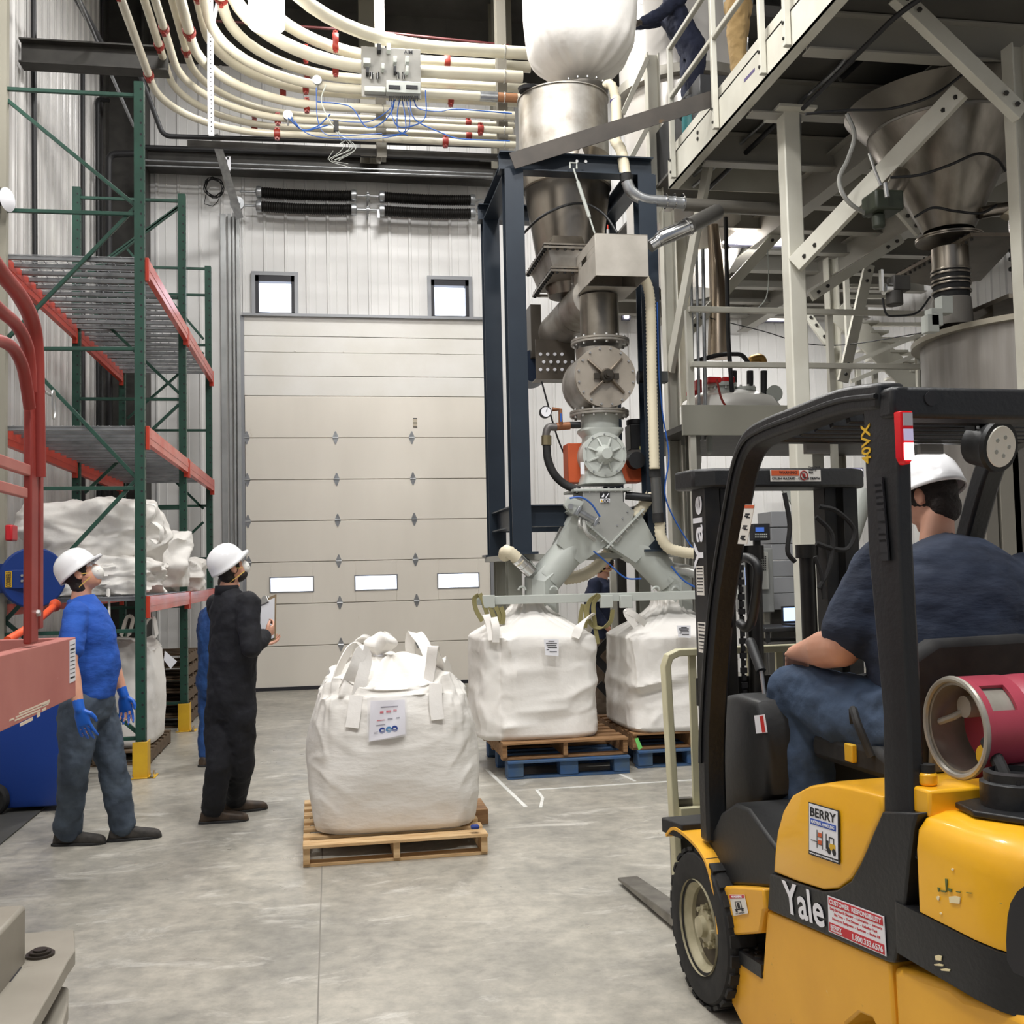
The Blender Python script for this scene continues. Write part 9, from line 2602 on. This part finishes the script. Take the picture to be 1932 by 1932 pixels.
# sticker on hood
q_ = [c7(804, 643, .02), c7(962, 690, .02), c7(964, 970, .02), c7(805, 915, .02)]
s1_ = quad(q_, 'dealer_sticker', M['ink'], hoodo, .0255)
def inset(q, u0, v0, u1, v1):
    tl_, tr_, br_, bl2 = q
    f = lambda u, v: (tl_ * (1 - u) + tr_ * u) * (1 - v) + (bl2 * (1 - u) + br_ * u) * v
    return [f(u0, v0), f(u1, v0), f(u1, v1), f(u0, v1)]
quad(inset(q_, .03, .02, .97, .915), 'sticker_face', wp_, s1_, .0233, .001)
fit_jobs.append(('BERRY', inset(q_, .08, .08, .92, .25), .0215, M['ink'], s1_, .007))
bm_ = mat('sticker_blue', (44, 84, 180), .5)
quad(inset(q_, .08, .29, .92, .40), 'blue_band', bm_, s1_, .0222, .001)
fit_jobs.append(('MATERIAL HANDLING', inset(q_, .12, .315, .88, .375), .0205, wp_, s1_, .001))
fit_jobs.append(('www.berrymaterial.com', inset(q_, .03, .935, .97, .985), .0232, wp_, s1_, .001))
for (u0, v0, u1, v1, mm) in ((.10, .70, .34, .71, 'ink'), (.30, .48, .315, .82, 'ink'), (.48, .48, .495, .82, 'ink'), (.30, .60, .49, .61, 'ink'), (.30, .74, .49, .75, 'ink'), (.34, .52, .46, .60, 'orangepart'), (.34, .66, .46, .74, 'orangepart'), (.60, .50, .62, .78, 'ink'), (.62, .62, .68, .78, 'ink'), (.72, .66, .90, .78, 'yellowguard'), (.70, .55, .72, .66, 'ink'), (.70, .54, .86, .56, 'ink'), (.84, .55, .86, .66, 'ink'), (.56, .80, .64, .815, 'ink')):
    quad(inset(q_, u0, v0, u1, v1), 'drawing_line', M[mm], s1_, .0218, .0008)
for u, v in ((.70, .80), (.86, .80)):
    p = inset(q_, u, v, u, v)[0]
    mb = MB(); mb.cyl(L(.0218, p.y, p.z), L(.0208, p.y, p.z), .010, seg=16); part(mb, 'drawing_wheel', M['ink'], s1_)
# customer responsibility sticker on band
q_ = [c7(912, 1130, .026), c7(1205, 1240, .026), c7(1218, 1448, .026), c7(918, 1318, .026)]
s2_ = quad(q_, 'service_sticker', wp_, band, .0262)
rd_ = mat('sticker_red', (196, 40, 52), .5)
quad(inset(q_, .02, .03, .98, .24), 'red_header', rd_, s2_, .024, .001); quad(inset(q_, .02, .72, .98, .97), 'red_footer', rd_, s2_, .024, .001)
fit_jobs += [('CUSTOMER  RESPONSIBILITY', inset(q_, .04, .07, .96, .20), .0228, wp_, s2_, .003), ('Daily Service & Cleaning  -  Lubrication  -  Insurance', inset(q_, .04, .29, .96, .385), .0240, M['ink'] if False else rd_, s2_, .001),
             ('Flat Tires  -  Tire Damage  -  Refueling Tank', inset(q_, .12, .42, .88, .515), .0240, rd_, s2_, .001), ('Damage to Equipment  -  Batteries  -  Engine Oil', inset(q_, .08, .55, .92, .645), .0240, rd_, s2_, .001),
             ('BERRY', inset(q_, .05, .76, .26, .87), .0228, wp_, s2_, .002), ('MATERIAL HANDLING', inset(q_, .05, .89, .26, .94), .0228, wp_, s2_, .001), ('1.800.333.6576', inset(q_, .45, .77, .96, .93), .0228, wp_, s2_, .003)]
# small warning label on the fender skirt
q_ = [c7(402, 1125, .02), c7(480, 1125, .02), c7(500, 1222, .02), c7(425, 1236, .02)]
s3_ = quad(q_, 'warning_label', lab_, fl_t, .0175)
quad(inset(q_, .02, .03, .98, .18), 'red_header', rd_, s3_, .0155, .001)
for (u0, v0, u1, v1) in ((.3, .35, .7, .38), (.3, .38, .34, .75), (.66, .38, .7, .75), (.2, .70, .8, .76), (.42, .42, .58, .68), (.24, .76, .36, .86), (.64, .76, .76, .86)):
    quad(inset(q_, u0, v0, u1, v1), 'pictogram', M['ink'], s3_, .0155, .001)
fit_jobs += [('WARNING', inset(q_, .15, .05, .85, .16), .0142, wp_, s3_, .001), ('NO RIDERS', inset(q_, .2, .89, .8, .97), .0155, M['ink'], s3_, .001)]
# 40VX on the rear pillar, reading upward
yq = FX(1628, 800, .033)
yv0, yv1 = FX(1624, 835, .034).y, FX(1643, 835, .034).y
zq0, zq1 = FX(1635, 875, .034).z, FX(1635, 800, .034).z
fit_jobs.append(('40VX', [V((0, yv0 - .005, zq0)), V((0, yv0 - .005, zq1)), V((0, yv1, zq1)), V((0, yv1, zq0))], .033, M['yellowguard'], pl1, .004))
# strips of pictograms on the A pillar
yl_ = [FX(x, y, .027) for x, y in ((1407, 952), (1425, 952), (1410, 1027), (1393, 1026))]
s4_ = quad(yl_, 'safety_label', lab_, fl_t, .026)
quad(inset(yl_, .02, .01, .98, .09), 'orange_band', M['orangepart'], s4_, .024, .001)
for v_ in (.22, .52, .78):
    for (u0, a_, u1, b_) in ((.25, 0, .7, .04), (.2, .05, .6, .09), (.4, .09, .8, .12)):
        quad(inset(yl_, u0, v_ + a_, u1, v_ + b_), 'pictogram', M['ink'], s4_, .024, .001)
for (x0_, y0_, x1_, y1_) in ((1326, 1068, 1345, 1124), (1334, 1175, 1346, 1235)):
    a, b = FX(x0_, y0_, xm0 - .001), FX(x1_, y1_, xm0 - .001)
    q_ = [V((0, .53, a.z)), V((0, .45, a.z)), V((0, .45, b.z)), V((0, .53, b.z))]
    s5_ = quad(q_, 'capacity_plate', lab_, fl_t, xm0 - .001)
    for k in range(8): quad(inset(q_, .1, .05 + .115 * k, .9, .08 + .115 * k + (.03 if k in (0, 3) else 0)), 'plate_print', M['ink'], s5_, xm0 - .003, .001)
# ---- text builders
def text_mesh(s):
    cu = bpy.data.curves.new('lettering', 'FONT'); cu.body = s; cu.size = 1.0; cu.extrude = 0.0; cu.offset = .018; cu.resolution_u = 3
    ob = bpy.data.objects.new('lettering', cu); COL.objects.link(ob)
    bpy.context.view_layer.update()
    dg = bpy.context.evaluated_depsgraph_get()
    me = bpy.data.meshes.new_from_object(ob.evaluated_get(dg))
    bpy.data.objects.remove(ob); bpy.data.curves.remove(cu)
    return me
def put_text(s, o, U, Vv, N_, m_, par, wdt=None, hgt=None, thick=.0015):
    me = text_mesh(s)
    xs_ = [v.co.x for v in me.vertices]; ys_ = [v.co.y for v in me.vertices]
    x0, x1, y0, y1 = min(xs_), max(xs_), min(ys_), max(ys_)
    sy = (hgt / (y1 - y0)) if hgt else 1; sx = (wdt / (x1 - x0)) if wdt else sy
    T = wm(par).inverted()
    mb = MB()
    vs = [o + U * ((v.co.x - x0) * sx) + Vv * ((v.co.y - y0) * sy) for v in me.vertices]
    fs = [tuple(p.vertices) for p in me.polygons]
    mb.add([p for p in vs], fs)
    o_ = mb.build('lettering', m_, par, flat=True)
    so = o_.modifiers.new('t', 'SOLIDIFY'); so.thickness = thick; so.offset = 0
    bpy.data.meshes.remove(me)
    return o_
for s, q_, x_, m_, par, bold in fit_jobs:
    tl_, tr_, br_, bl2 = q_
    u = br_ - bl2; v = tl_ - bl2
    A_ = L(x_, bl2.y, bl2.z); Uw = LD(0, u.y, u.z); Vw = LD(0, v.y, v.z)
    put_text(s, A_, Uw.normalized(), Vw.normalized(), None, m_, par, Uw.length, Vw.length, .001 if x_ < .03 else .002)
for s, o, U, Vv, h_, m_, par in txt_jobs:
    put_text(s, o, V(U), V(Vv), None, M[m_], par, None, h_ * (2.6 if '\n' in s else 1), .001)
rl_ = [o for o in bpy.data.objects if o.name.startswith('yellow_label')][-1]
_a, _b = at(20.5, 1107, 9.085), at(11.5, 1079, 9.085)
put_text('COXREELS', _a, V((0, 0, 1)), V((-1, 0, 0)), None, M['ink'], [o for o in hr.children if o.name.startswith('bracket')][0], _b.z - _a.z, _a.x - _b.x, .001)

# ================================================================ driver
Q = lambda px, py, y: L(*FY(px, py, y))
fwd = LD(0, 1, 0)
J = dict(pelvis=L(.70, -.60, 1.10), chest=Q(1800, 1125, -.54), neck=Q(1766, 1022, -.46), head=Q(1757, 938, -.40), look=(fwd + LD(-.35, 0, -.35)), hup=V((0, 0, 1)) + fwd * .35, front=fwd,
         sh=[Q(1935, 1105, -.50), Q(1668, 1080, -.46)], el=[L(1.20, -.32, 1.30), Q(1588, 1222, -.44)], wr=[L(.88, -.10, 1.20), Q(1498, 1232, -.10)],
         hip=[L(.80, -.60, 1.09), L(.50, -.60, 1.09)], kn=[L(.86, -.10, 1.10), Q(1503, 1308, -.12)], ank=[L(.80, -.02, .70), Q(1530, 1480, -.12)], toe=[fwd, fwd], armr=.082, forer=.062, legr=.112)
J['ank'][1] = L(J['ank'][1].x * 0 + .36, -.22, .70)
dimsd = (.25, .205, .29, .235, .285, .200, .275, .140)
navyt = clothm('navy_tshirt', (30, 39, 58), (38, 49, 70), .9, 3.2, (.7, .7, 2.0))
bj = clothm('blue_jeans', (44, 60, 82), (62, 80, 106), .7, 4)
drv, (hf, hs, hu) = person('heavy person in a navy t-shirt, jeans and white hard hat seated in the forklift', J, dimsd, navyt, bj, mat('driver_boot', (40, 36, 34), .7), sleeve=.74, mask_=False, gog=False, helmk=1.02, tilt=-.02,
       hands=((V((-.5, .8, -.1)), V((0, 0, -1)), V((-1, 0, 0)), .8), (LD(.5, .8, -.2), V((0, 0, -1)), LD(1, 0, 0), .9)), hairlow=-.09)
